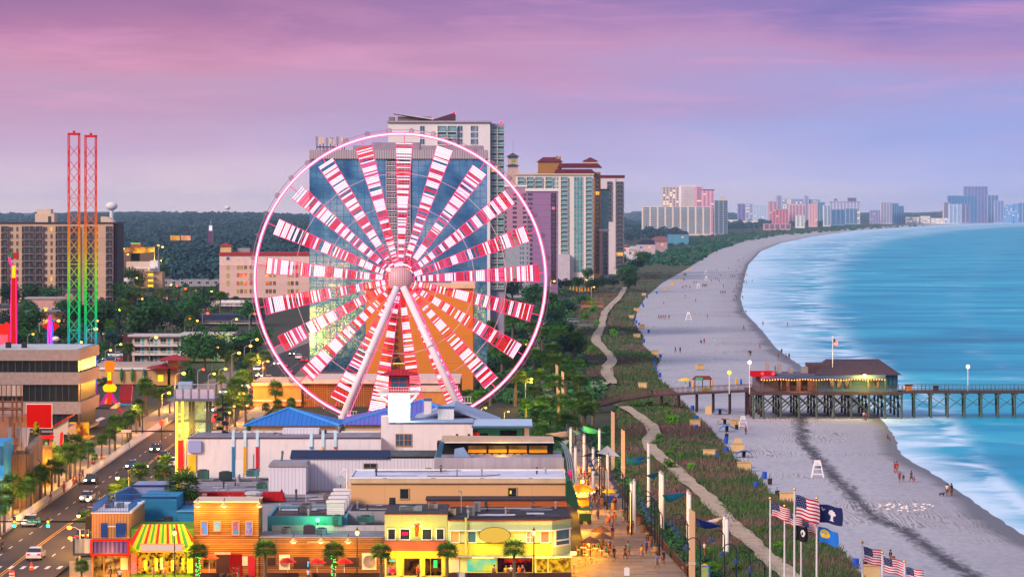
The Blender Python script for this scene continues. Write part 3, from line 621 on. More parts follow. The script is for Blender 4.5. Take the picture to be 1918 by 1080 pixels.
MB().hip(wx(950, Y), wx(971, Y), Y+6, Y+17, wz(293, Y), wz(285.5, Y), 0, .8).build('cupola_roof', M('roof_slate', '38405e'), t)
MB().hip(wx(950, Y), wx(971, Y), Y+6.5, Y+16.5, wz(310, Y), wz(306, Y), .7, 1.).build('skirt_roof', M('roof_slate', ''), t)
MB().tube((wx(961, Y), Y+11, wz(286, Y)), (wx(961, Y), Y+11, wz(262, Y)), .12).build('mast', GREY, t)
MB().box(wx(958, Y), wx(965, Y), Y+6.8, Y+6.99, wz(304, Y), wz(298, Y)).build('lantern_window', E('lit_olive', 'a8a850', .6), t)
Y = 2080; OCH = M('ochre_wall', '9a6a34', streak=.1)
t = bldg('ochre_tower', 'ochre tower with maroon tiled roofs rising behind the teal glazed hotel', 1007, 1125, 322, Y, 24, OCH)
MR = M('maroon_tile', '5f1428')
MB().box(wx(1008, Y), wx(1052, Y), Y+2, Y+14, wz(322, Y), wz(303, Y)).build('upper_block', OCH, t)
MB().hip(wx(1008, Y), wx(1052, Y), Y+2, Y+14, wz(303, Y), wz(294, Y), .5, 1.).build('roof', MR, t)
MB().prism([(wx(1044, Y), wz(314, Y)), (wx(1128, Y), wz(314, Y)), (wx(1120, Y), wz(306, Y)), (wx(1048, Y), wz(306, Y))], Y-1, Y+20).build('roof', MR, t)
MB().prism([(wx(1037, Y), wz(325, Y)), (wx(1116, Y), wz(325, Y)), (wx(1108, Y), wz(317, Y)), (wx(1042, Y), wz(317, Y))], Y-4, Y-1.1).build('roof', MR, t)
MB().box(wx(1093, Y), wx(1119, Y), Y+3, Y+12, wz(306, Y)+.01, wz(302, Y)).build('turret', CREAM, t); MB().hip(wx(1093, Y), wx(1119, Y), Y+3, Y+12, wz(302, Y), wz(294, Y), 0, .8).build('turret_roof', MR, t)
MB().box(wx(1041, Y), wx(1046, Y), Y+5, Y+7, wz(303, Y), wz(292, Y)).box(wx(1047.5, Y), wx(1051, Y), Y+5, Y+7, wz(303, Y), wz(293, Y)).build('chimney', OCH, t)
cells(t, 'balcony', pts_px([1118.5], [328+8.5*i for i in range(22)], Y), 2.7, 2.2, .9, [DARKG, M('balc_brown', '6a4434'), M('rail_brown', '7a5444'), OCH], 'oc', .04, LITW)
Y = 2200; t = bldg('white_slab', 'white slab tower with maroon cap, rightmost of the cluster by the dunes', 1126, 1169, 333, Y, 26, M('slab_white', 'c9bcc0', var=.05), roof=MR, rh=1.8)
rr = [343+8.3*i for i in range(21)]
cells(t, 'balcony', pts_px([1160.5], rr, Y), 4.6, 2.2, 1.2, [DARKG, GREY, M('rail_slate', '5a6478'), M('curtain_pale', '')], 'ws', .05, LITW)
cells(t, 'balcony', pts_px([1141.5], rr[:9], Y), 3.0, 2.2, 1.2, [DARKG, GREY, M('rail_slate', ''), M('curtain_pale', '')], 'ws')
MB().box(wx(1149, Y), wx(1153, Y), Y-.8, Y-.003, 5, wz(334, Y)).build('fin_wall', M('slab_white', ''), t)
t = bldg('annex', 'narrow glazed annex between the ochre and white towers', 1125, 1140, 356, 2100, 14, TEALG, roof=MR)
t = bldg('annex', 'low pink tower with dark balconies in front of the white slab', 1124, 1140, 432, 2040, 12, M('annex_pink', 'b49a9c'), roof=WHITE)
cells(t, 'balcony', pts_px([1134], [438+8*i for i in range(10)], 2040), 2.6, 2., .9, [DARKG, GREY, M('rail_slate', ''), GREY], 'an')
Y = 760; OR = LINES('orange_stucco', 'c4762c', 'a8621f', 6.5, .012, axis=2, var=.06)
t = bldg('orange_hotel', 'big plain orange slab wall of a hotel behind the lower wheel spokes', 685, 886, 540, Y, 24, OR)
MB().box(wx(684, Y), wx(890, Y), Y-.8, Y+24.6, wz(539.6, Y), wz(533, Y)).build('cornice', M('cornice_cream', 'd0a888'), t)
MB().box(wx(845, Y), wx(889, Y), Y+3, Y+14, wz(533, Y)+.003, wz(528, Y)).build('plant_room', CREAM, t)
MB().box(wx(726, Y), wx(758, Y), Y-.12, Y-.004, wz(712, Y), wz(545, Y)).build('recess_panel', M('orange_deep', '8f4c1e'), t)
for i in range(12): MB().box(wx(733, Y), wx(741, Y), Y-.9, Y-.125, wz(560+13*i, Y), wz(554+13*i, Y)).build('balcony', M('balc_rust', '5a2c1e'), t)
sg = thing('wall_sign', 'dark shark fin sign with lit outline on the orange hotel wall', 'sign', (wx(747, Y), Y-.5, wz(675, Y)))
MB().prism([(wx(738, Y), wz(679, Y)), (wx(743, Y), wz(671, Y)), (wx(746, Y), wz(668, Y)), (wx(748, Y), wz(673, Y)), (wx(752, Y), wz(679, Y))], Y-.5, Y-.2).build('fin', M('fin_navy', '141e30'), sg)
MB().path([(wx(736+2*i, Y), Y-.45, wz(679.5+.8*(i % 2), Y)) for i in range(12)], .14, 5).build('neon_wave', E('neon_gold', 'e8c85a', 1.2), sg)
Y = 700; t = bldg('low_annex', 'low orange and cream annex with white cornice left of the wheel base', 474, 564, 722, Y, 24, M('annex_orange', 'bf7d3c', streak=.15))
MB().box(wx(472, Y), wx(566, Y), Y-.7, Y+24, wz(721.8, Y), wz(716, Y)).box(wx(473, Y), wx(565, Y), Y-.4, Y-.003, wz(752, Y), wz(748, Y)).build('cornice', M('cornice_cream', ''), t)
t = bldg('parking_garage', 'lattice screened orange parking garage under the wheel spokes', 565, 862, 718, Y+1, 24, M('garage_dark', '6a3c1c'))
MB().box(wx(565, Y), wx(862, Y), Y-.6, Y+25, wz(717.8, Y), wz(710, Y)).build('cornice', M('cornice_pale', 'cdb0a8'), t)
for k in range(6):
 x0 = 566 + k*23; mb = MB(); xa, xb = wx(x0, Y), wx(x0+22.5, Y); za, zb = wz(792, Y), wz(718, Y)
 i = 0
 while za + i*.42 < zb: mb.box(xa, xb, Y+.6, Y+.9, za+i*.42, za+i*.42+.14); i += 1
 i = 0
 while xa + i*.42 < xb: mb.box(xa+i*.42, xa+i*.42+.14, Y+.55, Y+.85, za, zb); i += 1
 mb.build('lattice_screen', M('lattice_orange', 'b06c34'), t)
MB().box(wx(704, Y), wx(861, Y), Y-.1, Y+.99, 0, wz(726, Y)).build('end_wall', M('annex_orange', ''), t)
MB().box(wx(704, Y), wx(858, Y), Y-.4, Y-.105, wz(733, Y), wz(721, Y)).build('white_band', M('cornice_pale', ''), t)
def skyt(label, x0, x1, yt, yb, col, kind='bands', cols=4, lit=.03, roof=None, dep=30, name='far_tower', Yo=0, g2='3d5f86'):
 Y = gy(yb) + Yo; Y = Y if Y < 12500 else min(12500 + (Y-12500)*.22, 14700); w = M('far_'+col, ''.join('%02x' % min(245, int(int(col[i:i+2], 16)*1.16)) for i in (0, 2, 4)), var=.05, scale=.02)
 t = bldg(name, label, x0, x1, yt, Y, dep, w)
 zt = wz(yt, Y); nfl = max(4, int(zt/3.4)); gl = M('farglass_'+g2, g2, rough=.3, var=.2, scale=.05)
 if nfl*cols > 100 and kind != 'bands': nfl = 100//cols
 fh = (zt-4)/nfl
 MB().box(wx(x0, Y)-.6, wx(x1, Y)+.6, Y-.6, Y+dep, zt+.01, zt+1.4).build('roof', roof or w, t)
 if kind == 'bands':
  for f in range(nfl):
   mb = MB(); z = 4 + f*fh
   for c in range(cols):
    a = x0 + (x1-x0)*(c+.12)/cols; b = x0 + (x1-x0)*(c+.88)/cols
    mb.mat(0).box(wx(a, Y), wx(b, Y), Y-.3, Y-.01, z+fh*.25, z+fh*.98); mb.mat(1).box(wx(a, Y), wx(b, Y), Y-1.6, Y-.31, z-.1, z+fh*.22)
   mb.build('balcony_row', [gl, w], t)
 else:
  cells(t, 'window', [(wx(x0+(x1-x0)*(c+.5)/cols, Y), Y, 4+(f+.5)*fh) for f in range(nfl) for c in range(cols)], (x1-x0)/cols*Y/K*.5, fh*.55, .1, [gl, w], 'far'+col+g2, lit, E('far_lit', 'ffcf90', 1.5))
 return t
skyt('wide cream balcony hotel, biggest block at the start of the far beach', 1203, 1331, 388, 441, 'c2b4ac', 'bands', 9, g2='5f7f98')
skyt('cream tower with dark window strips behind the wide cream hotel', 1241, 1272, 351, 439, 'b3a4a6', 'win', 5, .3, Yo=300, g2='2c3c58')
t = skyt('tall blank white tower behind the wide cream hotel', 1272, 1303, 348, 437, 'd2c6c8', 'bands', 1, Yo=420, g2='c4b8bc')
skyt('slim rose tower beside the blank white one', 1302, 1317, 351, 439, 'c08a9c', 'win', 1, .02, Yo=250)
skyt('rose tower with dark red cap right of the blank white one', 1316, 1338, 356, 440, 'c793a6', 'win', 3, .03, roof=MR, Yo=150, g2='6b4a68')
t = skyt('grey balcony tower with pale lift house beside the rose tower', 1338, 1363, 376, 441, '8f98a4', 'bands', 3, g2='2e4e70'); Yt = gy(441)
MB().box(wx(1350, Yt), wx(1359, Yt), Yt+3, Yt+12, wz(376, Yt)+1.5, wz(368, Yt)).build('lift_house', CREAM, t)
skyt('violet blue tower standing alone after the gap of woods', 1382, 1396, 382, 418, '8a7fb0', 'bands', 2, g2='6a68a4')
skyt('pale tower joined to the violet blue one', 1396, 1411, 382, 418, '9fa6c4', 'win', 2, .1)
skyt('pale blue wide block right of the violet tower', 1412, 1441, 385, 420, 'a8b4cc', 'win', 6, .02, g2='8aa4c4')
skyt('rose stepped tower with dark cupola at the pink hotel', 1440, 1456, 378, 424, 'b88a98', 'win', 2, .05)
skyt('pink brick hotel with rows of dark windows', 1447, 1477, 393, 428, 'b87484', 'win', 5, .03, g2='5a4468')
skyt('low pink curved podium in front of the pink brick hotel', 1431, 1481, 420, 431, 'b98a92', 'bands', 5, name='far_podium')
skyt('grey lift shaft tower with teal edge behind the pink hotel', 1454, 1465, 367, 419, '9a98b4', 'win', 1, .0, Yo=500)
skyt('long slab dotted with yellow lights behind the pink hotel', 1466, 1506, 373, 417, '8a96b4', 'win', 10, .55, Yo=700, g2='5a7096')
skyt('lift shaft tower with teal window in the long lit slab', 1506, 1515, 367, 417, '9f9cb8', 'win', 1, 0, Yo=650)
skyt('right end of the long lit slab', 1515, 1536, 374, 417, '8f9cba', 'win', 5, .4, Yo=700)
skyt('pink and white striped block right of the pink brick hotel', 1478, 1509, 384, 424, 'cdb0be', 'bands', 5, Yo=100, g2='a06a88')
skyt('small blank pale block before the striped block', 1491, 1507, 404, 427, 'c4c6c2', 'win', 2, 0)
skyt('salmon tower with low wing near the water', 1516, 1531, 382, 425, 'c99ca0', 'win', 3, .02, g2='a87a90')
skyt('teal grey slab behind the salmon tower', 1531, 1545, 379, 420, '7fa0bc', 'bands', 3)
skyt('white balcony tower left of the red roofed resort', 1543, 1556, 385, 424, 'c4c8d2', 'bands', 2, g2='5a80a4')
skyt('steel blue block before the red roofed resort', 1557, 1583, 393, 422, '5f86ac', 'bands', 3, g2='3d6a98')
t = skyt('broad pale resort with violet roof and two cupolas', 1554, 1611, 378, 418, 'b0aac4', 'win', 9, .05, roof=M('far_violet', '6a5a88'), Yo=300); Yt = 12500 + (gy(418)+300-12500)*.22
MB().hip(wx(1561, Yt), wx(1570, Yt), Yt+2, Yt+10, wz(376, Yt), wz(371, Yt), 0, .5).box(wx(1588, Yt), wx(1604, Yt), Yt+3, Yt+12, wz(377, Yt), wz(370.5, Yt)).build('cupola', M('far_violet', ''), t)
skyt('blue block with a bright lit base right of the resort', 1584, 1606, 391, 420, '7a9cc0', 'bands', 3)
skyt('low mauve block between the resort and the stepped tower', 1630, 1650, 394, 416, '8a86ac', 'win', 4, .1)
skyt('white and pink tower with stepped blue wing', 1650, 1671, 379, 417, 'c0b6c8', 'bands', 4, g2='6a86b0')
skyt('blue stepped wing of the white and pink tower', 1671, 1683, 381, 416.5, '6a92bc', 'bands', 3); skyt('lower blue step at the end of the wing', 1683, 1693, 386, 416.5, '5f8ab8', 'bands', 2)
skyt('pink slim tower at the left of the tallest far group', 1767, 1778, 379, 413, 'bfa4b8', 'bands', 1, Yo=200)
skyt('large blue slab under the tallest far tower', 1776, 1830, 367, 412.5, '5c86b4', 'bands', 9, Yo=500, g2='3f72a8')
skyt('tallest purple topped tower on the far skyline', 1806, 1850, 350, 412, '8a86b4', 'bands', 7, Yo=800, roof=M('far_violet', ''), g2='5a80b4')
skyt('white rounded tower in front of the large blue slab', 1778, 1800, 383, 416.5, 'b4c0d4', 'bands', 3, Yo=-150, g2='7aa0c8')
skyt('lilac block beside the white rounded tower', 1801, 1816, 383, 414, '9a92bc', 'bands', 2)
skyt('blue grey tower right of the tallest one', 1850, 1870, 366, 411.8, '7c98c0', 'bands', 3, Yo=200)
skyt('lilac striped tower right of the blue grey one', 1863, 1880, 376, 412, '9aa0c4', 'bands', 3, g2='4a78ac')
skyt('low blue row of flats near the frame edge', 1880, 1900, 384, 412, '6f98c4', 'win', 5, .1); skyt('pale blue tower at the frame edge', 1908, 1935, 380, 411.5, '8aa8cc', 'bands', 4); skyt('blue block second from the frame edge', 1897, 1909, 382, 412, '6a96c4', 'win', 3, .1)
for i, (x0, x1, y, yb, lb) in enumerate(((1697, 1722, 407, 416, 'low lit arcade roofs by the far trees'), (1724, 1742, 405, 416, 'bright lit shed in the gap of the far skyline'), (1744, 1776, 409, 418, 'long low pavilion with lit ends before the tallest group'), (1363, 1382, 412, 424, 'flat white store beyond the grey balcony tower'), (1392, 1420, 414, 425, 'second flat white store on the shore road'))):
 t = skyt(lb, x0, x1, y, yb, 'b4b8c8', 'win', 4, .5, name='far_hall', dep=18)
for i, (x0, x1, yr, yt, yb, c, lb) in enumerate(((1192, 1227, 449, 457, 476, 'b8a8b0', 'white beach house with dark gabled roof and lit door'), (1218, 1250, 443, 452, 470, 'a88a94', 'rose roofed beach house behind the white one'), (1176, 1194, 461, 468, 488, 'c4bcc4', 'white gabled cottage beside the dunes'), (1251, 1290, 433, 438, 452, '4f8ca8', 'teal roofed shore pavilion under the cream hotel'), (1168, 1178, 458, 462, 490, 'c8c0c8', 'slim white chimney house at the tower foot'))):
 Y = gy(yb+6); t = bldg('beach_house', lb, x0, x1, yt, Y, 12, M('bh'+c, c))
 MB().prism([(wx(x0-1, Y), wz(yt, Y)), (wx(x1+1, Y), wz(yt, Y)), (wx(x1-3, Y), wz(yr, Y)), (wx((x0*2+x1)/3, Y), wz(yr, Y))], Y-.8, Y+12.5).build('roof', M('bhroof%d' % (i % 3), ('2a3048', '8a5a64', 'b0b4c0')[i % 3] if i != 3 else '2f86a4'), t)
 cells(t, 'window', pts_px([x0+(x1-x0)*.25, x0+(x1-x0)*.7], [yt+6], Y), 2., 2., .1, [BLUEG, WHITE], 'bh', .5, E('lit_orange', 'ff8a2a', 1.5))
for x, y, r, lb, Yw in ((209, 386, 11.5, 'large white ball water tower on the wooded horizon', 7000), (426, 389, 5.5, 'small far water tower right of the big one', 9500)):
 t = thing('water_tower', lb, 'water tower', (wx(x, Yw), Yw, 10)); rr = r*Yw/K
 MB().ball((wx(x, Yw), Yw, wz(y, Yw)), rr, 16, rr*.7).build('tank', WHITE, t, True); MB().tube((wx(x, Yw), Yw, 5), (wx(x, Yw), Yw, wz(y+4, Yw)), rr*.35, rr*.3, 10).build('stem', WHITE, t)
t = thing('belfry', 'small lit belfry with spire rising from the dark woods', 'tower', (wx(394, 3500), 3500, 0)); Y = 3500
MB().box(wx(389, Y), wx(400, Y), Y, Y+6, 0, wz(424, Y)).build('shaft', M('belfry_mauve', '5a3a5c'), t); MB().box(wx(391.5, Y), wx(397.5, Y), Y-.3, Y-.01, wz(432, Y), wz(422, Y)).build('lit_louvre', E('lit_white', 'e8e8f4', 1.), t)
MB().hip(wx(389, Y), wx(400, Y), Y, Y+6, wz(424, Y), wz(419, Y), 0, .8).build('roof', M('roof_slate', ''), t); MB().tube((wx(394.5, Y), Y+3, wz(419, Y)), (wx(394.5, Y), Y+3, wz(411, Y)), .3, .05).build('spire', WHITE, t)
for x0, x1, c, lb in ((319, 337, 'd0a030', 'yellow lit billboard in the dark woods'), (339, 357, 'e0a080', 'peach lit billboard right of the yellow one')):
 Y = 2900; t = thing('billboard', lb, 'billboard', (wx((x0+x1)/2, Y), Y, 0)); MB().box(wx(x0, Y), wx(x1, Y), Y, Y+.6, wz(450, Y), wz(441, Y)).build('face', E('bill'+c, c, 1., col2='c86a28', scale=.25), t); MB().tube((wx((x0+x1)/2, Y), Y+1, 0), (wx((x0+x1)/2, Y), Y+1, wz(449, Y)), .5).build('post', DGREY, t)
for x0, x1, y0, y1, c, lb in ((244, 281, 463, 474, 'e8a020', 'amber lit strip mall front in the woods'), (221, 244, 464, 473, 'b87838', 'tan lit store left of the strip mall'), (245, 262, 455, 462, 'd8442a', 'red sign block with green top over the strip mall'), (281, 288, 463, 472, 'f0c040', 'narrow yellow storefront right of the strip mall')):
 Y = 2500; t = thing('storefront', lb, 'shop', (wx((x0+x1)/2, Y), Y, 0)); MB().box(wx(x0, Y), wx(x1, Y), Y, Y+8, 0, wz(y1, Y)).build('wall', M('store_wall', '6a5040'), t); MB().box(wx(x0, Y), wx(x1, Y), Y-.3, Y+7, wz(y1, Y)+.01, wz(y0, Y)).build('lit_front', E('st'+c, c, 1.1, col2='7a3c10', scale=.12), t)
 if y0 == 455: MB().box(wx(245, Y), wx(262, Y), Y-.4, Y-.31, wz(456.5, Y), wz(455, Y)).build('green_trim', E('neon_green', '40e060', 1.3), t)
# ================================================================ trees
PALML = LEAF('palm_leaf', '1f4a22', '66902e'); OAKL = LEAF('oak_leaf', '0b3020', '347030'); BUSHL = LEAF('bush_leaf', '2a6a1c', '74b024'); DARKL = LEAF('dark_leaf', '082626', '1c5040')
BARK = M('bark', '54463c', col2='3a3028', scale=3.); PBARK = M('palm_bark', '6e5c4c', col2='4a3c34', scale=5.)
def fan(mb, c, d, L, w, k, rnd, droop=.35):
 """one fan-shaped palm leaf: k narrow blades from the stalk end"""
 d = Vector(d).normalized(); up = Vector((0, 0, 1)); s = d.cross(up)
 s = s.normalized() if s.length > .05 else Vector((1, 0, 0)); u = s.cross(d)
 hub = Vector(c) + d*L*.45
 for i in range(k):
  a = (i/(k-1) - .5)*2.5 + rnd.uniform(-.08, .08)
  bd = (d*math.cos(a) + s*math.sin(a)).normalized(); ln = L*(.62 - .12*abs(a)/1.25)*rnd.uniform(.85, 1.1)
  m = hub + bd*ln*.6 - up*ln*droop*.12; t = hub + bd*ln - up*ln*droop*.6; wd = bd.cross(u).normalized()*w
  mb.add([hub, m + wd, t, m - wd], [(0, 1, 2, 3)])
 mb.add([Vector(c), hub + u*.03, hub - u*.03], [(0, 1, 2)])
def palm(seed, h=5.0, r=1.9, nl=46, trunk_r=.20):
 rnd = random.Random(seed); t = thing('palm_tree', '', 'palm tree'); mb = MB()
 lean = rnd.uniform(-.25, .25); pts = [(lean*(k/6)**2, 0, h*k/6) for k in range(7)]
 for k in range(6): mb.tube(pts[k], pts[k+1], trunk_r*(1.25-.5*k/6), trunk_r*(1.2-.5*(k+.5)/6), 7)
 mb.tube((lean, 0, h-.9), (lean, 0, h-.1), trunk_r*.9, trunk_r*1.5, 7); mb.build('trunk', PBARK, t)
 mb = MB(); c = Vector((lean, 0, h))
 for i in range(nl):
  z = 1 - 1.72*(i+.5)/nl; ph = i*2.39996 + rnd.uniform(-.3, .3); q = math.sqrt(max(0, 1-z*z))
  fan(mb, c + Vector((0, 0, .1)), (q*math.cos(ph), q*math.sin(ph), z*.95+.05), r*rnd.uniform(.85, 1.1), .085, 8, rnd)
 mb.build('crown', PALML, t); return t
def broad(seed, mat, h=9., w=4.5, n=1100, lobes=9, leaf=.42, cat='tree', name='oak_tree', low=.28):
 rnd = random.Random(seed); t = thing(name, '', cat); mb = MB(); L = []
 for i in range(lobes):
  a = i*2.4 + rnd.uniform(-.4, .4); q = rnd.uniform(.25, .75)*w
  L.append((Vector((q*math.cos(a), q*math.sin(a), h*rnd.uniform(low+.18, .86))), rnd.uniform(.34, .55)*w))
 L.append((Vector((0, 0, h*.7)), w*.6))
 if low > .1:
  mb.tube((0, 0, 0), (.1, 0, h*.4), h*.035, h*.024, 7)
  for c, r in L[:6]: mb.tube((.1, 0, h*.36), c, h*.016, h*.006, 5)
 else:
  for c, r in L[:5]: mb.tube((0, 0, 0), c, h*.03, h*.01, 5)
 mb.build('trunk' if low > .1 else 'stem', BARK, t)
 mb = MB()
 for i in range(n):
  c, r = L[rnd.randrange(len(L))]
  d = Vector((rnd.gauss(0, 1), rnd.gauss(0, 1), rnd.gauss(0, 1))).normalized(); p = c + d*r*(rnd.random()**.33)
  p.z = max(p.z, h*low*.6)
  nrm = (d + Vector((rnd.gauss(0, .6), rnd.gauss(0, .6), rnd.gauss(0.3, .6)))).normalized(); a = nrm.orthogonal().normalized(); b = nrm.cross(a); s = leaf*rnd.uniform(.6, 1.4)
  ang = rnd.uniform(0, 6.28); a, b = a*math.cos(ang)+b*math.sin(ang), b*math.cos(ang)-a*math.sin(ang)
  mb.add([p - a*s, p + b*s*.55, p + a*s, p - b*s*.55], [(0, 1, 2, 3)])
 mb.build('crown', mat, t); return t
for i in range(3): PROTO['palm%d' % i] = (palm(i+1), False)
for i in range(2): PROTO['bigpalm%d' % i] = (palm(i+11, 6.0, 2.1, 62, .22), False)
for i in range(3): PROTO['oak%d' % i] = (broad(i+20, OAKL), False)
for i in range(2): PROTO['dark%d' % i] = (broad(i+30, DARKL, n=900, w=4.2), False)
for i in range(2): PROTO['bush%d' % i] = (broad(i+40, BUSHL, h=1.6, w=1.25, n=420, lobes=6, leaf=.17, cat='bush', name='shrub', low=.0), False)
PROTO['great'] = (broad(55, OAKL, h=11., w=7.5, n=3600, lobes=18, leaf=.40), False)
place('oak2', (wx(1100, 1900), 1900, 0), 'tall dark tree at the foot of the cream and teal tower', 'trees of the thicket by the dunes')
BASEH = {'palm': 6.6, 'bigp': 7.8, 'oak': 9.4, 'dark': 9.4, 'bush': 1.75, 'grea': 11.6}
_tr = random.Random(3)
def tree(kind, x, yt, yb, label, group=None, wide=1.):
 """stands at column x with its foot on row yb of flat ground, top at row yt"""
 Y = gy(yb); h = (yb-yt)*Y/K
 bh = next(v for k, v in BASEH.items() if kind.startswith(k)); s = h/bh
 place(kind, (wx(x, Y), Y, 0), label, group, _tr.uniform(0, 6.28), (s*wide, s*wide, s))
def clump(rnd, n):
 V = [];
 for i in range(n):
  d = rnd.normal(size=3); d /= np.linalg.norm(d); d[2] = abs(d[2])*.9; r = rnd.uniform(.72, 1.0)
  p = d*r; nn = d + rnd.normal(size=3)*.45; nn /= np.linalg.norm(nn); a = np.cross(nn, rnd.normal(size=3)); a /= np.linalg.norm(a); b = np.cross(nn, a); s = rnd.uniform(.17, .34)
  V += [p - a*s, p + b*s*.7, p + a*s, p - b*s*.7]
 return np.array(V)
rg = np.random.default_rng(5); protos = [clump(rg, 56) for _ in range(6)]
FV = []
def crown_at(X, Y, z, r, hh):
 v = protos[rg.integers(6)]*np.array([r, r, hh]); a = rg.uniform(0, 6.28); c, s = math.cos(a), math.sin(a)
 v = v @ np.array([[c, s, 0], [-s, c, 0], [0, 0, 1]]); FV.append(v + np.array([X, Y, z]))
for i in range(5200):
 u = rg.random(); Y = 1780*(7.5**u); px = rg.uniform(-60, 1560)
 if Y < 2300 and px > 1150: continue
 if 215 < px < 310 and Y < 2700: continue
 y = HZ + K*H/Y
 if px > interp(DUNE, y) - 70*(1 + (y-405)/30): continue
 r = (4.8 + 2.4*rg.random())*(Y/1800)**.55
 crown_at(wx(px, Y), Y, hill(wx(px, Y), Y) + 3 + 4*rg.random(), r, r*.95)
for i in range(700):                                   # treeline behind the far resort strip
 px = rg.uniform(1190, 1940); Y = 15000 + rg.random()*3500; X = wx(px, Y); crown_at(X, Y, hill(X, Y) + 4*rg.random(), 42, 18)
V = np.concatenate(FV); F = np.arange(len(V)).reshape(-1, 4)
tag(npmesh('forest', V, F, LEAF('forest_leaf', '0a2632', '1f4a4c', .1)), 'dark wooded plain running back to the horizon', 'forest', kind='stuff')  # blue of the distant haze is mixed into the leaf colours
def wood(name, label, spots, mat):
 global FV; FV = []
 for X, Y, z, r, h in spots: crown_at(X, Y, z, r, h)
 V = np.concatenate(FV); tag(npmesh(name, V, np.arange(len(V)).reshape(-1, 4), mat), label, 'woods', kind='stuff')
sp = []
for i in range(520):                                   # scrub and garden trees along the far shore road
 y = 420 + 75*_tr.random()**1.3; d = interp(DUNE, y); w = 130 + (y-420)*.9; px = d - 8 - w*_tr.random(); Y = gy(y+4)
 if px < 1165: continue
 sp.append((wx(px, Y), Y, .5, _tr.uniform(2.6, 5.), _tr.uniform(2.5, 6.)))
wood('woods', 'bushy strip of trees along the far shore behind the dunes', sp, LEAF('shore_leaf', '123a38', '2f6a48', .1))
spots = [('oak', x, yt, yb) for x, yt, yb in ((60,530,575),(18,528,580),(95,535,578),(52,560,600),(20,580,625),(55,575,640),(120,560,600),(195,555,600),(230,528,572),(245,535,590),(290,555,640),(275,560,650),(262,600,632),(330,480,512),(300,495,535),(250,500,545),(385,540,590),(360,545,600),(345,560,620),(330,575,632),(415,545,575),(470,560,610),(205,585,640),(190,565,640),(175,640,690),(140,560,620),(110,600,650),(40,615,665),(320,625,650),(395,620,640),(285,620,645),(440,632,690),(462,625,680),(480,610,670),(455,665,705),(375,605,632),(428,604,640),(212,612,660))]
for i, (k, x, yt, yb) in enumerate(spots):
 tree('%s%d' % (('oak', 'dark')[i % 3 == 1], i % 2), x, yt, yb, f'{nth(i)} leafy tree from the left among the motels and parking lots' if 0 else f'{("round","dense","loose","spreading")[i%4]} green tree, {nth(i)} counted in the motel district left of the wheel', 'broadleaf trees of the motel district', 1.15)
tree('great', 384, 620, 696, 'huge dark live oak in front of the white motel', None, 1.0)
pm = [(310,575,632),(322,578,634),(258,565,612),(231,560,625),(366,580,618),(355,590,640),(208,598,650),(355,603,628),(262,522,560),(290,545,575),(330,545,572),(345,542,572),(315,540,568),(300,538,570),(412,545,590),(465,575,600),(445,578,600),(95,562,585),(240,640,690),(415,605,640),(275,715,780),(270,704,775),(262,745,800),(255,755,812),(245,765,822),(238,772,832),(298,725,780),(318,722,775),(345,668,712),(422,640,690),(432,655,712),(405,690,740),(415,700,745)]
for i, (x, yt, yb) in enumerate(pm):
 tree('palm%d' % (i % 3), x, yt, yb, f'{nth(i)} palm of the motel district, {("short","tall","shaggy")[i%3]} crown beside streets left of the wheel', 'palms of the motel district')
lp = [(8,912,1000),(22,885,985),(38,905,975),(52,893,965),(62,880,955),(75,868,945),(85,880,940),(97,858,930),(110,862,925),(124,830,915),(140,810,900),(150,838,895),(165,825,885),(178,848,880),(190,812,865),(205,800,858),(215,775,845),(228,790,835),(243,770,825),(103,835,905),(130,845,905),(0,930,1010)]
for i, (x, yt, yb) in enumerate(lp):
 tree('palm%d' % (i % 3), x, yt, yb, f'{nth(i)} palm in the row on the left pavement, counted from the near junction', 'palms along the left pavement', .95)
rp = [(160,955,1020),(230,895,960),(260,865,935),(295,868,915),(310,850,900),(300,885,925),(250,900,940),(215,905,965),(270,895,945),(310,870,912),(445,705,780),(430,730,790),(455,690,760),(470,660,720),(498,655,705),(440,745,800),(425,760,812),(460,735,795),(417,735,800)]
for i, (x, yt, yb) in enumerate(rp):
 tree('palm%d' % ((i+1) % 3), x, yt, yb, f'{nth(i)} palm on the right side of the street among street lamps', 'palms on the right side of the street', 1.2)
tree('bigpalm0', 343, 877, 1036, 'large shaggy palm standing before the red sloped roof'); tree('bigpalm1', 153, 1045, 1110, 'palm at the bottom corner by the street junction')
for i, (x, yt, yb) in enumerate(((516,710,800),(545,742,800),(498,752,800),(520,745,802))):
 tree('bigpalm%d' % (i % 2), x, yt, yb, f'{("tallest","right-hand","left-hand","middle")[i]} palm before the orange annex left of the wheel', None, .8)
for i, x in enumerate((473, 500, 518, 575, 595, 620, 640, 680, 700, 690)):
 tree('palm%d' % (i % 3), x, 782+(i*7 % 8), 835, f'{nth(i)} palm crown showing over the long white parapet, from the left', 'palms behind the white parapet', 1.3)
cl = [(1010,690,755),(1035,660,735),(1060,680,745),(1085,700,760),(1000,720,775),(1020,740,800),(1050,735,800),(1075,745,810),(1095,755,815),(1030,765,830),(1060,770,840),(1005,755,820),(985,745,800),(965,690,760),(955,660,720),(940,640,705),(900,730,790),(880,728,785),(918,700,760),(1110,750,800),(1040,700,770),(1015,610,665),(1045,610,670),(1075,620,680),(1035,640,700),(995,600,650),(975,560,610),(960,585,640),(940,560,620),(915,600,660),(1000,650,710),(1090,730,790),(1070,775,840),(1015,790,850),(990,780,840)]
for i, (x, yt, yb) in enumerate(cl):
 k = ('palm%d' % (i % 3)) if i % 3 else ('bigpalm%d' % (i % 2))
 tree(k, x, yt, yb, f'{nth(i)} palm in the grove between wheel and dunes, {("full","ragged","low")[i%3]} crown', 'palms in the grove beside the boardwalk', 1.35)
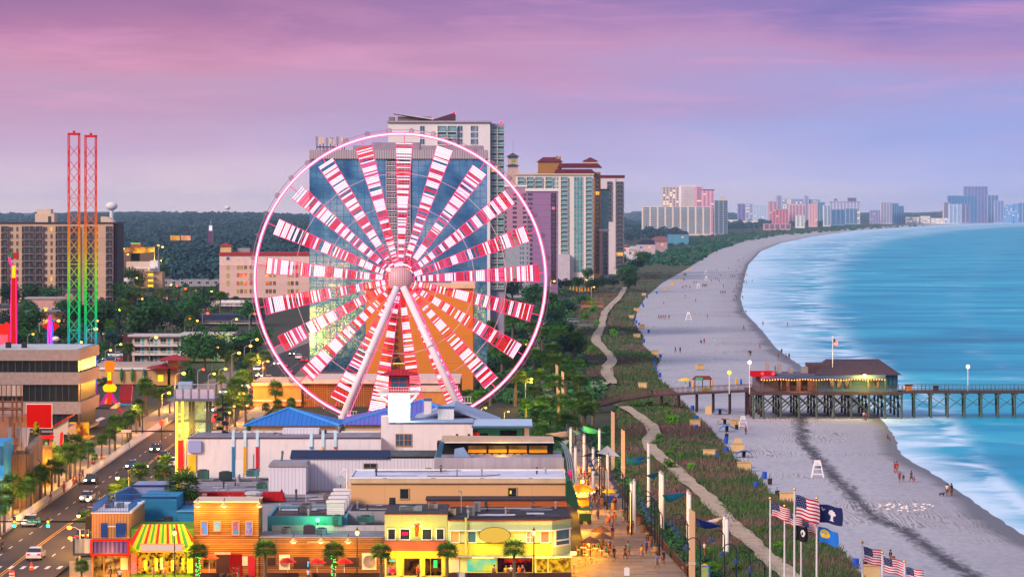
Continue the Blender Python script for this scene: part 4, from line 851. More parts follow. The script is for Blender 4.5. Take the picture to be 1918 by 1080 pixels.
ok = [(1035,580,625),(1015,585,640),(1045,598,650),(1060,605,650),(1078,628,672),(1055,625,680),(1030,545,590),(1060,520,545),(1085,518,542),(1035,515,548),(1110,522,548),(1065,560,590),(1090,552,575),(1130,515,545),(1000,530,580),(960,520,570),(1040,565,605),(985,630,690),(1020,655,700),(1150,520,540),(1175,495,530),(1190,480,515),(1205,470,500),(1160,470,505),(1180,515,545),(1075,640,670),(1050,672,712)]
for i, (x, yt, yb) in enumerate(ok):
 tree('%s%d' % (('oak', 'dark')[i % 2], i % 2), x, yt, yb, f'{nth(i)} {("dark","bright","bushy")[i%3]} tree in the thicket between towers and dunes', 'trees of the thicket by the dunes', 1.3)
bs = [(1252,883,36),(1275,862,16),(1294,882,22),(1246,764,16),(1236,770,12),(1250,780,20),(1258,796,30),(1216,763,16),(1237,825,18),(1228,838,20),(1262,848,14),(1270,840,12),(1255,858,22),(1393,965,14),(1400,970,16),(1425,1005,22),(1462,1035,30),(1150,632,24),(1082,690,30),(1060,690,36),(1072,660,24),(1110,660,18),(1095,600,24),(1105,570,20),(1330,1075,30),(1380,1078,30),(1325,1040,18),(1360,1050,20),(1345,1070,16),(1110,585,22),(1118,610,16),(1090,650,22)]
for i, (x, yb, w) in enumerate(bs):
 Y = gy(yb); s = w*Y/K/2.3; place('bush%d' % (i % 2), (wx(x, Y), Y, .4), f'{nth(i)} {("bright","rounded","low")[i%3]} green shrub among the dune grass', 'shrubs in the dunes', _tr.uniform(0, 6.28), (s, s, s*.8))
def grass(name, L, Rr, y0, y1, n, h, mat, label, avoid=()):
 V = []
 k = 0
 while k < n:
  y = y0 + (y1-y0)*rg.random()**.75; a, b = L(y), Rr(y); x = a + (b-a)*rg.random()
  if any(lo <= y <= hi and abs(x - interp(T, y)) < 7*(y-HZ)/300 for T, lo, hi in avoid): k += 1; continue
  Y = gy(y) + rg.uniform(-1, 1); X = wx(x, Y); z = max(0, dz(X, Y, (x-a)/(b-a)) - .1); k += 1
  pat = math.sin(X*.21+Y*.045)+math.sin(X*.09-Y*.06+2)+rg.normal()*.5
  for q in range(3):
   th = rg.uniform(0, 6.28); s = h*rg.uniform(.6, 1.25)*(1.15 if pat < 0 else .7); w = .10*(Y/450); dx, dy = math.cos(th), math.sin(th); ox, oy = rg.normal(scale=.3, size=2)
   V += [(X+ox-dx*w, Y+oy-dy*w, z), (X+ox+dx*w, Y+oy+dy*w, z), (X+ox+rg.normal(scale=.25), Y+oy+rg.normal(scale=.2), z+s)]
 V = np.array(V); tag(npmesh(name, V, np.arange(len(V)).reshape(-1, 3), mat), label, 'grass', kind='stuff')
m, n = _new('dune_grass'); tc = n('ShaderNodeTexCoord'); ge = n('ShaderNodeNewGeometry')
nz = n('ShaderNodeTexNoise', i_Vector=tc.outputs['Object'], i_Scale=.045, i_Detail=4., i_Distortion=.5)
f = n.math('ADD', n.math('MULTIPLY', n.math('SUBTRACT', nz.outputs[0], .5), 3.2), n.math('MULTIPLY_ADD', ge.outputs['Random Per Island'], .7, .15), clamp=True)
p = n('ShaderNodeBsdfPrincipled', i_Base_Color=n.ramp(f, [(0, '24501c'), (.40, '44602a'), (.58, '5c4a40'), (1, '704e52')]), i_Roughness=.8); n('ShaderNodeOutputMaterial', i_0=p.outputs[0])
AV = ((TRACK, 540, 724), (TRACK2, 764, 1120))
grass('dune_grass', lambda y: lw(y)+2, lambda y: dn(y)-1, 500, 1100, 30000, .75, m, 'brown and green dune grass', AV)
sp = []
for i in range(900):                                   # undergrowth of the grove between the wheel and the dunes
 y = 520 + 330*_tr.random(); x0 = 905 if y < 760 else 985; x1 = min(lw(y) + 8, 1130 if y < 760 else interp(BWR, y) - 10); x1 = max(x1, x0+20)
 px = x0 + (x1-x0)*_tr.random(); Y = gy(y)
 if interp(BWL, y)-4 < px < interp(BWR, y)+4 and y > 800: continue
 sp.append((wx(px, Y), Y, 0, _tr.uniform(1., 2.6), _tr.uniform(.6, 2.2)))
for i in range(500):
 y = 800 + 285*_tr.random(); a = interp(BWR, y)+14; b = lw(y)+4; px = a + max(3, b-a)*_tr.random(); Y = gy(y); sp.append((wx(px, Y), Y, 0, _tr.uniform(.4, 1.1), _tr.uniform(.4, 1.0)))
wood('undergrowth', 'low green undergrowth between boardwalk, wheel and dunes', sp, LEAF('under_leaf', '164028', '3c7236', .1))
sp = []
for i in range(900):                                   # hedges and scrub of the motel district
 y = 505 + 215*_tr.random()**1.2; px = -10 + 520*_tr.random(); Y = gy(y)
 if abs(px - rc(max(y, 560))) < hw(y, 15) or (196 < px < 340 and 650 < y): continue
 if 365 < px and y > 590: continue
 sp.append((wx(px, Y), Y, 0, _tr.uniform(1.2, 3.2), _tr.uniform(.8, 3.0)))
wood('hedge_scrub', 'hedges and low scrub around the motels and car parks', sp, LEAF('under_leaf2', '143a28', '366a30', .1))
# ================================================================ the big wheel
WY = 562.0; S = WY/K; hub = Vector((wx(750, WY), WY, wz(523, WY)))
wheel = thing('ferris_wheel', 'giant observation wheel with red and white lit spokes', 'ferris wheel', (hub.x, WY, 0))
PNK = E('led_pink', 'ff5c9c', 1.25); WHL = E('led_white', 'ffd2e4', 1.4); REDL = E('led_red', 'e8042c', 1.1); DPK = E('led_rose', 'f83c7c', 1.1); STW = M('wheel_white', 'd9cdd4', rough=.4, var=.04)
def ringpts(r, y, k=84): return [(hub.x + r*math.sin(2*math.pi*i/k), WY+y, hub.z + r*math.cos(2*math.pi*i/k)) for i in range(k+1)]
Rm = 272*S
r = MB().path(ringpts(Rm, -1.0), .32, 6).build('rim', PNK, wheel); MB().path(ringpts(Rm, 1.0), .20, 6).build('rim', DPK, wheel); MB().path(ringpts(Rm, -1.34), .15, 6).build('rim_light', WHL, wheel)
st = MB()
for i in range(84):
 a = 2*math.pi*i/84; p = Vector((math.sin(a), 0, math.cos(a))); st.tube(hub+p*Rm+Vector((0,-1,0)), hub+p*Rm+Vector((0,1,0)), .06, n=4)
st.path(ringpts(280*S, 0), .07, 4).build('rim_truss', M('wheel_mauve', '9a7a92', rough=.5), wheel)
for q in (200, 140, 72):
 pts = [hub + Vector((q*S*math.sin(R(1.6+360/21*(i+.0))), -.6, q*S*math.cos(R(1.6+360/21*i)))) for i in range(22)]
 MB().path(pts, .06, 4).build('tie_ring', M('wheel_tie', 'd8a8bc', rough=.4), wheel)
rnd = random.Random(9)
for i in range(21):
 th = R(1.6 + 360/21*i); u = Vector((math.sin(th), 0, math.cos(th))); v = Vector((math.cos(th), 0, -math.sin(th))); r0, r1 = 23*S, (256 + rnd.uniform(-4, 4))*S
 hwid = lambda r: (3.2 + 12.6*(r/(258*S))**1.05)*S
 fr = MB()
 for s in (-1, 1): fr.tube(hub+u*r0+v*s*hwid(r0), hub+u*r1+v*s*hwid(r1), .07, n=4)
 fr.tube(hub+u*r1*.98, hub+u*Rm*1.0, .10, n=4)
 sp_ = fr.build('spoke', DPK, wheel); bars = MB(); q = r0 + .15; low = u.z < -.1
 run = 0; mi = 0
 while q < r1 - .1:
  if run <= 0: mi = rnd.choices((0, 1, 2), (.54, .30 + .18*low, .16))[0]; run = rnd.choice((1, 1, 2) if mi == 0 else (1, 1, 1, 2))
  run -= 1; pt = rnd.choice((.20, .24, .28, .34)); w = hwid(q); y = -.18 - .02*(mi)
  if rnd.random() > .13:
   a, b = q + .03, q + pt*(.80 if mi == 0 else .72); bars.mat(mi)
   P_ = [hub + u*rr + v*ss*w*.97 + Vector((0, yy, 0)) for yy in (y-.1, y) for rr, ss in ((a, -1), (b, -1), (b, 1), (a, 1))]
   bars.add(P_, [(0, 1, 2, 3), (7, 6, 5, 4), (0, 4, 5, 1), (1, 5, 6, 2), (2, 6, 7, 3), (3, 7, 4, 0)])
  q += pt
 lb = bars.build('trail_bars', [WHL, REDL, DPK], sp_); lb['label'] = 'swept white and red light trails shaped as bars'  # added bars give the swept light trails of the turning spokes a solid shape
for i in range(42):
 a = 2*math.pi*(i+.5)/42; c = hub + Vector((math.sin(a), 0, math.cos(a)))*(277.5*S)
 mb = MB(); mb.T = Matrix.Translation(c) @ Matrix.Rotation(a, 4, 'Y'); mb.lathe([(.12, -.62), (.42, -.45), (.50, 0), (.42, .45), (.12, .62)], n=8)
 if 'cabin_glass' not in MATS:
  m, n = _new('cabin_glass'); MATS['cabin_glass'] = m
  p = n('ShaderNodeBsdfPrincipled', i_Base_Color=lin('8a6a84'), i_Roughness=.1, i_Alpha=.32); n('ShaderNodeOutputMaterial', i_0=p.outputs[0])
 mb.build('cabin', MATS['cabin_glass'], wheel, True)
m, n = _new('hub_dots'); tc = n('ShaderNodeTexCoord'); sp = n('ShaderNodeSeparateXYZ', i_0=tc.outputs['Object'])
dx = n.math('SUBTRACT', n.math('FRACT', n.math('MULTIPLY', sp.outputs[0], 3.2)), .5); dzz = n.math('SUBTRACT', n.math('FRACT', n.math('MULTIPLY', sp.outputs[2], 3.2)), .5)
d2 = n.math('ADD', n.math('MULTIPLY', dx, dx), n.math('MULTIPLY', dzz, dzz))
p = n('ShaderNodeBsdfPrincipled', i_Base_Color=n.mix(n.math('LESS_THAN', d2, .09), lin('d2a8b0'), lin('7e3444')), i_Roughness=.5); n('ShaderNodeOutputMaterial', i_0=p.outputs[0])
hb = MB(); hb.T = Matrix.Translation(hub) @ Matrix.Rotation(R(90), 4, 'X'); hb.lathe([(2.1, -1.6), (2.15, 1.0), (1.9, 1.35), (1.2, 1.75), (.1, 1.95)], n=28); hb.build('hub', m, wheel, True)
LEG = M('leg_white', 'dccdd6', rough=.35, var=.04)
for s, (fx, fy) in enumerate(((636, 797), (864, 768))):
 top = hub + Vector((-.5 if s == 0 else .5, -2.4, -1.2)); d = Vector((wx(fx, WY), WY-3.2, wz(fy, WY))) - top; foot = top + d*((top.z-.3)/-d.z)
 mid = top + d*.47
 lg = MB().tube(top, foot, .58, .64, 14).build('leg', LEG, wheel, True)
 MB().tube(mid - d*.004, mid + d*.004, 0.80, n=14).tube(top + d*.93, top + d*.938, .84, n=14).build('flange', LEG, lg)
 e = Vector((.95, -.2, 0)); MB().tube(top + d*.06 + e, top + d*.99 + e, .09, n=5).build('light_strip', PNK, lg)
 pl = MB(); c = top + d*.93; pl.box(c.x-.2+1.0, c.x+2.6, c.y-1, c.y+1, c.z-.1, c.z)
 for q in range(4): pl.tube((c.x+.9+.5*q, c.y-1, c.z), (c.x+.9+.5*q, c.y-1, c.z+1.1), .05, n=4)
 pl.tube((c.x+.9, c.y-1, c.z+1.1), (c.x+2.6, c.y-1, c.z+1.1), .05, n=4).build('landing', STW, lg)
 top2 = top + Vector((0, 4.8, 0)); foot2 = foot + Vector((0, 7.5, 0)); MB().tube(top2, foot2, .5, .55, 12).build('leg', LEG, wheel, True)
# ================================================================ amusement rides, office block and street on the left
m, n = _new('rainbow_led'); MATS['rainbow_led'] = m
tc = n('ShaderNodeTexCoord'); sp = n('ShaderNodeSeparateXYZ', i_0=tc.outputs['Object'])
c = n.ramp(n.math('DIVIDE', sp.outputs[2], 60.0), [(0, '8a1060'), (.03, 'a02a90'), (.06, '2a70e0'), (.16, '2a5af0'), (.22, '20a0b0'), (.30, '18c070'), (.40, '30d040'), (.50, 'b0c020'), (.56, 'd89018'), (.66, 'e06418'), (.74, 'd83a14'), (.85, 'd81c1c'), (1, 'c02428')])
e = n('ShaderNodeEmission', i_Color=c, i_Strength=.85); n('ShaderNodeOutputMaterial', i_0=e.outputs[0])
def lattice(label, xa, xb, yt, Y):
 t = thing('slingshot_tower', label, 'ride tower', (wx((xa+xb)/2, Y), Y+1.2, 0)); X0, X1 = wx(xa, Y), wx(xb, Y); zt = wz(yt, Y); w = X1-X0
 cs = [(X0, Y), (X1, Y), (X1, Y+w), (X0, Y+w)]
 for a, b in cs: MB().tube((a, b, 0), (a, b, zt), .13, n=5).build('chord', m, t)
 br = MB(); z = 0.5; k = 0
 while z < zt - 3:
  for i in range(4):
   a, b = cs[i], cs[(i+1) % 4]
   if (k+i) % 2: a, b = b, a
   br.tube((a[0], a[1], z), (b[0], b[1], z+3), .08, n=4)
  if k % 5 == 0:
   for i in range(4): a, b = cs[i], cs[(i+1) % 4]; br.tube((a[0], a[1], z), (b[0], b[1], z), .09, n=4)
  z += 3; k += 1
 br.build('bracing', m, t); MB().box(X0-.1, X1+.1, Y-.1, Y+w+.1, zt, zt+.5).tube((X0+w/2, Y+w/2, zt), (X0+w/2, Y+w/2, zt+1), .3).build('head', M('ride_red', 'b01c20'), t)
lattice('left rainbow lit lattice tower of the slingshot ride', 127.5, 147, 253, 728); lattice('right rainbow lit lattice tower of the slingshot ride', 159, 178.5, 257, 735)
RL = E('neon_red', 'ff2218', 1.15); ML = E('neon_magenta', 'ff2a90', 1.3); YL = E('neon_yellow', 'ffc410', 1.2); BL = E('neon_blue', '3a5cff', 1.2); RP = M('ride_red', 'b01c20'); GL = E('neon_green', '38f070', 1.2)
Y = 760; t = thing('drop_tower', 'red neon drop tower ride with yellow top at the far left', 'ride', (wx(27, Y), Y, 0))
MB().box(wx(21, Y), wx(31, Y), Y, Y+1.2, 0, wz(520, Y)).build('column', E('ride_lit_red', 'd01818', .9), t); MB().box(wx(22, Y), wx(28, Y), Y-.1, Y+1.1, wz(520, Y), wz(498, Y)).build('column_top', YL, t)
MB().path([(wx(20, Y), Y-.2, 4), (wx(20.5, Y), Y-.2, wz(590, Y)), (wx(22, Y), Y-.2, wz(500, Y))], .12, 5).path([(wx(32, Y), Y-.2, 4), (wx(30.5, Y), Y-.2, wz(595, Y)), (wx(30, Y), Y-.2, wz(502, Y))], .12, 5).path([(wx(23, Y), Y-.2, wz(498, Y)), (wx(18.5, Y), Y-.2, wz(490, Y)), (wx(18, Y), Y-.2, wz(480, Y))], .3, 6).build('neon_edge', ML, t)
MB().box(wx(17, Y), wx(24, Y), Y-.5, Y+1, wz(482, Y), wz(474, Y)).build('gondola_green', M('ride_green', '1f7a34'), t); MB().box(wx(25, Y), wx(34, Y), Y-.5, Y+1, wz(485, Y), wz(473, Y)).build('gondola_red', RP, t)
t = thing('ride_panel', 'jagged red flame ride backdrop glowing at the left frame edge', 'ride', (wx(8, Y), Y+2, 0))
MB().prism([(wx(-6, Y), wz(640, Y)), (wx(19, Y), wz(640, Y)), (wx(19, Y), wz(607, Y)), (wx(12, Y), wz(606, Y)), (wx(9, Y), wz(603, Y)), (wx(6, Y), wz(607, Y)), (wx(-6, Y), wz(608, Y))], Y+2, Y+2.6).build('panel', RL, t); MB().box(0, 1, 0, 1, 0, 1)
MB().box(wx(-6, Y), wx(12, Y), Y+1.4, Y+1.9, wz(660, Y), wz(627, Y)).build('grid_panel', E('grid_pink', 'ff5a70', 1.), t); MB().box(wx(-6, Y), wx(19, Y), Y+2, Y+3, 0, wz(640, Y)).build('base', RP, t)
t = thing('rocket_ride', 'small lit rocket ride with red disc and blue neon column', 'ride', (wx(94, 750), 750, 0)); Y = 750
MB().lathe([(.75, 0), (.75, 4), (.5, 6.4), (.2, 7.7)], (wx(94, Y), Y, wz(652, Y)), 10).build('column', BL, t); MB().tube((wx(94, Y), Y, 0), (wx(94, Y), Y, wz(650, Y)), .4).build('base', DGREY, t)
MB().prism([(wx(78, Y), wz(612, Y)), (wx(84, Y), wz(607, Y)), (wx(92, Y), wz(600, Y)), (wx(104, Y), wz(605, Y)), (wx(111, Y), wz(611, Y)), (wx(104, Y), wz(616, Y)), (wx(96, Y), wz(624, Y)), (wx(84, Y), wz(615, Y))], Y+.9, Y+1.3).build('disc', E('disc_red', 'd81414', .9), t)
for sx in (-1, 1): MB().tube((wx(94+3.6*sx, Y), Y-.8, wz(650, Y)), (wx(94+1*sx, Y), Y-.6, wz(592, Y)), .16, n=5).build('neon_edge', ML, t)
MB().ball((wx(105, Y), Y-.5, wz(634, Y)), .9, 10, .6).build('saucer', WHITE, t)
Y = 700; t = thing('claw_ride', 'red and yellow claw ride on magenta legs before the surf shop wall', 'ride', (wx(205, Y), Y, 0)); X = wx(205, Y)
MB().box(X-.5, X+.5, Y, Y+1, 0, wz(690, Y)).build('mast', E('mast_red', 'e03010', .9), t); MB().lathe([(.9, -1.0), (1.1, 0), (1.2, .9), (.8, 1.4)], (X, Y+.5, wz(685, Y)-.3), 10).build('head', E('head_orange', 'ff7a18', 1.), t)
MB().lathe([(1.2, 0), (1.5, .6), (1.5, 1.1), (1.0, 1.6)], (X, Y+.5, wz(733, Y)), 12).build('ring', YL, t); MB().box(X-.42, X+.42, Y-.08, Y-.01, wz(712, Y), wz(692, Y)).build('flame_panel', YL, t)
for s in (-1, 1): MB().tube((X+s*.5, Y, wz(738, Y)), (X+s*2.4, Y-1, wz(768, Y)), .35, .35).build('leg', E('leg_magenta', 'd0208a', .9), t); MB().tube((X+s*.4, Y+1.2, wz(740, Y)), (X+s*1.6, Y+2, wz(768, Y)), .3, .3).build('leg', E('leg_orange', 'f08018', .9), t)
Y = 790; t = bldg('surf_shop', 'long beige surf shop with red hipped entry roofs and surfboards on its wall', 170, 296, 692, Y, 16, M('surf_beige', 'c09c74', streak=.1))
MB().box(wx(169, Y), wx(297, Y), Y-.5, Y+16.5, wz(691.8, Y), wz(689, Y)).build('parapet', WHITE, t); MB().box(wx(172, Y), wx(296, Y), Y+4, Y+20, wz(689, Y)+.01, wz(684, Y)).build('roof', M('roof_stone', '9c8c84'), t)
for x0, x1, yt, ye, ya in ((297, 323, 720, 687, 680), (318, 336, 720, 672, 663)):
 k = MB().box(wx(x0, Y), wx(x1, Y), Y-5, Y+1, 0, wz(ye, Y)).build('entry', M('surf_gold', 'b88a4c', streak=.1), t); MB().hip(wx(x0, Y), wx(x1, Y), Y-5, Y+1, wz(ye, Y), wz(ya, Y), .2, 2.6).build('roof', M('red_tile', 'a02436', col2='7c1a2c', scale=2.), k)
MB().box(wx(300, Y), wx(310, Y), Y-5.1, Y-5.01, wz(712, Y), wz(700, Y)).build('lit_window', LITY, t)
for x, c in ((228, '1c6a3a'), (248, '2a7a34'), (270, '2a6a7a')):
 sb = MB(); sb.lathe([(.05, 0), (.35, .9), (.42, 2.1), (.3, 3.1), (.04, 3.6)], (wx(x, Y), Y-.55, wz(716, Y)), 8); sb.build('surfboard', M('board'+c, c, rough=.4), t)
Y = 690; t = bldg('teal_shop', 'teal box shop with slanting cream side by the ride', 170, 200, 769, Y, 14, M('teal_panel', '2aa88a', var=.08), roof=M('roof_black', '16161c'))
MB().prism([(wx(200, Y)+.02, 0), (wx(216, Y), 0), (wx(216, Y), wz(756, Y)), (wx(200, Y)+.02, wz(767, Y))], Y+1, Y+9).build('side_wall', M('shop_cream', 'c0a888'), t)
t = bldg('funhouse', 'crooked funhouse with tilted red tiled roof', 214, 246, 772, 680, 10, M('fun_yellow', 'b88430')); Y = 680
MB().prism([(wx(224, Y), wz(754, Y)), (wx(246, Y), wz(755, Y)), (wx(249, Y), wz(720, Y)), (wx(227, Y), wz(720, Y))], Y-.8, Y-.01).build('roof', LINES('fun_tile', '9a2430', '5a1420', .5, .3), t)
MB().prism([(wx(222, Y), wz(758, Y)), (wx(248, Y), wz(759, Y)), (wx(248, Y), wz(755.5, Y)), (wx(223, Y), wz(755, Y))], Y-1.2, Y-.81).build('eave', M('fun_blue', '2a78a8'), t)
MB().prism([(wx(216, Y), wz(785, Y)), (wx(224, Y), wz(763, Y)), (wx(233, Y), wz(772, Y)), (wx(226, Y), wz(786, Y))], Y-1, Y-.5).build('gable', RP, t)
t = bldg('green_stall', 'low white roofed stall with green lit side', 168, 205, 790, 650, 8, M('stall_teal', '3c9a9a')); MB().prism([(wx(166, 650), wz(790, 650)), (wx(206, 650), wz(800, 650)), (wx(206, 650), wz(792, 650)), (wx(180, 650), wz(786, 650))], 648, 659).build('roof', WHITE, t)
MB().box(wx(198, 650), wx(205, 650), 649.8, 649.97, wz(815, 650), wz(797, 650)).build('lit_side', GL, t)
Y = 615; BAND = M('exposed_aggregate', '9c8c88', col2='80706e', scale=1.4); X0, X1, X2, X3 = wx(-30, Y), wx(116, Y), wx(150.5, Y), wx(169, Y)
t = thing('office_building', 'beige office block with bands of dark glass at the left edge', 'building', (X0, Y, 0))
fp = [(X0, Y), (X1, Y), (X2, Y), (wx(169, Y+12), Y+12), (wx(169, Y+12), Y+26), (X0, Y+26)]
ins = [(X0, Y+.7), (X1-.1, Y+.7), (X2-.5, Y+.7), (fp[3][0]-.7, Y+12.2), (fp[3][0]-.7, Y+25.5), (X0, Y+25.5)]
lv = [(675, 655), (720, 697), (775, 752), (830, 806)]
for a, b in lv: MB().plan(fp, max(0, wz(a, Y)), wz(b, Y)).build('band', BAND, t)
for (a, b) in ((697, 675), (752, 720), (806, 775)):
 g = MB().plan(ins, wz(a, Y)+.004, wz(b, Y)-.004).build('window_band', GLASS('office_glass', '0c0e14', col2='1e2620', rough=.28, spec=.35), t)
 mu = MB()
 for x in (4, 14, 28, 41, 54, 65, 77, 92, 104, 116, 128, 150): mu.box(wx(x, Y)-.06, wx(x, Y)+.06, Y+.58, Y+.72, wz(a, Y)+.01, wz(b, Y)-.01)
 mu.build('mullions', M('mullion_grey', '4a4650'), g)
MB().plan([(X0, Y+1), (X1, Y+1), (X2-.6, Y+1.2), (fp[3][0]-1, Y+12), (fp[3][0]-1, Y+25), (X0, Y+25)], wz(655, Y)+.003, wz(655, Y)+.12).build('roof', M('roof_pale', 'a8b0b4'), t)
for x, y in ((5, 652), (35, 653)): MB().box(wx(x-4, Y), wx(x+4, Y), Y+6, Y+8, wz(655, Y)+.13, wz(643, Y)).build('roof_unit', M('unit_plum', '2a2430'), t)
Y = 545; t = thing('billboard', 'big plain red billboard with white edge in front of the office block', 'billboard', (wx(73, Y), Y, 0))
MB().box(wx(49.5, Y), wx(96.5, Y), Y, Y+.4, wz(801, Y), wz(757, Y)).build('face', E('billboard_red', 'd81008', .8), t); MB().box(wx(48.6, Y), wx(97.4, Y), Y+.05, Y+.5, wz(802, Y), wz(755.8, Y)).build('frame', WHITE, t); MB().tube((wx(73, Y), Y+.8, 0), (wx(73, Y), Y+.8, wz(800, Y)), .35).build('post', DGREY, t)
RUST = M('rust', '5c3424', col2='8a5434', scale=.8); TIN = LINES('tin_roof', '8c8490', '5a4c50', .7, .12, axis=0, var=.3)
Y = 520; t = thing('rusty_scaffold', 'rust streaked tin canopy on corroded posts and platform', 'structure frame', (wx(20, Y), Y, 0))
MB().prism([(wx(-12, Y), wz(741, Y)), (wx(42, Y), wz(741, Y)), (wx(42, Y), wz(721, Y)), (wx(-12, Y), wz(721, Y))], Y, Y+.3).build('canopy', LINES('rust_tin', 'a89890', '6c4434', .8, .25, axis=0, var=.45), t)
fr = MB()
for x in (4, 22, 30, 40): fr.tube((wx(x, Y), Y+.8, wz(790, Y)), (wx(x, Y), Y+.8, wz(740, Y)), .18, n=5)
for y in (752, 764, 767): fr.tube((wx(-10, Y), Y+.6, wz(y, Y)), (wx(42, Y), Y+.6, wz(y, Y)), .15, n=5)
fr.build('frame', RUST, t)
t = bldg('stucco_house', 'stained pink stucco house wall under the rusty canopy', -20, 36, 780, 522, 8, M('stucco_stain', '9a6c58', col2='7a5648', scale=.4, streak=.5))
t = bldg('tin_hut', 'weathered hut with blue tin roof and tall flue pipe', 10, 55, 842, 470, 10, LINES('hut_boards', '5e4c4a', '2c2426', .6, .12, axis=0, var=.4)); Y = 470
MB().prism([(wx(9, Y), wz(842, Y)), (wx(52, Y), wz(842, Y)), (wx(57, Y), wz(800, Y)), (wx(17, Y), wz(800, Y))], Y-.8, Y-.02).build('roof', TIN, t); MB().tube((wx(30, Y), Y-1.5, wz(905, Y)), (wx(28.5, Y), Y-1.5, wz(790, Y)), .28).lathe([(.6, 0), (.5, .8), (.1, 1.3)], (wx(29, Y), Y-1.5, wz(832, Y))).build('flue', RUST, t)
t = bldg('rust_building', 'big corrugated rust stained wall behind the pavement palms', 10, 56, 850, 455, 3, LINES('rust_boards', '6a5652', '30242a', 1.2, .08, axis=0, var=.5)); MB().plan([(wx(56, 455)+.02, 455.2), (wx(80, 480), 480), (wx(80, 480)-1, 481), (wx(56, 455)-1, 457)], 0, wz(840, 455)).build('side_wall', LINES('rust_boards2', '7a6458', '3a2a28', 1.1, .08, axis=1, var=.5), t)
t = bldg('blue_building', 'bright blue building edge at the left of the frame', -20, 7, 828, 448, 9, M('bright_blue', '2a86c4')); MB().box(wx(0, 448), wx(5, 448), 447.8, 447.98, wz(870, 448), wz(835, 448)).build('window', BLUEG, t); MB().prism([(wx(-20, 448), wz(895, 448)), (wx(26, 448), wz(895, 448)), (wx(22, 448), wz(890, 448)), (wx(-20, 448), wz(888, 448))], 444, 447.9).build('awning', M('awning_blue', '4a9ab8'), t)
t = bldg('red_edged_shop', 'small cream shop with sloping red roof edge beside the office block', 100, 128, 800, 575, 10, CREAM); MB().prism([(wx(99, 575), wz(800, 575)), (wx(128, 575), wz(782, 575)), (wx(128, 575), wz(779.5, 575)), (wx(99, 575), wz(797, 575))], 574.5, 584).build('roof', M('edge_red', 'b81c20'), t)
MB().prism([(wx(101, 575), wz(800, 575)), (wx(127.5, 575), wz(800, 575)), (wx(127.5, 575), wz(782.5, 575))], 575.0, 575.4).build('gable', CREAM, t)
Y = 505
for nm, lb, pts, mt in (('flame_sign', 'yellow and black flame shaped sign above the pavement', [(61, 812), (72, 812), (73, 798), (70, 790), (66, 789), (62, 796)], E('flame_lit', 'b89018', .8, col2='1c1608', scale=1.6)), ('arrow_sign', 'red lit arrow sign pointing right', [(73, 821), (95, 821), (95, 825), (102, 818), (95, 811), (95, 815), (73, 815)], RL), ('blade_sign', 'upright red lit blade sign', [(111, 833), (117, 831), (118, 808), (113, 810)], RL), ('blade_sign', 'black upright sign box beside the red one', [(119, 838), (127, 838), (127, 813), (119, 813)], BLACK), ('neon_front', 'multicoloured neon shop front under the flame sign', [(84, 852), (104, 846), (104, 826), (84, 828)], E('neon_multi', 'ff5020', 1., col2='30d060', scale=.9)), ('shop_sign', 'orange board sign hanging over the pavement palms', [(76, 870), (103, 876), (103, 864), (80, 858)], M('board_orange', 'c05a20'))):
 q = thing(nm, lb, 'sign', (wx(pts[0][0], Y), Y, 0)); MB().prism([(wx(a, Y), wz(b, Y)) for a, b in pts], Y, Y+.3).build('face', mt, q); xm = sum(p[0] for p in pts)/len(pts); ym = min(p[1] for p in pts)+3; MB().tube((wx(xm, Y), Y+.45, 0), (wx(xm, Y), Y+.45, wz(ym, Y)), .12, n=5).build('post', BLACK, q); Y += 3
for i, (x0, x1, y, Y, c) in enumerate(((56, 84, 840, 490, 'b07a34'), (84, 128, 846, 540, 'a8722c'), (128, 168, 822, 600, 'b8862c'))):
 t = bldg('arcade_front', f'{("first","second","third")[i]} amber lit arcade front behind the left pavement palms', x0, x1, y, Y, 8, M('arc'+c, c)); MB().box(wx(x0+1, Y), wx(x1-1, Y), Y-.2, Y-.02, .1, 3.0).build('lit_front', E('arcade_glow', 'f0a020', 1.0, col2='7a2a10', scale=.8), t)
 lamp('arcade_light', (wx((x0+x1)/2, Y), Y-4, 3), 'ffb030', 1500, .5, t)
def cobra(key, col, s=6.):
 t = thing('street_light', '', 'street lamp'); MB().tube((0, 0, 0), (0, 0, 8.6), .13, .08).build('pole', STEEL, t); MB().path([(0, 0, 8.5), (.8, 0, 9.0), (1.8, 0, 9.2)], .06, 5).build('arm', STEEL, t)
 h = MB().box(1.6, 2.4, -.16, .16, 9.12, 9.3).build('lamp_head', STEEL, t); MB().ball((2.0, 0, 9.0), .5, 8, .36).build('bulb', E('bulb'+col, col, s), h); PROTO[key] = (t, False)
for k, c in (('amber', 'ffb040'), ('orange', 'ff7a28'), ('redlamp', 'ff3a18'), ('green', 'c0e030')): cobra(k, c)
LM = [('amber',228,465,515),('amber',238,476,512),('amber',303,462,498),('orange',295,459,495),('orange',265,559,600),('redlamp',310,558,598),('redlamp',346,540,580),('redlamp',366,543,575),('amber',319,533,565),('green',222,579,630),('green',298,585,635),('orange',289,592,640),('orange',260,594,642),('redlamp',387,586,632),('amber',368,600,640),('orange',354,596,640),('green',441,597,640),('redlamp',475,587,634),('orange',338,574,610),('amber',479,635,690),('green',224,644,690),('amber',290,631,690),('amber',341,698,770),('amber',399,699,750),('amber',420,690,745),('amber',467,647,700),('amber',314,735,795),('amber',176,615,690),('redlamp',379,691,740),('orange',83,580,630),('orange',107,600,660),('amber',445,660,720)] + [(('amber', 'orange')[i % 2], 428+9*i, 772-12*i, 815-12*i) for i in range(9)] + [('amber',150,640,690),('orange',60,625,670),('amber',205,655,700),('orange',180,600,650),('amber',405,650,695),('redlamp',330,535,565),('amber',255,520,550),('green',395,545,580)]
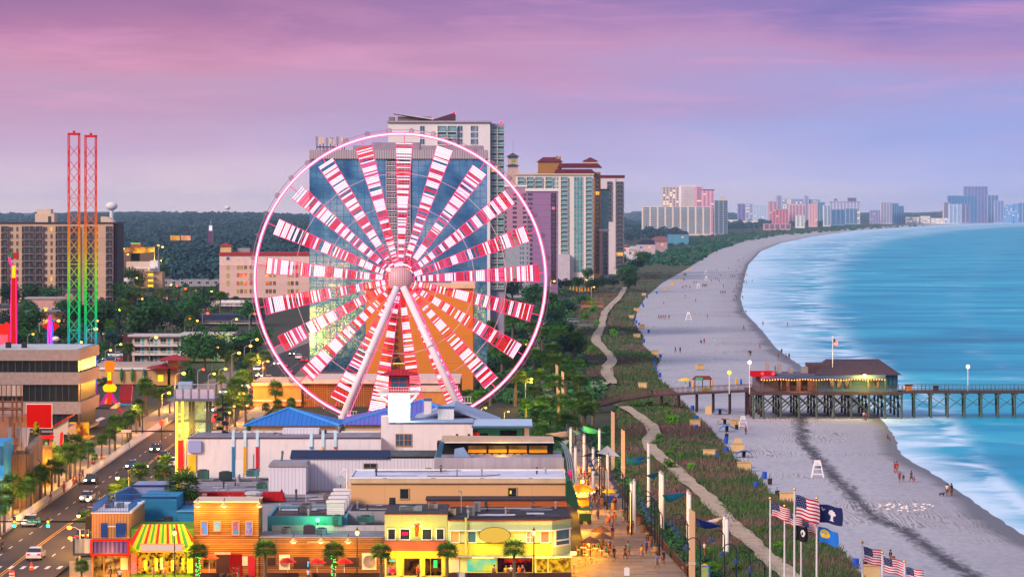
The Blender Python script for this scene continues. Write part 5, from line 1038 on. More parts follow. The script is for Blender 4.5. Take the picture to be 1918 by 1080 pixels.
for i, (k, x, y, yb) in enumerate(LM):
 Y = gy(yb); s = (yb-y)*Y/K/9.1; place(k, (wx(x, Y)-1.6*s, Y, 0), f'{nth(i)} street light of the motel quarter, {dict(amber="amber",orange="orange",redlamp="red",green="yellow-green")[k]} lamp on a steel pole', 'street lights of the motel quarter', 0, s)
lamp('street_glow', (wx(341, 700), 690, 9), 'ffb040', 6000, .4); lamp('street_glow', (wx(222, 640), 900, 8), 'c0e030', 3000); lamp('street_glow', (wx(420, 720), 720, 8), 'ffb040', 5000); lamp('street_glow', (wx(470, 680), 800, 8), 'ffb040', 5000); lamp('street_glow', (wx(350, 610), 1100, 8), 'ff7a28', 6000); lamp('street_glow', (wx(285, 600), 1150, 8), 'ffa040', 6000)
def goose():
 t = thing('gooseneck_lamp', '', 'street lamp'); MB().tube((0, 0, 0), (0, 0, 5.4), .11, .07, 7).tube((0, 0, 0), (0, 0, .5), .2, .16, 8).build('post', BLACK, t)
 MB().path([(0, 0, 5.3)] + [(-.75+.75*math.cos(a), 0, 5.4+.75*math.sin(a)) for a in (.3, .8, 1.3, 1.8, 2.3, 2.8, 3.14)], .055, 5).build('arm', BLACK, t)
 h = MB().lathe([(.06, .35), (.14, .25), (.32, 0)], (-1.5, 0, 5.05), 10).build('shade', BLACK, t); MB().ball((-1.5, 0, 4.93), .26, 8, .3).build('bulb', E('bulb_warm', 'ffd090', 3.2), h); PROTO['goose'] = (t, False)
goose()
for i, (x, y, yb, w) in enumerate(((242,878,968,3000),(187,918,1010,3000),(77,862,940,2500),(168,950,1035,2500),(267,748,812,2500),(7,905,985,2500),(133,838,905,2500),(445,800,860,0),(292,860,925,0))):
 Y = gy(yb); s = (yb-y)*Y/K/6.1; place('goose', (wx(x, Y), Y, .1), f'{nth(i)} black gooseneck street lamp along the boulevard, warm lit', 'gooseneck lamps along the boulevard', 0, s)
 if w: lamp('lamp_glow', (wx(x, Y)-1.5*s, Y, 4.3*s), 'ffb450', w, .3)
Y = 382; GS = E('signal_green', '30ffb0', 5.); t = thing('traffic_signal', 'black mast arm with green signals over the near junction', 'traffic light', (wx(186, Y), Y, 0)); zA = wz(976, Y)
MB().tube((wx(186, Y), Y, 0), (wx(186, Y), Y, wz(953, Y)), .22, .18, 8).build('pole', BLACK, t); MB().tube((wx(186, Y), Y, zA), (wx(-30, Y), Y, zA), .12, .08, 6).build('mast_arm', BLACK, t)
for x, mt in ((28, GS), (91, GS)):
 b = MB().box(wx(x-3, Y), wx(x+3, Y), Y-.5, Y-.2, zA-.75, zA+.6).build('signal_head', BLACK, t)
 MB().ball((wx(x, Y), Y-.52, zA-.45), .2, 8).build('green_lens', mt, b); MB().ball((wx(x, Y), Y-.52, zA+.02), .17, 8).build('amber_lens', E('signal_amber', 'ffb030', 2.), b); MB().ball((wx(x, Y), Y-.52, zA+.4), .15, 8).build('dark_lens', DGREY, b)
b = MB().box(wx(189, Y), wx(196, Y), Y-.5, Y-.2, wz(1034, Y), wz(1022, Y)).build('walk_signal', BLACK, t); MB().ball((wx(192, Y), Y-.52, wz(1028, Y)), .2, 8).build('red_lens', E('signal_red', 'ff2a10', 4.), b)
MB().box(wx(161, Y), wx(172, Y), Y-.4, Y-.1, zA-.9, zA+.7).build('side_signal', BLACK, t)
MB().path([(wx(186, Y), Y, wz(956, Y)), (wx(176, Y), Y, wz(948, Y)), (wx(168, Y), Y, wz(945, Y))], .08, 5).build('lamp_arm', BLACK, t)
def text(s, size, loc, mat, parent, name='lettering', al='CENTER'):
 c = bpy.data.curves.new(name, 'FONT'); c.body = s; c.size = size; c.align_x = al; c.align_y = 'CENTER'; c.extrude = .01
 tmp = bpy.data.objects.new(name, c); COL.objects.link(tmp); bpy.context.view_layer.update()
 me = bpy.data.meshes.new_from_object(tmp.evaluated_get(bpy.context.evaluated_depsgraph_get())); bpy.data.objects.remove(tmp); me.materials.clear(); me.materials.append(mat)
 o = bpy.data.objects.new(name, me); COL.objects.link(o); off = Vector((0, 0, 0)); p = parent
 while p is not None: off += p.location; p = p.parent
 o.parent = parent; o.location = Vector(loc) - off; o.rotation_euler = (R(90), 0, 0); return o
sg = thing('street_sign', 'green street name sign hanging from the near mast arm', 'sign', (wx(64.5, Y), Y-.3, zA)); MB().box(wx(51.5, Y), wx(77.5, Y), Y-.34, Y-.28, wz(979, Y), wz(971.5, Y)).build('plate', M('sign_green', '0f6a3a'), sg); text('9th Ave N', .36, (wx(64.5, Y), Y-.36, wz(975.4, Y)), E('sign_white', 'e8f4e8', .8), sg)
t = thing('traffic_signal', 'second mast arm over the boulevard with a pale sign', 'traffic light', (wx(330, 560), 560, 0)); Y = 560; MB().tube((wx(194, Y), Y, wz(807, Y)), (wx(329, Y), Y, wz(807, Y)), .10, .15, 6).build('mast_arm', BLACK, t); MB().tube((wx(329, Y), Y, 0), (wx(329, Y), Y, wz(800, Y)), .2).build('pole', BLACK, t); MB().box(wx(227, Y), wx(246, Y), Y-.25, Y-.13, wz(809, Y), wz(804, Y)).build('sign_plate', CREAM, t); MB().box(wx(210.5, Y), wx(214, Y), Y-.3, Y-.1, wz(813, Y), wz(799, Y)).build('signal_head', BLACK, t)
for x, y, Y in ((302, 791, 590), (356, 795, 590), (398, 785, 590), (272, 877, 560)):
 t = thing('traffic_light', 'red lit traffic light ' + {302: 'left of the glass lift tower', 356: 'seen through the glass lift tower', 398: 'right of the glass lift tower', 272: 'low over the waiting cars'}[x], 'traffic light', (wx(x, Y), Y, 0)); MB().box(wx(x, Y)-.25, wx(x, Y)+.25, Y, Y+.3, wz(y+5, Y), wz(y-4, Y)).build('signal_head', BLACK, t); MB().ball((wx(x, Y), Y-.02, wz(y, Y)), .42, 8).build('red_lens', E('signal_red', ''), t); MB().tube((wx(x, Y), Y+.4, 0), (wx(x, Y), Y+.4, wz(y-3, Y)), .08).build('pole', BLACK, t)
place('orange', (wx(150, 372)-0, 372, 0), 'grey arm lamp at the near corner, lit amber, upper of three', 'corner arm lamps', math.pi, .62); place('orange', (wx(148, 369), 369, 0), 'grey arm lamp at the near corner, lit amber, middle of three', 'corner arm lamps', math.pi, .52)
lamp('corner_glow', (wx(108, 370), 369, 5), 'ffa040', 2500)
t = thing('crowd_barrier', '', 'barrier'); f = MB().tube((0, 0, 1.1), (0, 2.3, 1.1), .045, n=5).tube((0, 0, .2), (0, 2.3, .2), .035, n=5).tube((0, 0, 0), (0, 0, 1.1), .045, n=5).tube((0, 2.3, 0), (0, 2.3, 1.1), .045, n=5)
for k in range(1, 16): f.tube((0, k*.144, .2), (0, k*.144, 1.1), .02, n=4)
f.build('frame', M('barrier_white', 'c8beb8', rough=.5), t); MB().box(-.45, .45, .3, .38, 0, .06).box(-.45, .45, 1.9, 1.98, 0, .06).build('feet', M('barrier_white', ''), t); PROTO['barrier'] = (t, False)
Yb = 372.
while Yb < 640:
 y = HZ + K*H/Yb; y2 = HZ + K*H/(Yb+2.5); xa, xb = wx(rc(y), Yb) - 7.0, wx(rc(y2), Yb+2.5) - 7.0
 place('barrier', (xa, Yb, 0.12), 'white barred crowd barrier in the long line edging the boulevard', 'crowd barriers along the boulevard', math.atan2(-(xb-xa), 2.5)); Yb += 2.5
def car(key, col, head=True):
 t = thing('car', '', 'car'); body = M('car'+col, col, rough=.25, spec=.6, var=.04)
 b = MB()
 for s0, s1, prof in ((-.9, .9, [(-2.25, .32), (2.2, .32), (2.25, .62), (2.1, .86), (1.1, .95), (-1.9, .98), (-2.28, .8)]),):
  k = len(prof); vs = [(s0, y, z) for y, z in prof] + [(s1, y, z) for y, z in prof]; b.add(vs, [tuple(range(k)), tuple(range(2*k-1, k-1, -1))] + [(i, k+i, k+(i+1) % k, (i+1) % k) for i in range(k)])
 b.build('body', body, t)
 cb = MB(); lo = [(-.84, -1.75), (.84, -1.75), (.84, 1.0), (-.84, 1.0)]; hi = [(-.68, -1.2), (.68, -1.2), (.68, .35), (-.68, .35)]
 cb.mat(0).add([(x, y, .955) for x, y in lo] + [(x, y, 1.43) for x, y in hi], [(0, 1, 5, 4), (1, 2, 6, 5), (2, 3, 7, 6), (3, 0, 4, 7)]); cb.mat(1).add([(x, y, 1.43) for x, y in hi] + [(x*.96, y*.96, 1.48) for x, y in hi], [(0, 1, 5, 4), (1, 2, 6, 5), (2, 3, 7, 6), (3, 0, 4, 7), (4, 5, 6, 7)])
 cb.build('cabin', [DARKG, body], t)
 for x in (-.82, .82):
  for y in (-1.4, 1.4):
   w = MB().tube((x-.1, y, .33), (x+.1, y, .33), .33, n=12).build('wheel', M('tyre', '101012', rough=.9), t); MB().tube((x-.112, y, .33), (x+.112, y, .33), .19, n=10).build('rim', STEEL, w)
 for s in (-1, 1):
  MB().box(s*.62-.2, s*.62+.2, 2.16, 2.29, .58, .78).build('headlight', E('headlamp', 'fff0d0', 9.), t); MB().box(s*.64-.2, s*.64+.2, -2.33, -2.2, .66, .86).build('taillight', E('tail_red', 'ff1c10', 5.), t)
 PROTO[key] = (t, False)
CK = [('silver', 'b8b8bc'), ('darkcar', '1c2028'), ('redcar', 'a01c20'), ('whitecar', 'd8d8d8'), ('bluecar', '24406a')]
for k, c in CK: car(k, c)
cars = [(1046, 1.7, 3, 0), (938, -1.6, 3, 1), (952, 1.8, 1, 0), (930, 1.9, 4, 0), (846, -1.4, 1, 1), (860, 1.7, 1, 0), (848, 5., 2, 0), (832, 1.8, 0, 0), (822, 4.9, 1, 0), (812, -1.5, 3, 1), (800, 1.7, 2, 0), (790, -4.8, 0, 1), (782, 1.8, 1, 0), (772, -1.6, 3, 1), (766, 4.8, 2, 0), (757, 1.7, 0, 0), (750, -1.6, 1, 1), (744, 4.9, 3, 0), (738, -4.7, 0, 1), (732, 1.8, 2, 0), (726, -1.7, 3, 1), (720, 4.8, 1, 0), (713, 1.6, 0, 0), (707, -1.6, 4, 1), (700, 4.8, 2, 0), (694, -4.7, 3, 1), (689, 1.7, 1, 0), (684, -1.6, 0, 1), (678, 4.8, 2, 0), (672, 1.7, 3, 0), (666, -1.6, 1, 1), (660, 4.7, 2, 0), (652, 1.7, 2, 0), (646, -1.6, 3, 1), (640, 4.7, 2, 0), (890, 5.0, 2, 0), (1012, 4.9, 1, 0), (984, -4.9, 0, 1), (968, 1.9, 2, 0), (905, -4.8, 1, 1), (878, -1.5, 4, 1), (872, 4.9, 3, 0), (1030, -4.9, 1, 1)]
cn = ('silver', 'black', 'red', 'white', 'blue')
for i, (y, off, ci, toward) in enumerate(cars):
 Y = gy(y); Y2 = Y + 8; a, b = wx(rc(y), Y), wx(rc(HZ+K*H/Y2), Y2)
 place(CK[ci][0], (a + off, Y, .02), f'{cn[ci]} car {"coming" if toward else "driving away"} on the boulevard, {nth(i)} counted from the junction', 'cars on the boulevard', math.atan2(-(b-a), 8) + (math.pi if toward else 0))
for i, (x, y, ci, rz) in enumerate(((218, 668, 3, 90), (208, 676, 4, 80), (190, 682, 0, 90), (232, 678, 2, 80), (205, 628, 3, 70), (220, 632, 0, 70), (328, 585, 3, 40), (336, 588, 2, 40), (325, 592, 0, 30), (245, 600, 3, 20), (256, 612, 1, 30))):
 place(CK[ci][0], G(x, y) + Vector((0, 0, .02)), f'{cn[ci]} parked car, {nth(i)} in the motel car parks', 'parked cars at the motels', R(rz))
for i, (x0, x1, y0, y1) in enumerate(((196, 262, 660, 690), (300, 350, 575, 600), (190, 290, 610, 650), (0, 190, 760, 800))):
 Ya, Yb = gy(y1), gy(y0); tag(MB().box(wx((x0+x1)/2, Ya)-(x1-x0)*Ya/K/2, wx((x0+x1)/2, Ya)+(x1-x0)*Ya/K/2, Ya, Yb, -.02, .006).build('parking_lot', asph), kind='structure')
X, Yc = wx(59, 378), 378; t = thing('traffic_cone', 'orange traffic cone on the double yellow line', 'cone', (X, Yc, .01)); MB().lathe([(.34, 0), (.30, .06), (.05, .95)], (X, Yc, .02), 10).build('cone', M('safety_orange', 'e04a18'), t); MB().lathe([(.235, 0), (.175, .2)], (X, Yc, .32), 10).build('band', WHITE, t)
X, Yc = wx(22, 368), 368; t = thing('traffic_barrel', 'orange and white striped traffic barrel near the junction', 'barrel', (X, Yc, .01)); MB().lathe([(.32, 0), (.3, 1.0)], (X, Yc, .02), 12).build('drum', M('safety_orange', ''), t); MB().lathe([(.325, 0), (.32, .15)], (X, Yc, .3), 12).lathe([(.32, 0), (.315, .15)], (X, Yc, .65), 12).build('band', WHITE, t)
for i, (x, y) in enumerate(((20, 985), (55, 958), (85, 935), (118, 912), (145, 892), (172, 876), (200, 855), (232, 835), (262, 815))): Y = gy(y); lamp('pavement_glow', (wx(x, Y)-1.5, Y-1, 3.0), 'ffb428', 1000, .3)
for x, y, c, p in ((330, 765, 'ffa030', 3000), (300, 740, 'ffb040', 3000), (455, 735, 'ffa838', 4000), (430, 765, 'ffa838', 3000), (490, 690, 'ff9030', 4000), (390, 790, 'ff5030', 1500), (310, 560, 'ff6a28', 5000), (345, 545, 'ff4a20', 5000), (265, 565, 'ff7a28', 5000), (230, 485, 'ffb040', 14000), (300, 470, 'ffb040', 14000), (250, 900, 'ffb040', 900), (290, 870, 'ffb040', 1200)): Y = gy(y+30); lamp('street_glow', (wx(x, Y), Y, 6), c, p*2.2, .4)
# ================================================================ the near block: shops in front, roofs behind
F0 = 370.0
def X_(x, Y=F0): return wx(x, Y)
def Z_(y, Y=F0): return wz(y, Y)
def panel(x0, x1, y0, y1, Y, th, name, mat, par, pro=.01):
 """slab on a facade: columns x0..x1, rows y0 (top)..y1, standing pro..pro+th proud of plane Y"""
 return MB().box(wx(x0, Y), wx(x1, Y), Y-pro-th, Y-pro, wz(y1, Y), wz(y0, Y)).build(name, mat, par)
def win(x0, x1, y0, y1, Y, par, glass, frame, name='window', cross=True, fw=.09):
 a, b, c, d = wx(x0, Y), wx(x1, Y), wz(y1, Y), wz(y0, Y)
 w = MB().box(a, b, Y-.05, Y-.01, c, d).build(name, glass, par)
 f = MB().box(a-fw, b+fw, Y-.12, Y-.004, d, d+fw).box(a-fw, b+fw, Y-.16, Y-.004, c-fw, c).box(a-fw, a, Y-.11, Y-.004, c, d).box(b, b+fw, Y-.11, Y-.004, c, d)
 if cross: f.box((a+b)/2-.03, (a+b)/2+.03, Y-.09, Y-.052, c, d).box(a, b, Y-.088, Y-.053, (c+d)/2-.03, (c+d)/2+.03)
 f.build('frame', frame, w); return w
ROOFT = M('tar_roof', '3c3844', col2='24222a', scale=.5); ROOFL = M('lilac_roof', '8a8696', col2='5c5868', scale=.5); ROOFK = M('black_roof', '1c1a22', col2='2a2630', scale=.5)
WSTUC = M('white_stucco', 'd2c8ca', streak=.35, var=.05); CORR = LINES('white_corrugated', 'cfc8d2', 'a8a2b2', .45, .14, axis=0, var=.05)
def clutter(t, x0, x1, Ya, Yb, z, seed, k=7):
 """patches, pipe runs and little vents lying on a flat roof"""
 q = random.Random(seed); a, b = wx(x0, Ya)+.6, wx(x1, Ya)-.6; pt = [M('patch%d' % i, c, scale=.8, var=.3) for i, c in enumerate(('6e6a78', 'b4b0bc', '3a3844'))]
 for i in range(k):
  X = q.uniform(a, b); Y = q.uniform(Ya+.6, Yb-.8); w = q.uniform(1., 4.5); MB().box(X, min(b, X+w), Y, min(Yb-.4, Y+q.uniform(.6, 2.2)), z+.061+.004*i, z+.064+.004*i).build('roof_patch', pt[i % 3], t)
  X = q.uniform(a, b); Y = q.uniform(Ya+.6, Yb-.6); MB().tube((X, Y, z+.05), (X, Y, z+q.uniform(.4, 1.0)), .11, n=7).lathe([(.2, 0), (.05, .2)], (X, Y, z+.75), 7).build('vent_stub', STEEL if i % 2 else DGREY, t)
 for i in range(3):
  Y = q.uniform(Ya+.8, Yb-.8); X = q.uniform(a, (a+b)/2); MB().path([(X, Y, z+.18), (X+q.uniform(3, 9), Y, z+.18), (X+9, min(Yb-.4, Y+2), z+.18)], .06, 5).build('pipe_run', (STEEL, DGREY, RUST)[i], t)
def roofblock(label, x0, x1, Ya, Yb, z, wall, roof, par=.35, zb=0):
 t = thing('flat_roof_building', label, 'building', (wx((x0+x1)/2, Ya), Ya, 0)); a, b = wx(x0, Ya), wx(x1, Ya)
 MB().box(a, b, Ya, Yb, zb, z).build('wall', wall, t); MB().box(a+.3, b-.3, Ya+.3, Yb-.3, z+.003, z+.06).build('roof', roof, t)
 if par: MB().box(a, b, Ya, Ya+.29, z+.004, z+par).box(a, b, Yb-.29, Yb, z+.004, z+par).box(a, a+.29, Ya+.29, Yb-.29, z+.004, z+par).box(b-.29, b, Ya+.29, Yb-.29, z+.004, z+par).build('parapet', wall, t)
 clutter(t, x0, x1, Ya, Yb, z, int(x0), max(4, int((x1-x0)/28)))
 return t
TEALW = M('teal_wall', '3f7f94', streak=.25); GPAR = M('grey_parapet', '8a8694', streak=.5)
roofblock('teal walled flat roofed block crowded with roof units', 501, 650, 378.4, 391.6, 6.0, TEALW, ROOFT, .3)
roofblock('grey roofed block behind the green fronted bar', 651, 798, 382.5, 392.3, 6.3, GPAR, ROOFT, .2)
roofblock('pale roofed block with long red sloped edge', 360, 640, 391.8, 405, 6.1, GPAR, ROOFL, .3)
roofblock('lilac roofed block before the white corrugated wall', 322, 653, 405.2, 422.5, 6.15, GPAR, ROOFL, .25)
roofblock('roof deck with kitchen plant under the long white wall', 350, 545, 422.8, 429.6, 6.4, GPAR, ROOFL, .25)
rb = thing('red_roof_edge', 'long red sloped metal roof edge across the grey roofs', 'roof', (X_(430), 398, 6)); RM = LINES('red_metal_roof', 'a8141c', '6c0c14', .6, .1, axis=0, var=.08)
MB().prism([(wx(310, 398), Z_(936, 398)), (wx(534, 398), Z_(938, 398)), (wx(526, 398), Z_(917, 398)), (wx(524, 398), Z_(922, 398)), (wx(310, 398), Z_(922, 398))], 398, 400).build('slope', RM, rb)
def unit(label, x0, x1, y0, y1, Y, col='3c6e6c', dep=1.4, fan=True):
 t = thing('roof_unit', label, 'air conditioner', (wx((x0+x1)/2, Y), Y, wz(y1, Y))); m1 = M('unit_'+col, col, streak=.3)
 a, b, c, d = wx(x0, Y), wx(x1, Y), wz(y1, Y), wz(y0, Y)
 MB().box(a, b, Y, Y+dep, c, d).build('casing', m1, t); gr = MB(); k = max(3, int((d-c)/.16))
 for i in range(k): z = c + (d-c)*(i+.5)/k; gr.box(a+.08, a+(b-a)*.62, Y-.04, Y-.003, z-.035, z+.035)
 gr.build('louvre', DGREY, t)
 if fan: MB().lathe([(min(b-a, dep)*.36, 0), (min(b-a, dep)*.36, .12), (.05, .16)], ((a+b)/2, Y+dep/2, d+.003), 12).build('fan', DGREY, t)
 return t
UN = [('dark green roof unit by the yellow panel', 369, 390, 881, 897, 424, '2c5a56'), ('black green roof unit beside the blue dotted column', 410, 433, 884, 899, 424, '1e3634'), ('green unit at the left of the white shed', 480, 499, 905, 915, 409, '2f6a58'), ('teal cooker hood unit under the yellow column', 461, 484, 880, 892, 424, '4a7884'),
      ('grey unit behind the wooden hall, left', 561, 582, 945, 960, 386, '6a6470'), ('small unit on the low wood roof, left', 527, 545, 989, 1000, 374, '7a8088'), ('plum roof unit on the low wood roof', 568, 590, 985, 1005, 373.5, '3c3040'), ('teal roof unit on the low wood roof', 591, 611, 990, 1004, 373, '4a8088'), ('green painted unit at the teal wall', 622, 640, 966, 983, 377.2, '2e8478'), ('teal hood at the right of the green lamp', 668, 700, 967, 977, 380, '2a6a64'),
      ('long black and grey unit on the green bar roof', 748, 790, 948, 961, 372.5, '7e8a88'), ('grey beige unit behind the green bar sign', 802, 820, 943, 956, 376, '8a8078'), ('tall grey unit left of the vent pipe', 877, 889, 949, 967, 374, '6c6c70'), ('tall grey unit right of the vent pipe', 888, 900, 941, 958, 378, '74747a'), ('rust brown box on the black roof', 945, 955, 957, 967, 377, '6a3c2c'), ('beige unit at the roof corner of the green bar', 840, 854, 953, 964, 374, '9a8a60'), ('black speaker box on the roof edge', 729, 740, 933, 947, 381, '1a1c20'),
      ('white topped unit on the blue terrace, left', 197, 211, 940, 958, 376, '4a5460'), ('grey unit on the blue terrace, right', 218, 230, 942, 957, 376, '586470'), ('dark unit behind the striped awning', 285, 315, 975, 982, 379, '24303c'), ('unit against the lower teal wall', 307, 321, 969, 977, 381, '2c3440'), ('pink brick chimney box before the red roof edge', 378, 386, 925, 937, 394, 'a07068'), ('beige box on the long white roof', 509, 522, 812, 819, 436, '9a94a0'), ('grey vent box beside the stepped white boxes', 605, 624, 924, 937, 400, '8a7a84')]
for lb, x0, x1, y0, y1, Y, c in UN: unit(lb, x0, x1, y0, y1, Y, c, 1.5, (x1-x0) > 12)
for i in range(4):
 Y = 383 + i*3.4; x0 = 612 + 4.4*i; y0 = 938 - 7.4*i; t = thing('white_roof_box', f'{nth(i)} of four stepped white slatted boxes from the front', 'roof vent', (wx(x0+17, Y), Y, 6)); a, b = wx(x0, Y), wx(x0+33, Y)
 MB().box(a, b, Y, Y+1.6, 6.05, wz(y0+3, Y)).build('casing', LINES('white_slats', 'd4ccd2', 'a8a0ac', .22, .18), t); MB().box(a-.1, b+.1, Y-.1, Y+1.7, wz(y0+3, Y)+.003, wz(y0, Y)).build('cap', WHITE, t)
t = thing('roof_spotlight', 'green glowing spotlight on the teal roof wall', 'lamp', (wx(595, 377.6), 377.6, 6.3)); MB().ball((wx(595, 377.6), 377.6, Z_(973, 377.6)), .28, 8).build('bulb', E('spot_green', '40ff60', 9.), t); MB().tube((wx(595, 377.6), 377.8, 5.2), (wx(595, 377.6), 377.8, Z_(975, 377.6)), .07).build('stem', BLACK, t); lamp('green_spot', (wx(595, 377), 376.9, Z_(970, 377)), '30ff60', 260, .1, t)
for i, (x, y0, y1, Y, c) in enumerate(((475, 925, 935, 396, 'b8b4b8'), (1125/4.795+320, 921, 938, 402, '5a5460'), (527, 849, 865, 412, '6a7080'), (445, 895, 906, 423, 'b0aab4'))):
 t = thing('vent_pipe', f'{("fat galvanised roof vent behind the wooden hall","thin dark pipe with cross bar on the pale roof","leaning grey flue on the white shed","short white pipe on the roof deck")[i]}', 'vent', (wx(x, Y), Y, wz(y1, Y))); r = .9 if i == 0 else .14
 MB().tube((wx(x, Y), Y, wz(y1, Y)), (wx(x+(2 if i == 2 else 0), Y), Y, wz(y0, Y)), r, n=10).build('pipe', M('pipe'+c, c, metal=.3), t); MB().lathe([(r*1.25, 0), (r*1.25, .25), (r*.6, .4)], (wx(x+(2 if i == 2 else 0), Y), Y, wz(y0, Y)), 10).build('cowl', M('pipe'+c, ''), t)
t = thing('corner_shop', 'tan corrugated corner shop with blue shutters and railed roof deck', 'shop', (X_(208), F0, 0)); a, b = X_(172), X_(244)
MB().box(a, b, F0, F0+14.5, 0, Z_(961)).build('wall', LINES('tan_corrugated', 'a87848', '7c5430', .35, .2, axis=0, var=.06), t); MB().box(a+.2, b-.2, F0+.2, F0+14.3, Z_(961)+.003, Z_(961)+.08).build('roof', M('deck_white', 'c8c4cc'), t)
MB().box(a-.1, b+.1, F0-.1, F0+.19, Z_(961)+.004, Z_(959.5)).box(b-.19, b+.1, F0+.2, F0+14.4, Z_(961)+.004, Z_(957)).build('parapet', WHITE, t)
rl = MB(); z0, z1 = Z_(959), Z_(945)
for (p, q) in (((a, F0+.1), (b-.2, F0+.1)), ((b-.25, F0+.3), (b-.25, F0+9)), ((a+.1, F0+.3), (a+.1, F0+14)), ((a, F0+14.2), (b+3, F0+14.2))):
 n_ = int(math.dist(p, q)/.3); rl.tube((p[0], p[1], z1), (q[0], q[1], z1), .05, n=4).tube((p[0], p[1], z0+.15), (q[0], q[1], z0+.15), .04, n=4)
 for i in range(n_+1): u = i/n_; X, Y = p[0]+(q[0]-p[0])*u, p[1]+(q[1]-p[1])*u; rl.tube((X, Y, z0), (X, Y, z1), .03, n=4)
rl.build('railing', M('rail_blue', '2a5c9a'), t)
for x0, x1 in ((189, 201), (217, 235.5)): panel(x0, x1, 979, 1005, F0, .12, 'shutter', LINES('shutter_blue', '1c3f86', '12285c', .16, .3), t)
panel(201.5, 216.5, 984, 986, F0, .05, 'ledge', WHITE, t)
MB().box(X_(140), b+.1, F0-1.6, F0-.9, Z_(1037), Z_(1006)).build('fascia', DGREY, t)
panel(176, 242.5, 1009.5, 1034, F0-1.6, .1, 'purple_sign', LINES('purple_sign', '3a2a7a', '20164c', .5, .5, axis=0, var=.4), t)
MB().path([(X_(x), F0-1.8, Z_(y)) for x, y in ((174.5, 1008), (243.5, 1008), (243.5, 1035.5), (174.5, 1035.5), (174.5, 1008))], .13, 6).build('neon_border', RL, t)
panel(140.5, 173, 1008, 1035, F0-1.6, .1, 'striped_sign', M('striped_sign', 'b8b4a4', col2='4a4450', scale=.9, stretch=(1.4, 1, .15)), t)
panel(196, 224, 1040, 1072, F0, .1, 'lit_window', E('shop_warm', 'f0b050', .9, col2='7a3410', scale=1.3), t); panel(226, 240, 1044, 1066, F0, .1, 'poster', CREAM, t); panel(176, 193, 1040, 1078, F0, .1, 'lit_window', E('shop_warm2', 'd08a30', .8, col2='402010', scale=1.), t)
lamp('shop_light', (X_(208), F0-3, 3), 'ffb040', 900, .4, t)
t = thing('blue_wall_building', 'deep blue walled building behind the corner shop terrace', 'building', (X_(300), 386, 0)); BW = LINES('blue_block', '2c7ba6', '23668c', .8, .05, axis=2, var=.05)
MB().box(wx(262, 386), wx(331, 386), 386, 396, 0, Z_(931, 386)).build('wall', BW, t); MB().box(wx(245, 396), wx(317, 396), 396.2, 404, 0, Z_(910, 396)).build('upper_wall', M('slate_block', '7e86ac', streak=.15), t)
MB().box(wx(244.5, 396), wx(317.5, 396), 396.0, 396.5, Z_(910, 396)+.003, Z_(908, 396)).box(wx(261.5, 386), wx(331.4, 386), 385.8, 386.3, Z_(931, 386)+.003, Z_(929.5, 386)).build('coping', M('navy_trim', '24306a'), t)
MB().plan([(wx(215, 386), 386), (wx(217, 386), 385.8), (wx(247, 396), 395.8), (wx(245, 396)-.2, 396)], 0, Z_(912, 394)).build('side_wall', M('side_blue', '5a78a8'), t)
MB().box(wx(331, 383)+.02, wx(363, 383), 383, 392, 0, Z_(958, 383)).build('low_wing', BW, t); MB().box(wx(331, 383)+.01, wx(363.3, 383), 382.8, 383.2, Z_(958, 383)+.003, Z_(955.5, 383)).build('coping', M('pale_blue', '6a9ec0'), t)
t = thing('awning_shop', 'beach shop under a red, yellow and green striped awning', 'shop', (X_(305), F0, 0))
MB().box(X_(245), X_(363), F0+.1, F0+9, 0, Z_(990)).build('wall', M('shop_green', '5c8a1c'), t)
aw = MB(); ncol = 20; cy = (0, 1, 2, 1, 0, 1, 2, 1, 2, 1);
for i in range(ncol):
 u0, u1 = i/ncol, (i+1)/ncol; tl, tr_ = 264+80*u0, 264+80*u1; bl, br_ = 247+116*u0, 247+116*u1; aw.mi = (0, 1, 2, 1)[i % 4]
 yb0, yb1 = [1011 + 19*math.sin(math.pi*min(1, max(0, (u-.0)))**.4) if 0 else 1032 - 18*abs(2*u-1)**6 for u in (u0, u1)]
 aw.quad((X_(tl), F0+.0, Z_(981)), (X_(bl), F0-2.6, Z_(yb0, F0-2.6)), (X_(br_), F0-2.6, Z_(yb1, F0-2.6)), (X_(tr_), F0, Z_(981)))
for s, x0, x1, mi in ((0, 264, 247, 2), (1, 344, 363, 0)): aw.mi = mi; aw.add([(X_(x0), F0, Z_(981)), (X_(x1), F0-2.6, Z_(1014, F0-2.6)), (X_(x1), F0+.05, Z_(1010))], [(0, 1, 2)])
aw.build('awning', [M('awn_red', 'c8201c'), M('awn_yellow', 'e8b81c'), M('awn_green', '3f9a28')], t)
sg = panel(265, 341.5, 1019.5, 1030.5, F0-2.7, .15, 'sign_board', E('sign_pale', 'f0c8b8', .75), t); bl = MB()
for i in range(27):
 for y in (1018.6, 1031.4): bl.ball((X_(264+78.6*i/26, F0-2.9), F0-2.9, Z_(y, F0-2.9)), .1, 5)
bl.build('bulbs', E('bulb_red', 'ff5a3a', 3.), sg)
panel(258, 350, 1034, 1073, F0, .05, 'shop_interior', E('beach_goods', 'f0a818', .95, col2='1c1408', scale=2.6), t)
for i in range(9): x = 262 + i*10; mb = MB().box(X_(x), X_(x+4.5), F0-.9, F0-.5, Z_(1064+(i*5 % 4)), Z_(1041+(i*7 % 9))); mb.build('goods_rack', M('goods%d' % (i % 5), ('c03a2c', 'd8b83a', '2a2a30', '7a9a3c', 'b87ca0')[i % 5], var=.5, scale=6), t)
panel(351, 362, 1014, 1072, F0-.3, .3, 'green_pier', M('lime_paint', '7ab020'), t); panel(246, 257, 1034, 1072, F0-.3, .3, 'pink_rack', M('pink_rack', 'b84a6a', var=.6, scale=5.), t)
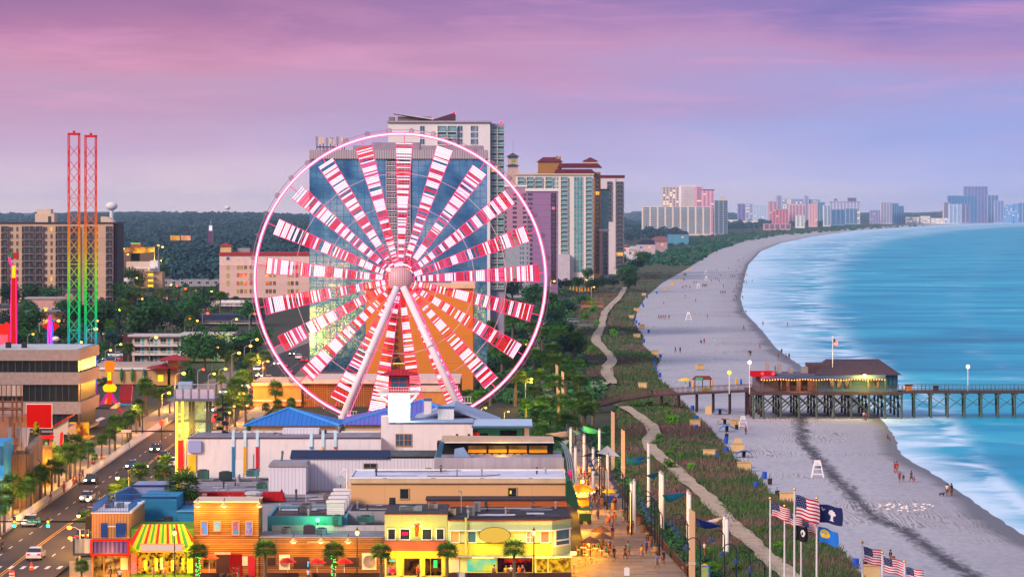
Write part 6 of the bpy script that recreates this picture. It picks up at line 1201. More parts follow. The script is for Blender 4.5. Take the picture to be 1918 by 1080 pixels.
lamp('shop_light', (X_(285), F0-2.2, 2.4), 'ffb020', 1200, .5, t); lamp('shop_light', (X_(330), F0-2.2, 2.4), 'ffb020', 1200, .5, t)
WOOD = LINES('wood_siding', '8c6226', '33200f', .25, .25, axis=2, var=.55); WOOD2 = LINES('wood_siding2', '6e4c26', '2a1a10', .25, .22, axis=2, var=.55)
t = thing('wooden_hall', 'tall two storey amber lit wooden plank hall', 'restaurant', (X_(424), F0, 0)); MB().box(X_(363.5), X_(484), F0, F0+6, 0, Z_(940)).build('wall', WOOD, t); MB().box(X_(363), X_(485), F0-.15, F0+6.2, Z_(940)+.003, Z_(938)).build('coping', CREAM, t)
for i, (x0, x1, y0, y1) in enumerate(((377, 388, 976, 1000), (401, 412.5, 976, 993), (436, 447, 976, 1000), (461, 472, 976, 1000))):
 win(x0, x1, y0, y1, F0, t, E('stained%d' % i, ('58b8ff', '70d0ff', 'ff4038', '6a70d8')[i], .75, col2=('e07030', 'f0e0a0', '40b0d0', 'd0b0c0')[i], scale=1.1), M('frame_wood', '9a6a34'), 'stained_window', False, .12)
def barnlamp(x, y, Y, par, p=420, col='ffcc66'):
 h = MB().lathe([(.06, .5), (.16, .35), (.45, .05), (.45, 0)], (wx(x, Y), Y-1.0, wz(y, Y)), 12).build('lamp_shade', M('lamp_enamel', 'c8a068'), par); MB().ball((wx(x, Y), Y-1.0, wz(y, Y)), .25, 8, .15).build('bulb', E('bulb_hot', 'ffe090', 6.), h); MB().path([(wx(x, Y), Y, wz(y, Y)+.7), (wx(x, Y), Y-.6, wz(y, Y)+.9), (wx(x, Y), Y-1.0, wz(y, Y)+.5)], .04, 5).build('arm', BLACK, h); lamp('barn_light', (wx(x, Y), Y-1.3, wz(y, Y)-.35), col, p, .15, par)
for x in (372, 421, 487): barnlamp(x, 946, F0, t, 480)
panel(402, 432, 1033, 1037, F0, .25, 'sign_board', M('sign_rose', 'c08a80', var=.4, scale=4), t); panel(405, 435, 1038, 1078, F0, .05, 'doorway', M('door_dark', '241410'), t); panel(430, 453, 1037, 1077, F0, .12, 'red_door', E('door_red_lit', 'c01810', .6), t); panel(465, 478, 1041, 1078, F0, .12, 'red_door', M('door_maroon', '8a1420'), t); panel(381, 403, 1046, 1062, F0, .08, 'serving_window', E('serving', 'c87818', .7, col2='40200c', scale=1.5), t); panel(454, 464, 1041, 1058, F0, .1, 'board', CREAM, t)
lamp('porch_light', (X_(415), F0-2.5, 2.7), 'ff9028', 300, .4, t); lamp('porch_light', (X_(445), F0-2.5, 2.7), 'ff5030', 220, .4, t)
t = thing('wooden_bar', 'long low wooden bar with lit barn lamps and red patio umbrellas', 'restaurant', (X_(600), F0, 0)); MB().box(X_(484.2), X_(719.5), F0+.2, F0+7.4, 0, Z_(1007)).build('wall', WOOD2, t); MB().box(X_(484.3), X_(719.5), F0+.1, F0+7.5, Z_(1007)+.003, Z_(1005.5)).build('roof', ROOFL, t)
MB().box(X_(500), X_(719.5), F0+7.6, F0+8.2, 0, Z_(983, 378)).build('rear_parapet', M('parapet_lilac', 'a8a2ac', streak=.5), t)
for x in (551, 602, 653): barnlamp(x, 1013, F0+.2, t, 240)
for x0, x1, y0, y1, mt in ((501, 516, 1044, 1058, 'dark'), (523, 543, 1038, 1066, 'ring'), (550, 579, 1042, 1064, 'dark'), (606, 632, 1042, 1058, 'dark'), (678, 705, 1035, 1066, 'ring'), (646, 672, 1043, 1060, 'dark')):
 if mt == 'dark': panel(x0, x1, y0, y1, F0+.2, .06, 'opening', M('door_dark', ''), t)
 else:
  w = panel(x0, x1, y0, y1, F0+.2, .1, 'carved_panel', CREAM, t); a, c = wx((x0+x1)/2, F0), wz((y0+y1)/2, F0); MB().tube((a, F0-.1, c), (a, F0+.08, c), (x1-x0)*.0617*.42, n=20).build('round_window', GLASS('mirror_dark', '3c3438', col2='8a8080'), w)
panel(576, 578, 1050, 1060, F0+.2, .3, 'neon_tube', E('neon_cyan', '28b8ff', 1.4), t); panel(575, 620, 1012, 1016, F0+.2, .1, 'faded_board', M('faded', '7a6450'), t)
for i in range(3): lamp('patio_light', (X_(540+55*i), F0-2, 2.3), 'ff8a28', 170, .4, t)
for i, (x, y, c) in enumerate(((392, 1041, 'd8501c'), (539, 1048, 'c81818'), (594, 1049, 'c81818'), (645, 1049, 'c81818'))):
 Yu = 366.5; t = thing('patio_umbrella', ('orange patio umbrella before the wooden hall', 'red patio umbrella, left of three at the low bar', 'red patio umbrella, middle of three at the low bar', 'red patio umbrella, right of three at the low bar')[i], 'umbrella', (wx(x, Yu), Yu, 0)); z = wz(y-5, Yu)
 MB().tube((wx(x, Yu), Yu, 0), (wx(x, Yu), Yu, z), .04).build('pole', WHITE, t); MB().lathe([(1.05 if i else 1.15, -.55), (.55, -.2), (.03, 0)], (wx(x, Yu), Yu, z), 8).build('canopy', M('umb'+c, c), t)
FEN = LINES('fence_planks', '54382c', '2a1a16', .16, .15, axis=2, var=.4)
for x0, x1, lb in ((365, 428, 'dark plank patio fence before the wooden hall'), (500, 560, 'dark plank patio fence at the low bar, left part'), (585, 718, 'dark plank patio fence at the low bar, right part'), (840, 1070, 'brown railed patio fence before the green bar')):
 t = thing('patio_fence', lb, 'fence', (wx(x0, 365), 365, 0)); mb = MB().box(wx(x0, 365), wx(x1, 365), 365, 365.08, .15, 1.05); mb.build('planks', FEN, t); MB().box(wx(x0, 365)-.02, wx(x1, 365)+.02, 364.92, 365.18, 1.053, 1.13).build('rail', FEN, t)
for i, x in enumerate((416, 428, 461)): t = thing('barrel', f'old oak barrel, {nth(i)} from the left at the wooden hall patio', 'barrel', (wx(x, 364.5), 364.5, .04)); MB().lathe([(.28, 0), (.36, .5), (.28, 1.0)], (wx(x, 364.5), 364.5, .04), 12).build('staves', FEN, t); MB().lathe([(.33, 0), (.34, .06)], (wx(x, 364.5), 364.5, .22), 12).lathe([(.345, 0), (.335, .06)], (wx(x, 364.5), 364.5, .74), 12).build('hoops', DGREY, t)
LIME = M('lime_stucco', '98a46c', streak=.12, var=.06); LIMEP = M('pale_lime', 'aebc84', streak=.15, var=.05); YELW = M('yellow_front', 'd0a030', var=.08)
t = thing('green_diner', 'pale green two storey diner front with shingle skirt and neon window', 'restaurant', (X_(780), F0, 0)); MB().box(X_(720.5), X_(838), F0, F0+12, 0, Z_(962.5)).build('wall', LIME, t); MB().box(X_(720), X_(838.4), F0-.12, F0+12.1, Z_(962.5)+.003, Z_(961)).build('coping', M('maroon_trim', '6a1c2c'), t); MB().box(X_(722), X_(836), F0+.3, F0+11.8, Z_(961)+.002, Z_(961)+.06).build('roof', ROOFT, t)
for x0, x1 in ((727, 740), (750, 767), (791, 808), (818, 831)):
 w = win(x0, x1, 990, 1009, F0, t, DARKG, WHITE, cross=False)
 if x0 == 750: MB().tube((X_(753), F0-.1, Z_(998.5)), (X_(764), F0-.1, Z_(998.5)), .17, n=8).build('neon_sign', E('neon_hot', 'ff2050', 1.3), w)
sk = MB().prism([(X_(720), Z_(1030)), (X_(839), Z_(1030)), (X_(839), Z_(1011)), (X_(720), Z_(1011))], F0-.5, F0-.01).build('shingle_skirt', LINES('maroon_shingle', '6c3838', '42202a', .28, .2, axis=2, var=.25), t)
panel(722, 837, 1031, 1043, F0, .3, 'yellow_fascia', YELW, t)
for x0, x1, mt in ((724, 742, 0), (757, 786, 1), (795, 806, 1), (807, 826, 1)): panel(x0, x1, 1045, 1076, F0, .06, 'shop_window', (E('diner_warm', 'e89a28', .85, col2='5a2c0c', scale=1.2), E('diner_dim', '8a4a18', .6, col2='241408', scale=1.2))[mt], t)
for x in (748, 790, 828): panel(x, x+6, 1043, 1077, F0, .25, 'pier', YELW, t)
panel(729, 742, 1046, 1051, F0-.1, .1, 'neon_sign', E('neon_rgb', '40e0a0', 1.2, col2='ff4060', scale=1.5), t); panel(728, 741, 1064, 1071, F0-.1, .1, 'neon_sign', E('neon_oval', 'ff2040', 1.2, col2='4060ff', scale=1.5), t); panel(812, 819, 1048, 1062, F0-.1, .1, 'neon_sign', E('neon_green', ''), t)
lo = MB(); lo.tube((X_(780.5), F0-.25, Z_(1003)), (X_(781), F0-.25, Z_(985)), .16, .3, 8).tube((X_(781), F0-.25, Z_(985)), (X_(776), F0-.25, Z_(979)), .1, .06, 6).tube((X_(781), F0-.25, Z_(985)), (X_(786), F0-.25, Z_(979)), .1, .06, 6); lo.build('crest_ornament', M('crest_red', '8a1c14'), t)
for s in (-1, 1):
 h = MB().lathe([(.05, .25), (.2, 0)], (X_(781+9*s), F0-.9, Z_(985)), 8).build('lamp_shade', WHITE, t); MB().path([(X_(781), F0, Z_(977)), (X_(781+5*s), F0-.7, Z_(975)), (X_(781+9*s), F0-.9, Z_(982))], .035, 4).build('arm', WHITE, h); lamp('sign_lamp', (X_(781+7*s), F0-1., Z_(987)), 'e8ff40', 60, .1, t)
lamp('diner_light', (X_(745), F0-2.2, 2.6), 'ffc020', 800, .4, t); lamp('diner_light', (X_(800), F0-2.2, 2.6), 'ffb020', 800, .4, t)
t = thing('green_bar', 'long pale green bar with yellow oval sign and chamfered corner window', 'restaurant', (X_(950), F0, 0)); c0 = X_(1034); zt = Z_(974)
MB().plan([(X_(838.6), F0), (c0, F0), (X_(1070), F0+3.0), (X_(1070), F0+16), (X_(838.6), F0+16)], 0, zt).build('wall', LIMEP, t)
MB().plan([(X_(838.5), F0-.25), (c0+.1, F0-.25), (X_(1071), F0+2.8), (X_(1071), F0+16.1), (X_(838.5), F0+16.1)], zt+.003, Z_(972)).build('coping', M('maroon_trim', ''), t); MB().plan([(X_(841), F0+.3), (c0, F0+.3), (X_(1067), F0+3.1), (X_(1067), F0+15.5), (X_(841), F0+15.5)], Z_(972)+.002, Z_(972)+.06).build('roof', ROOFK, t)
MB().plan([(X_(838.6), F0-.5), (c0+.2, F0-.5), (X_(1072), F0+2.6), (X_(1072), F0+3), (c0, F0-.01), (X_(838.6), F0-.01)], Z_(993), Z_(991.5)).build('ledge', WHITE, t)
panel(838.6, 1033, 1015.5, 1017, F0, .06, 'string_course', M('maroon_trim', ''), t); panel(838.6, 1033, 1017.5, 1038, F0, .03, 'yellow_panel', M('mustard', 'b8a83c', var=.08), t)
for x0, x1, mt in ((845, 859.5, 0), (877, 891, 1), (987, 999, 2), (1013.5, 1028, 3)): win(x0, x1, 995, 1014.5, F0, t, (M('blind_tan', 'b08a54'), BLUEG, M('blind_grey', '8a7c78'), M('blind_brown', '7a5c54'))[mt], WHITE, cross=mt == 2)
clutter(t, 842, 1060, F0+.5, F0+15, Z_(972), 5, 9)
w_ = Vector((X_(1070)-c0, 3.0, 0)); d_ = w_.normalized(); mb = MB(); mb.T = Matrix.Translation((c0, F0, 0)) @ Matrix.Rotation(math.atan2(w_.y, w_.x), 4, 'Z'); L = w_.length
mb.mat(0).box(L*.16, L*.86, -.12, -.01, Z_(1011), Z_(993.5)).box(L*.16, L*.86, -.12, -.01, Z_(1021), Z_(1014)); mb.mat(1).box(L*.10, L*.92, -.18, -.13, Z_(1013.9), Z_(1011.2)).box(L*.10, L*.16, -.18, -.004, Z_(1024), Z_(992)).box(L*.86, L*.92, -.18, -.004, Z_(1024), Z_(992)).box(L*.161, L*.859, -.18, -.004, Z_(1024), Z_(1021.1))
mb.build('corner_window', [BLUEG, WHITE], t)
pi_ = MB().tube((X_(873), F0-.3, Z_(1034)), (X_(873), F0-.3, Z_(968)), .14, n=8).build('downpipe', LIME, t)
ov = MB(); ov.prism([(X_(926.5+30*math.cos(2*math.pi*i/36)), Z_(1000.5+15*math.sin(2*math.pi*i/36))) for i in range(36)], F0-.55, F0-.45).build('oval_rim', BLACK, t); MB().prism([(X_(926.5+29*math.cos(2*math.pi*i/36)), Z_(1000.5+14.2*math.sin(2*math.pi*i/36))) for i in range(36)], F0-.66, F0-.555).build('oval_sign', E('oval_yellow', 'e8b848', .85), t)
lamp('mural_light', (X_(900), F0-2.0, Z_(1022)), 'ffe818', 130, .3, t); panel(885, 925, 1042, 1044, F0-.8, .1, 'tube_light', E('tube_yellow', 'fff070', 4.), t)
mbm = MB().prism([(X_(875), Z_(1068)), (X_(930), Z_(1068)), (X_(930), Z_(1050)), (X_(925), Z_(1046)), (X_(880), Z_(1046)), (X_(875), Z_(1050))], F0-.1, F0-.01).build('mural', E('mural_lit', 'e8d818', .9, col2='58c8a0', scale=.6), t)
for x0, x1, c in ((846, 860, 'cream'), (932, 997, 'dark'), (1005, 1024, 'lit'), (1028, 1068, 'lit')):
 panel(x0, x1, 1044, 1070, F0 if x0 < 1026 else F0-.4, .08, 'shop_window', CREAM if c == 'cream' else (E('bar_dim', '581c14', .5, col2='140c10', scale=1.5) if c == 'dark' else E('bar_lit', 'f0b020', .95, col2='7a4810', scale=1.8)), t)
panel(945, 995, 1046, 1053, F0-.1, .1, 'red_backlight', E('bar_red', 'd82418', .9, col2='301010', scale=2.), t)
MB().plan([(X_(838.6), F0-.6), (c0+.3, F0-2.2), (X_(1080), F0+.5), (X_(1080), F0+4), (X_(838.6), F0-.01)], Z_(1041), Z_(1039)).build('canopy', STEEL, t)
for x in (1018, 1055): panel(x-16, x+16, 1041.5, 1043, F0-1.6, .1, 'tube_light', E('tube_warm', 'ffd870', 4.), t)
for x, p in ((955, 500), (1015, 1000), (1050, 1200)): lamp('bar_light', (X_(x), F0-2.4, 2.6), 'ffb820', p*.7, .4, t)
wl = thing('wall_lantern', 'arched steel spotlight pole on the beige building roof line', 'lamp', (X_(862, 378), 378, 6.6)); MB().tube((wx(864, 378), 378, 6.6), (wx(864, 378), 378, Z_(921, 378)), .06).path([(wx(864, 378), 378, Z_(921, 378)), (wx(862, 378), 378, Z_(918, 378)), (wx(859, 378), 378, Z_(918.5, 378))], .06, 5).build('pole', STEEL, wl); MB().box(wx(857, 378), wx(862, 378), 377.8, 378.2, Z_(920.5, 378), Z_(918.6, 378)).build('lamp_head', STEEL, wl)
t = thing('brick_building', 'orange brick low building strip behind the black roof', 'building', (X_(930, 388), 388, 0)); MB().box(wx(799, 388), wx(1062, 388), 388, 392.4, 0, Z_(936, 388)).build('wall', LINES('orange_brick', 'a8582c', '84421f', .22, .15, axis=2, var=.2), t); MB().box(wx(797, 388), wx(1064, 388), 387.8, 392.4, Z_(936, 388)+.003, Z_(934, 388)).build('roof', ROOFT, t)
ps = MB();
for i in range(7): x = 905 + 26*i; ps.box(wx(x, 386.5), wx(x+1, 386.5), 386.3, 386.6, 6.6, Z_(949, 386.5))
ps.box(wx(903, 386.5), wx(1062, 386.5), 386.2, 386.7, Z_(950, 386.5), Z_(948.5, 386.5)).build('duct_rail', GPAR, t)
Y = 393; t = thing('beige_building', 'long plain beige building with white rimmed roof', 'building', (X_(858, Y), Y, 0)); BEI = LINES('beige_panels', 'd0a070', 'b88a5c', 9.0, .006, axis=0, var=.04)
MB().box(wx(657, Y), wx(1059, Y), Y, Y+11.4, 0, Z_(896, Y)).build('wall', BEI, t); MB().box(wx(655, Y), wx(1061, Y), Y-.35, Y-.004, Z_(904, Y), Z_(896.5, Y)).build('cornice', M('cornice_sand', 'c4a684'), t)
MB().box(wx(655, Y), wx(1061, Y), Y-.3, Y+.25, Z_(896, Y)+.003, Z_(893, Y)).box(wx(655, Y), wx(657.5, Y), Y+.26, Y+11.4, Z_(896, Y)+.003, Z_(893, Y)).box(wx(1057, Y), wx(1061, Y), Y+.26, Y+11.4, Z_(896, Y)+.003, Z_(893, Y)).box(wx(655, Y), wx(1061, Y), Y+11.41, Y+11.7, Z_(896, Y), Z_(892, Y)).build('parapet', WHITE, t); MB().box(wx(658, Y), wx(1056, Y), Y+.26, Y+11.4, Z_(896, Y)+.002, Z_(896, Y)+.05).build('roof', M('roof_bluewhite', 'b8bcd4'), t)
win(749.5, 765, 915, 933, Y, t, DARKG, M('frame_sand', 'b89468'), cross=False); w = win(952, 967, 913, 928, Y, t, DARKG, M('frame_sand', ''), cross=False); MB().box(wx(955, Y), wx(958, Y), Y-.09, Y-.055, Z_(924, Y), Z_(918, Y)).build('lit_ornament', LITY, w)
clutter(t, 662, 1052, Y+.5, Y+11, Z_(896, Y), 8, 6)
for x in (721, 812, 903, 994): MB().box(wx(x, Y)-.25, wx(x, Y)+.25, Y-.32, Y-.305, Z_(895, Y), Z_(893.6, Y)).build('scupper', GREY, t)
t = thing('ladder_cane', 'white crook topped roof ladder with yellow rungs at the beige roof', 'ladder', (wx(650, 394), 394, 6.2)); MB().path([(wx(650, 394), 394, 6.2), (wx(650, 394), 394, Z_(884, 394)), (wx(649, 394), 394, Z_(880, 394)), (wx(646, 394), 394, Z_(878.5, 394)), (wx(643, 394), 394, Z_(880, 394)), (wx(642, 394), 394, Z_(884, 394))], .12, 6).build('crook', WHITE, t)
ld = MB()
for i in range(5): ld.tube((wx(650, 393.7), 393.7, Z_(916-3*i, 394)), (wx(656, 393.7), 393.7, Z_(916-3*i, 394)), .06, n=4)
ld.build('rungs', M('yellow_paint', 'e0b020'), t)
Y = 405.5; t = thing('gallery_restaurant', 'open dark dining gallery with yellow booths above a grey concrete wall', 'restaurant', (X_(935, Y), Y, 0)); MB().box(wx(813, Y), wx(1056, Y), Y, Y+.5, 0, Z_(857, Y)).build('front_wall', M('stained_concrete', 'b4a8ac', col2='8c8088', scale=.35, streak=.5, stretch=(1, 1, .15)), t)
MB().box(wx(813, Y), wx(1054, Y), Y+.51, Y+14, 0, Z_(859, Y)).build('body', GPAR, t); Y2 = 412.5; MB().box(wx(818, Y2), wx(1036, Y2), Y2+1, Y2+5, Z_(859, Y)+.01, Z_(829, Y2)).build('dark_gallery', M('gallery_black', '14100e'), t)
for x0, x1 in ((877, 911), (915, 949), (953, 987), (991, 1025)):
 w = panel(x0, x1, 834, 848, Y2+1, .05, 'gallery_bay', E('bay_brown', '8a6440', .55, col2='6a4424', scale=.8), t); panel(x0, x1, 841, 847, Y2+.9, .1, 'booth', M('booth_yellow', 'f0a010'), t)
for i in range(8): x = 882 + i*14; panel(x, x+9, 849, 853, Y2+.5, .3, 'table', GREY, t)
MB().prism([(wx(827, Y2), Z_(828, Y2)), (wx(1037, Y2), Z_(828.5, Y2)), (wx(1037, Y2), Z_(822.5, Y2)), (wx(827, Y2), Z_(821, Y2))], Y2-.5, Y2+6).build('roof', M('roof_tan', 'b49a80', streak=.4), t); panel(826, 1038, 827, 829, Y2-.6, .1, 'gutter', WHITE, t)
MB().prism([(wx(815, Y), Z_(857, Y)), (wx(826, Y), Z_(857, Y)), (wx(832, Y), Z_(828, Y)), (wx(823, Y), Z_(828, Y))], Y+1, Y+2).build('side_screen', BLUEG, t); MB().prism([(wx(850, Y), Z_(857, Y)), (wx(880, Y), Z_(857, Y)), (wx(868, Y), Z_(840, Y)), (wx(851, Y), Z_(843, Y))], Y+1, Y+3).build('stair_hood', M('hood_steel', '7a90b0'), t)
lamp('gallery_light', (wx(940, Y2), Y2-1.5, Z_(846, Y2)), 'ffb040', 250, .3, t)
t = thing('striped_awning', 'curved green and white striped awning at the boardwalk end of the gallery', 'awning', (wx(1062, 402), 402, 4)); aw = MB()
for i in range(8):
 for k in range(6):
  u0, u1 = i/8, (i+1)/8; v0, v1 = k/6, (k+1)/6; f = lambda u, v: (wx(1046+10*u+ (16+8*u)*math.sin(v*1.5), 402), 402+4*u, Z_(826+ 8*u + 76*v*(.3+.7*v) , 402)); aw.mi = i % 2; aw.quad(f(u0, v0), f(u0, v1), f(u1, v1), f(u1, v0))
aw.build('canopy', [M('awn_darkgreen', '1c6a4c'), WHITE], t); MB().box(wx(1063, 402), wx(1070, 402), 401, 402, Z_(895, 402), Z_(880, 402)).build('pink_panel', M('hot_pink', 'e0207a'), t)
t = thing('green_awnings', 'dark green ribbed awning over the boardwalk shopfronts', 'awning', (wx(1066, 390), 390, 3)); MB().prism([(wx(1060, 390), Z_(895, 390)), (wx(1066, 390), Z_(895, 390)), (wx(1083, 390), Z_(940, 390)), (wx(1083, 390), Z_(947, 390)), (wx(1060, 390), Z_(935, 390))], 386, 399).build('canopy', LINES('green_ribs', '145a40', '0c3a2c', .5, .3, axis=1), t)
Y = 430; t = thing('white_building', 'long white stucco building with dotted colour columns on its wall', 'building', (X_(530, Y), Y, 0)); MB().box(wx(351, Y), wx(713.5, Y), Y, Y+12, 0, Z_(821, Y)).build('wall', WSTUC, t); MB().box(wx(350.6, Y), wx(713.4, Y), Y-.12, Y+.4, Z_(821, Y)+.003, Z_(819.2, Y)).build('coping', M('brown_trim', '4a3038'), t); MB().box(wx(353, Y), wx(711, Y), Y+.42, Y+11.8, Z_(821, Y)+.002, Z_(821, Y)+.06).build('roof', ROOFL, t)
for x0, x1 in ((396, 448), (454, 470), (475, 492), (497, 529), (533, 592), (612, 634), (639, 712)): MB().box(wx(x0, 441), wx(x1, 441), 441, 441.3, Z_(821, Y)+.07, Z_(807, 441)).build('rear_parapet', WSTUC, t)
MB().box(wx(529, 438), wx(597, 438), 438, 440.5, Z_(821, Y)+.07, Z_(802.5, 438)).build('roof_shed', CORR, t); MB().box(wx(596, 439)+.3, wx(611, 439), 439, 440, Z_(821, Y)+.07, Z_(805, 439)).build('dark_gap', BLACK, t)
for i, (x, y1, c) in enumerate(((437, 895, '2c74a0'), (459, 884, 'e0a020'), (482, 880, 'c41c2c'), (583, 841, '2c74a0'), (605, 841, 'e0a020'), (628, 841, 'c41c2c'))):
 pl = panel(x-2.7, x+2.7, 805, 836, Y, .18, 'pilaster', M('pale_aqua', 'b4ccd8'), t); mb = MB(); y = 837.
 while y < y1: mb.tube((wx(x, Y), Y-.17, wz(y, Y)), (wx(x, Y), Y-.01, wz(y, Y)), .24, n=8); y += 5.2
 mb.box(wx(x, Y)-.13, wx(x, Y)+.13, Y-.13, Y-.012, wz(y-4, Y), wz(837, Y)); mb.build('dotted_column', M('col'+c, c), t)
mb = MB();
pts = []
for cx_, cy_, a0 in ((374, 827.5, 0), (356.5, 827.5, 90), (356.5, 843, 180), (374, 843, 270)): pts += [(wx(cx_+3.5*math.cos(R(a0+a)), Y), wz(cy_-3.5*math.sin(R(a0+a)), Y)) for a in (0, 30, 60, 90)]
sgn = thing('panel_sign', 'rounded blank lavender sign panel on the white wall', 'sign', (wx(365, Y), Y-.3, 10)); MB().prism(pts, Y-.5, Y-.02).build('face', M('lavender_panel', '8e92c0', var=.03), sgn); MB().prism([((x-wx(365, Y))*1.06+wx(365, Y), (z-wz(835.3, Y))*1.06+wz(835.3, Y)) for x, z in pts], Y-.4, Y-.019).build('rim', M('steel_rim', 'b8bac8'), sgn)
panel(352.5, 367.5, 851, 884, Y, .2, 'yellow_panel', M('yellow_paint', ''), t); panel(441, 456, 861, 893, Y, .1, 'door', WHITE, t); panel(474, 475, 850, 878, Y, .1, 'conduit', GREY, t)
Y = 415; t = thing('corrugated_building', 'white corrugated building with navy mansard roof edge', 'building', (X_(640, Y), Y, 0)); MB().box(wx(544, Y), wx(813, Y), Y, Y+13, 0, Z_(858, Y)).build('wall', CORR, t)
MB().prism([(0, 0)]*3, 0, 0) if 0 else None
mb = MB(); a, b = wx(543, Y), wx(730, Y); z0, z1 = Z_(858, Y)+.003, Z_(842, Y+3); mb.add([(a, Y-.3, z0), (b, Y-.3, z0), (b, Y+3, z1), (a, Y+3, z1), (a, Y+3, z0), (b, Y+3, z0)], [(0, 1, 2, 3), (0, 3, 4), (1, 5, 2), (3, 2, 5, 4), (0, 4, 5, 1)]); mb.build('mansard', M('navy_roof', '1c2a4c', streak=.3), t); MB().box(wx(726, Y), wx(815, Y), Y-.3, Y+11, Z_(863, Y)+.6, Z_(858, Y)+.25).build('dark_roof', ROOFT, t)
win(682, 705, 868, 883, Y, t, DARKG, M('frame_taupe', '8a7a78')); panel(797, 807, 875, 880, Y, .1, 'vent', GREY, t)
t = thing('white_shed', 'white corrugated shed with grey pitched top on the pale roof', 'shed', (X_(540, 409), 409, 6.2)); Y = 409; MB().box(wx(503, Y), wx(573, Y), Y, Y+5, 6.2, Z_(873, Y)).build('wall', CORR, t); MB().prism([(wx(502, Y), Z_(873, Y)), (wx(577, Y), Z_(873, Y)), (wx(574, Y), Z_(866, Y)), (wx(506, Y), Z_(866, Y))], Y-.2, Y+5.2).build('roof', M('shed_roof', '8a8490', streak=.3), t)
t = thing('satellite_dish', 'grey satellite dish beside the roof ladder', 'dish', (wx(638, 405.6), 405.6, 6.2)); mb = MB(); mb.T = Matrix.Translation((wx(638, 405.6), 405.6, Z_(899, 405.6))) @ Matrix.Rotation(R(65), 4, 'X'); mb.lathe([(.05, 0), (.4, .08), (.62, .22)], n=14).build('bowl', STEEL, t); MB().tube((wx(638, 405.8), 405.8, 6.2), (wx(638, 405.8), 405.8, Z_(899, 405.6)), .06).build('stand', DGREY, t)
Y = 433; t = thing('white_house', 'raised white stucco house with double window among blue roofs', 'building', (X_(800, Y), Y, 0)); MB().box(wx(713.7, Y), wx(885.5, Y), Y, Y+12, 0, Z_(793, Y)).build('wall', WSTUC, t); MB().box(wx(728, Y), wx(886, Y), Y-.15, Y+.3, Z_(793, Y)+.003, Z_(791, Y)).build('coping', M('slate_blue', '3c5a86'), t); MB().box(wx(713.7, Y), wx(728, Y), Y+.001, Y+2, Z_(793, Y)+.003, Z_(779, Y)).build('pillar', WSTUC, t); MB().box(wx(730, Y), wx(884, Y), Y+.31, Y+11.9, Z_(793, Y)+.002, Z_(793, Y)+.06).build('roof', M('roof_steel', '8a98b4'), t)
win(742, 755, 813, 834, Y, t, BLUEG, M('frame_copper', 'a8744c')); win(758, 770.5, 813, 834, Y, t, BLUEG, M('frame_copper', ''))
for x0, x1 in ((854, 858), (876, 880.5)): panel(x0, x1, 812, 819.5, Y, .06, 'slit_window', DARKG, t)
MB().box(wx(886, Y), wx(996, Y), Y+1, Y+11, 0, Z_(800, Y)).build('right_wing', M('wing_teal', '2f8c84', var=.08), t); MB().box(wx(884, Y), wx(998, Y), Y-2, Y+12, Z_(799, Y), Z_(795.5, Y)).build('wing_roof', M('slate_blue', ''), t); MB().box(wx(886, Y), wx(997, Y), Y-1.8, Y+12, Z_(795.5, Y)+.003, Z_(795.5, Y)+.06).build('wing_roof_top', M('roof_pale_blue', '9cb4cc'), t)
panel(899, 914, 811, 820, Y+1, .1, 'opening', BLACK, t); panel(937, 968, 806, 819, Y+1, .1, 'shutter_window', DARKG, t); panel(886, 898, 809, 820, Y+.9, .3, 'red_counter', M('edge_red', ''), t); panel(982, 991, 801, 820, Y+.9, .2, 'white_pier', WHITE, t)
mb = MB(); ga = [(wx(773, 445), Z_(790, 445)), (wx(850, 445), Z_(763, 445)), (wx(937, 445), Z_(796, 445)), (wx(937, 445), Z_(799, 445)), (wx(850, 445), Z_(768, 445)), (wx(773, 445), Z_(794, 445))]; mb.prism(ga, 444, 462).build('gable_roof', M('roof_steel', ''), t); MB().prism([(wx(778, 445), Z_(793, 445)), (wx(850, 445), Z_(769, 445)), (wx(925, 445), Z_(796, 445))], 446, 446.3).build('gable_glass', DARKG, t)
for x in (858, 872, 886): MB().box(wx(x, 445.8), wx(x+2, 445.8), 445.7, 445.95, Z_(795, 445), Z_(772+(x-858)*.4, 445)).build('red_post', M('edge_red', ''), t)
for x0, x1, y0, Yc in ((794, 808, 750, 452), (820, 850, 765, 441)):
 c = MB().box(wx(x0, Yc), wx(x1, Yc), Yc, Yc+2, Z_(793, 433), Z_(y0, Yc)).build('chimney', WSTUC, t); MB().box(wx(x0-.6, Yc), wx(x1+.6, Yc), Yc-.1, Yc+2.1, Z_(y0, Yc)+.003, Z_(y0-3, Yc)).build('cap', M('slate_blue', ''), c)
Y = 438; t = thing('lantern_tower', 'little lighthouse tower with red cabin over a glowing white lantern box', 'tower', (wx(747, Y), Y, Z_(793, 433))); a, b = wx(727, Y), wx(768, Y); dp = b-a
MB().box(a, b, Y, Y+dp, Z_(793, 433)+.06, Z_(738, Y)).build('box', M('tower_pale', 'c4d4cc'), t); panel(731, 765, 739, 776, Y, .06, 'lit_panel', E('lantern_white', 'f4fff4', 1.25), t); lamp('lantern_light', (wx(748, Y), Y-1.4, Z_(765, Y)), 'd8fff0', 500, .6, t)
MB().box(wx(709, Y), wx(785, Y), Y-1.3, Y+dp+1.3, Z_(738, Y)+.003, Z_(734.5, Y)).build('platform', WHITE, t); rl = MB()
za, zb = Z_(734.5, Y), Z_(724, Y)
for k in range(17): X = wx(710+74*k/16, Y); rl.tube((X, Y-1.2, za), (X, Y-1.2, zb), .035, n=4)
for z in (zb, (za+zb)/2): rl.tube((wx(710, Y), Y-1.2, z), (wx(784, Y), Y-1.2, z), .045, n=4)
for s in (710, 784): rl.tube((wx(s, Y), Y-1.2, zb), (wx(s, Y), Y+dp+1.2, zb), .045, n=4)
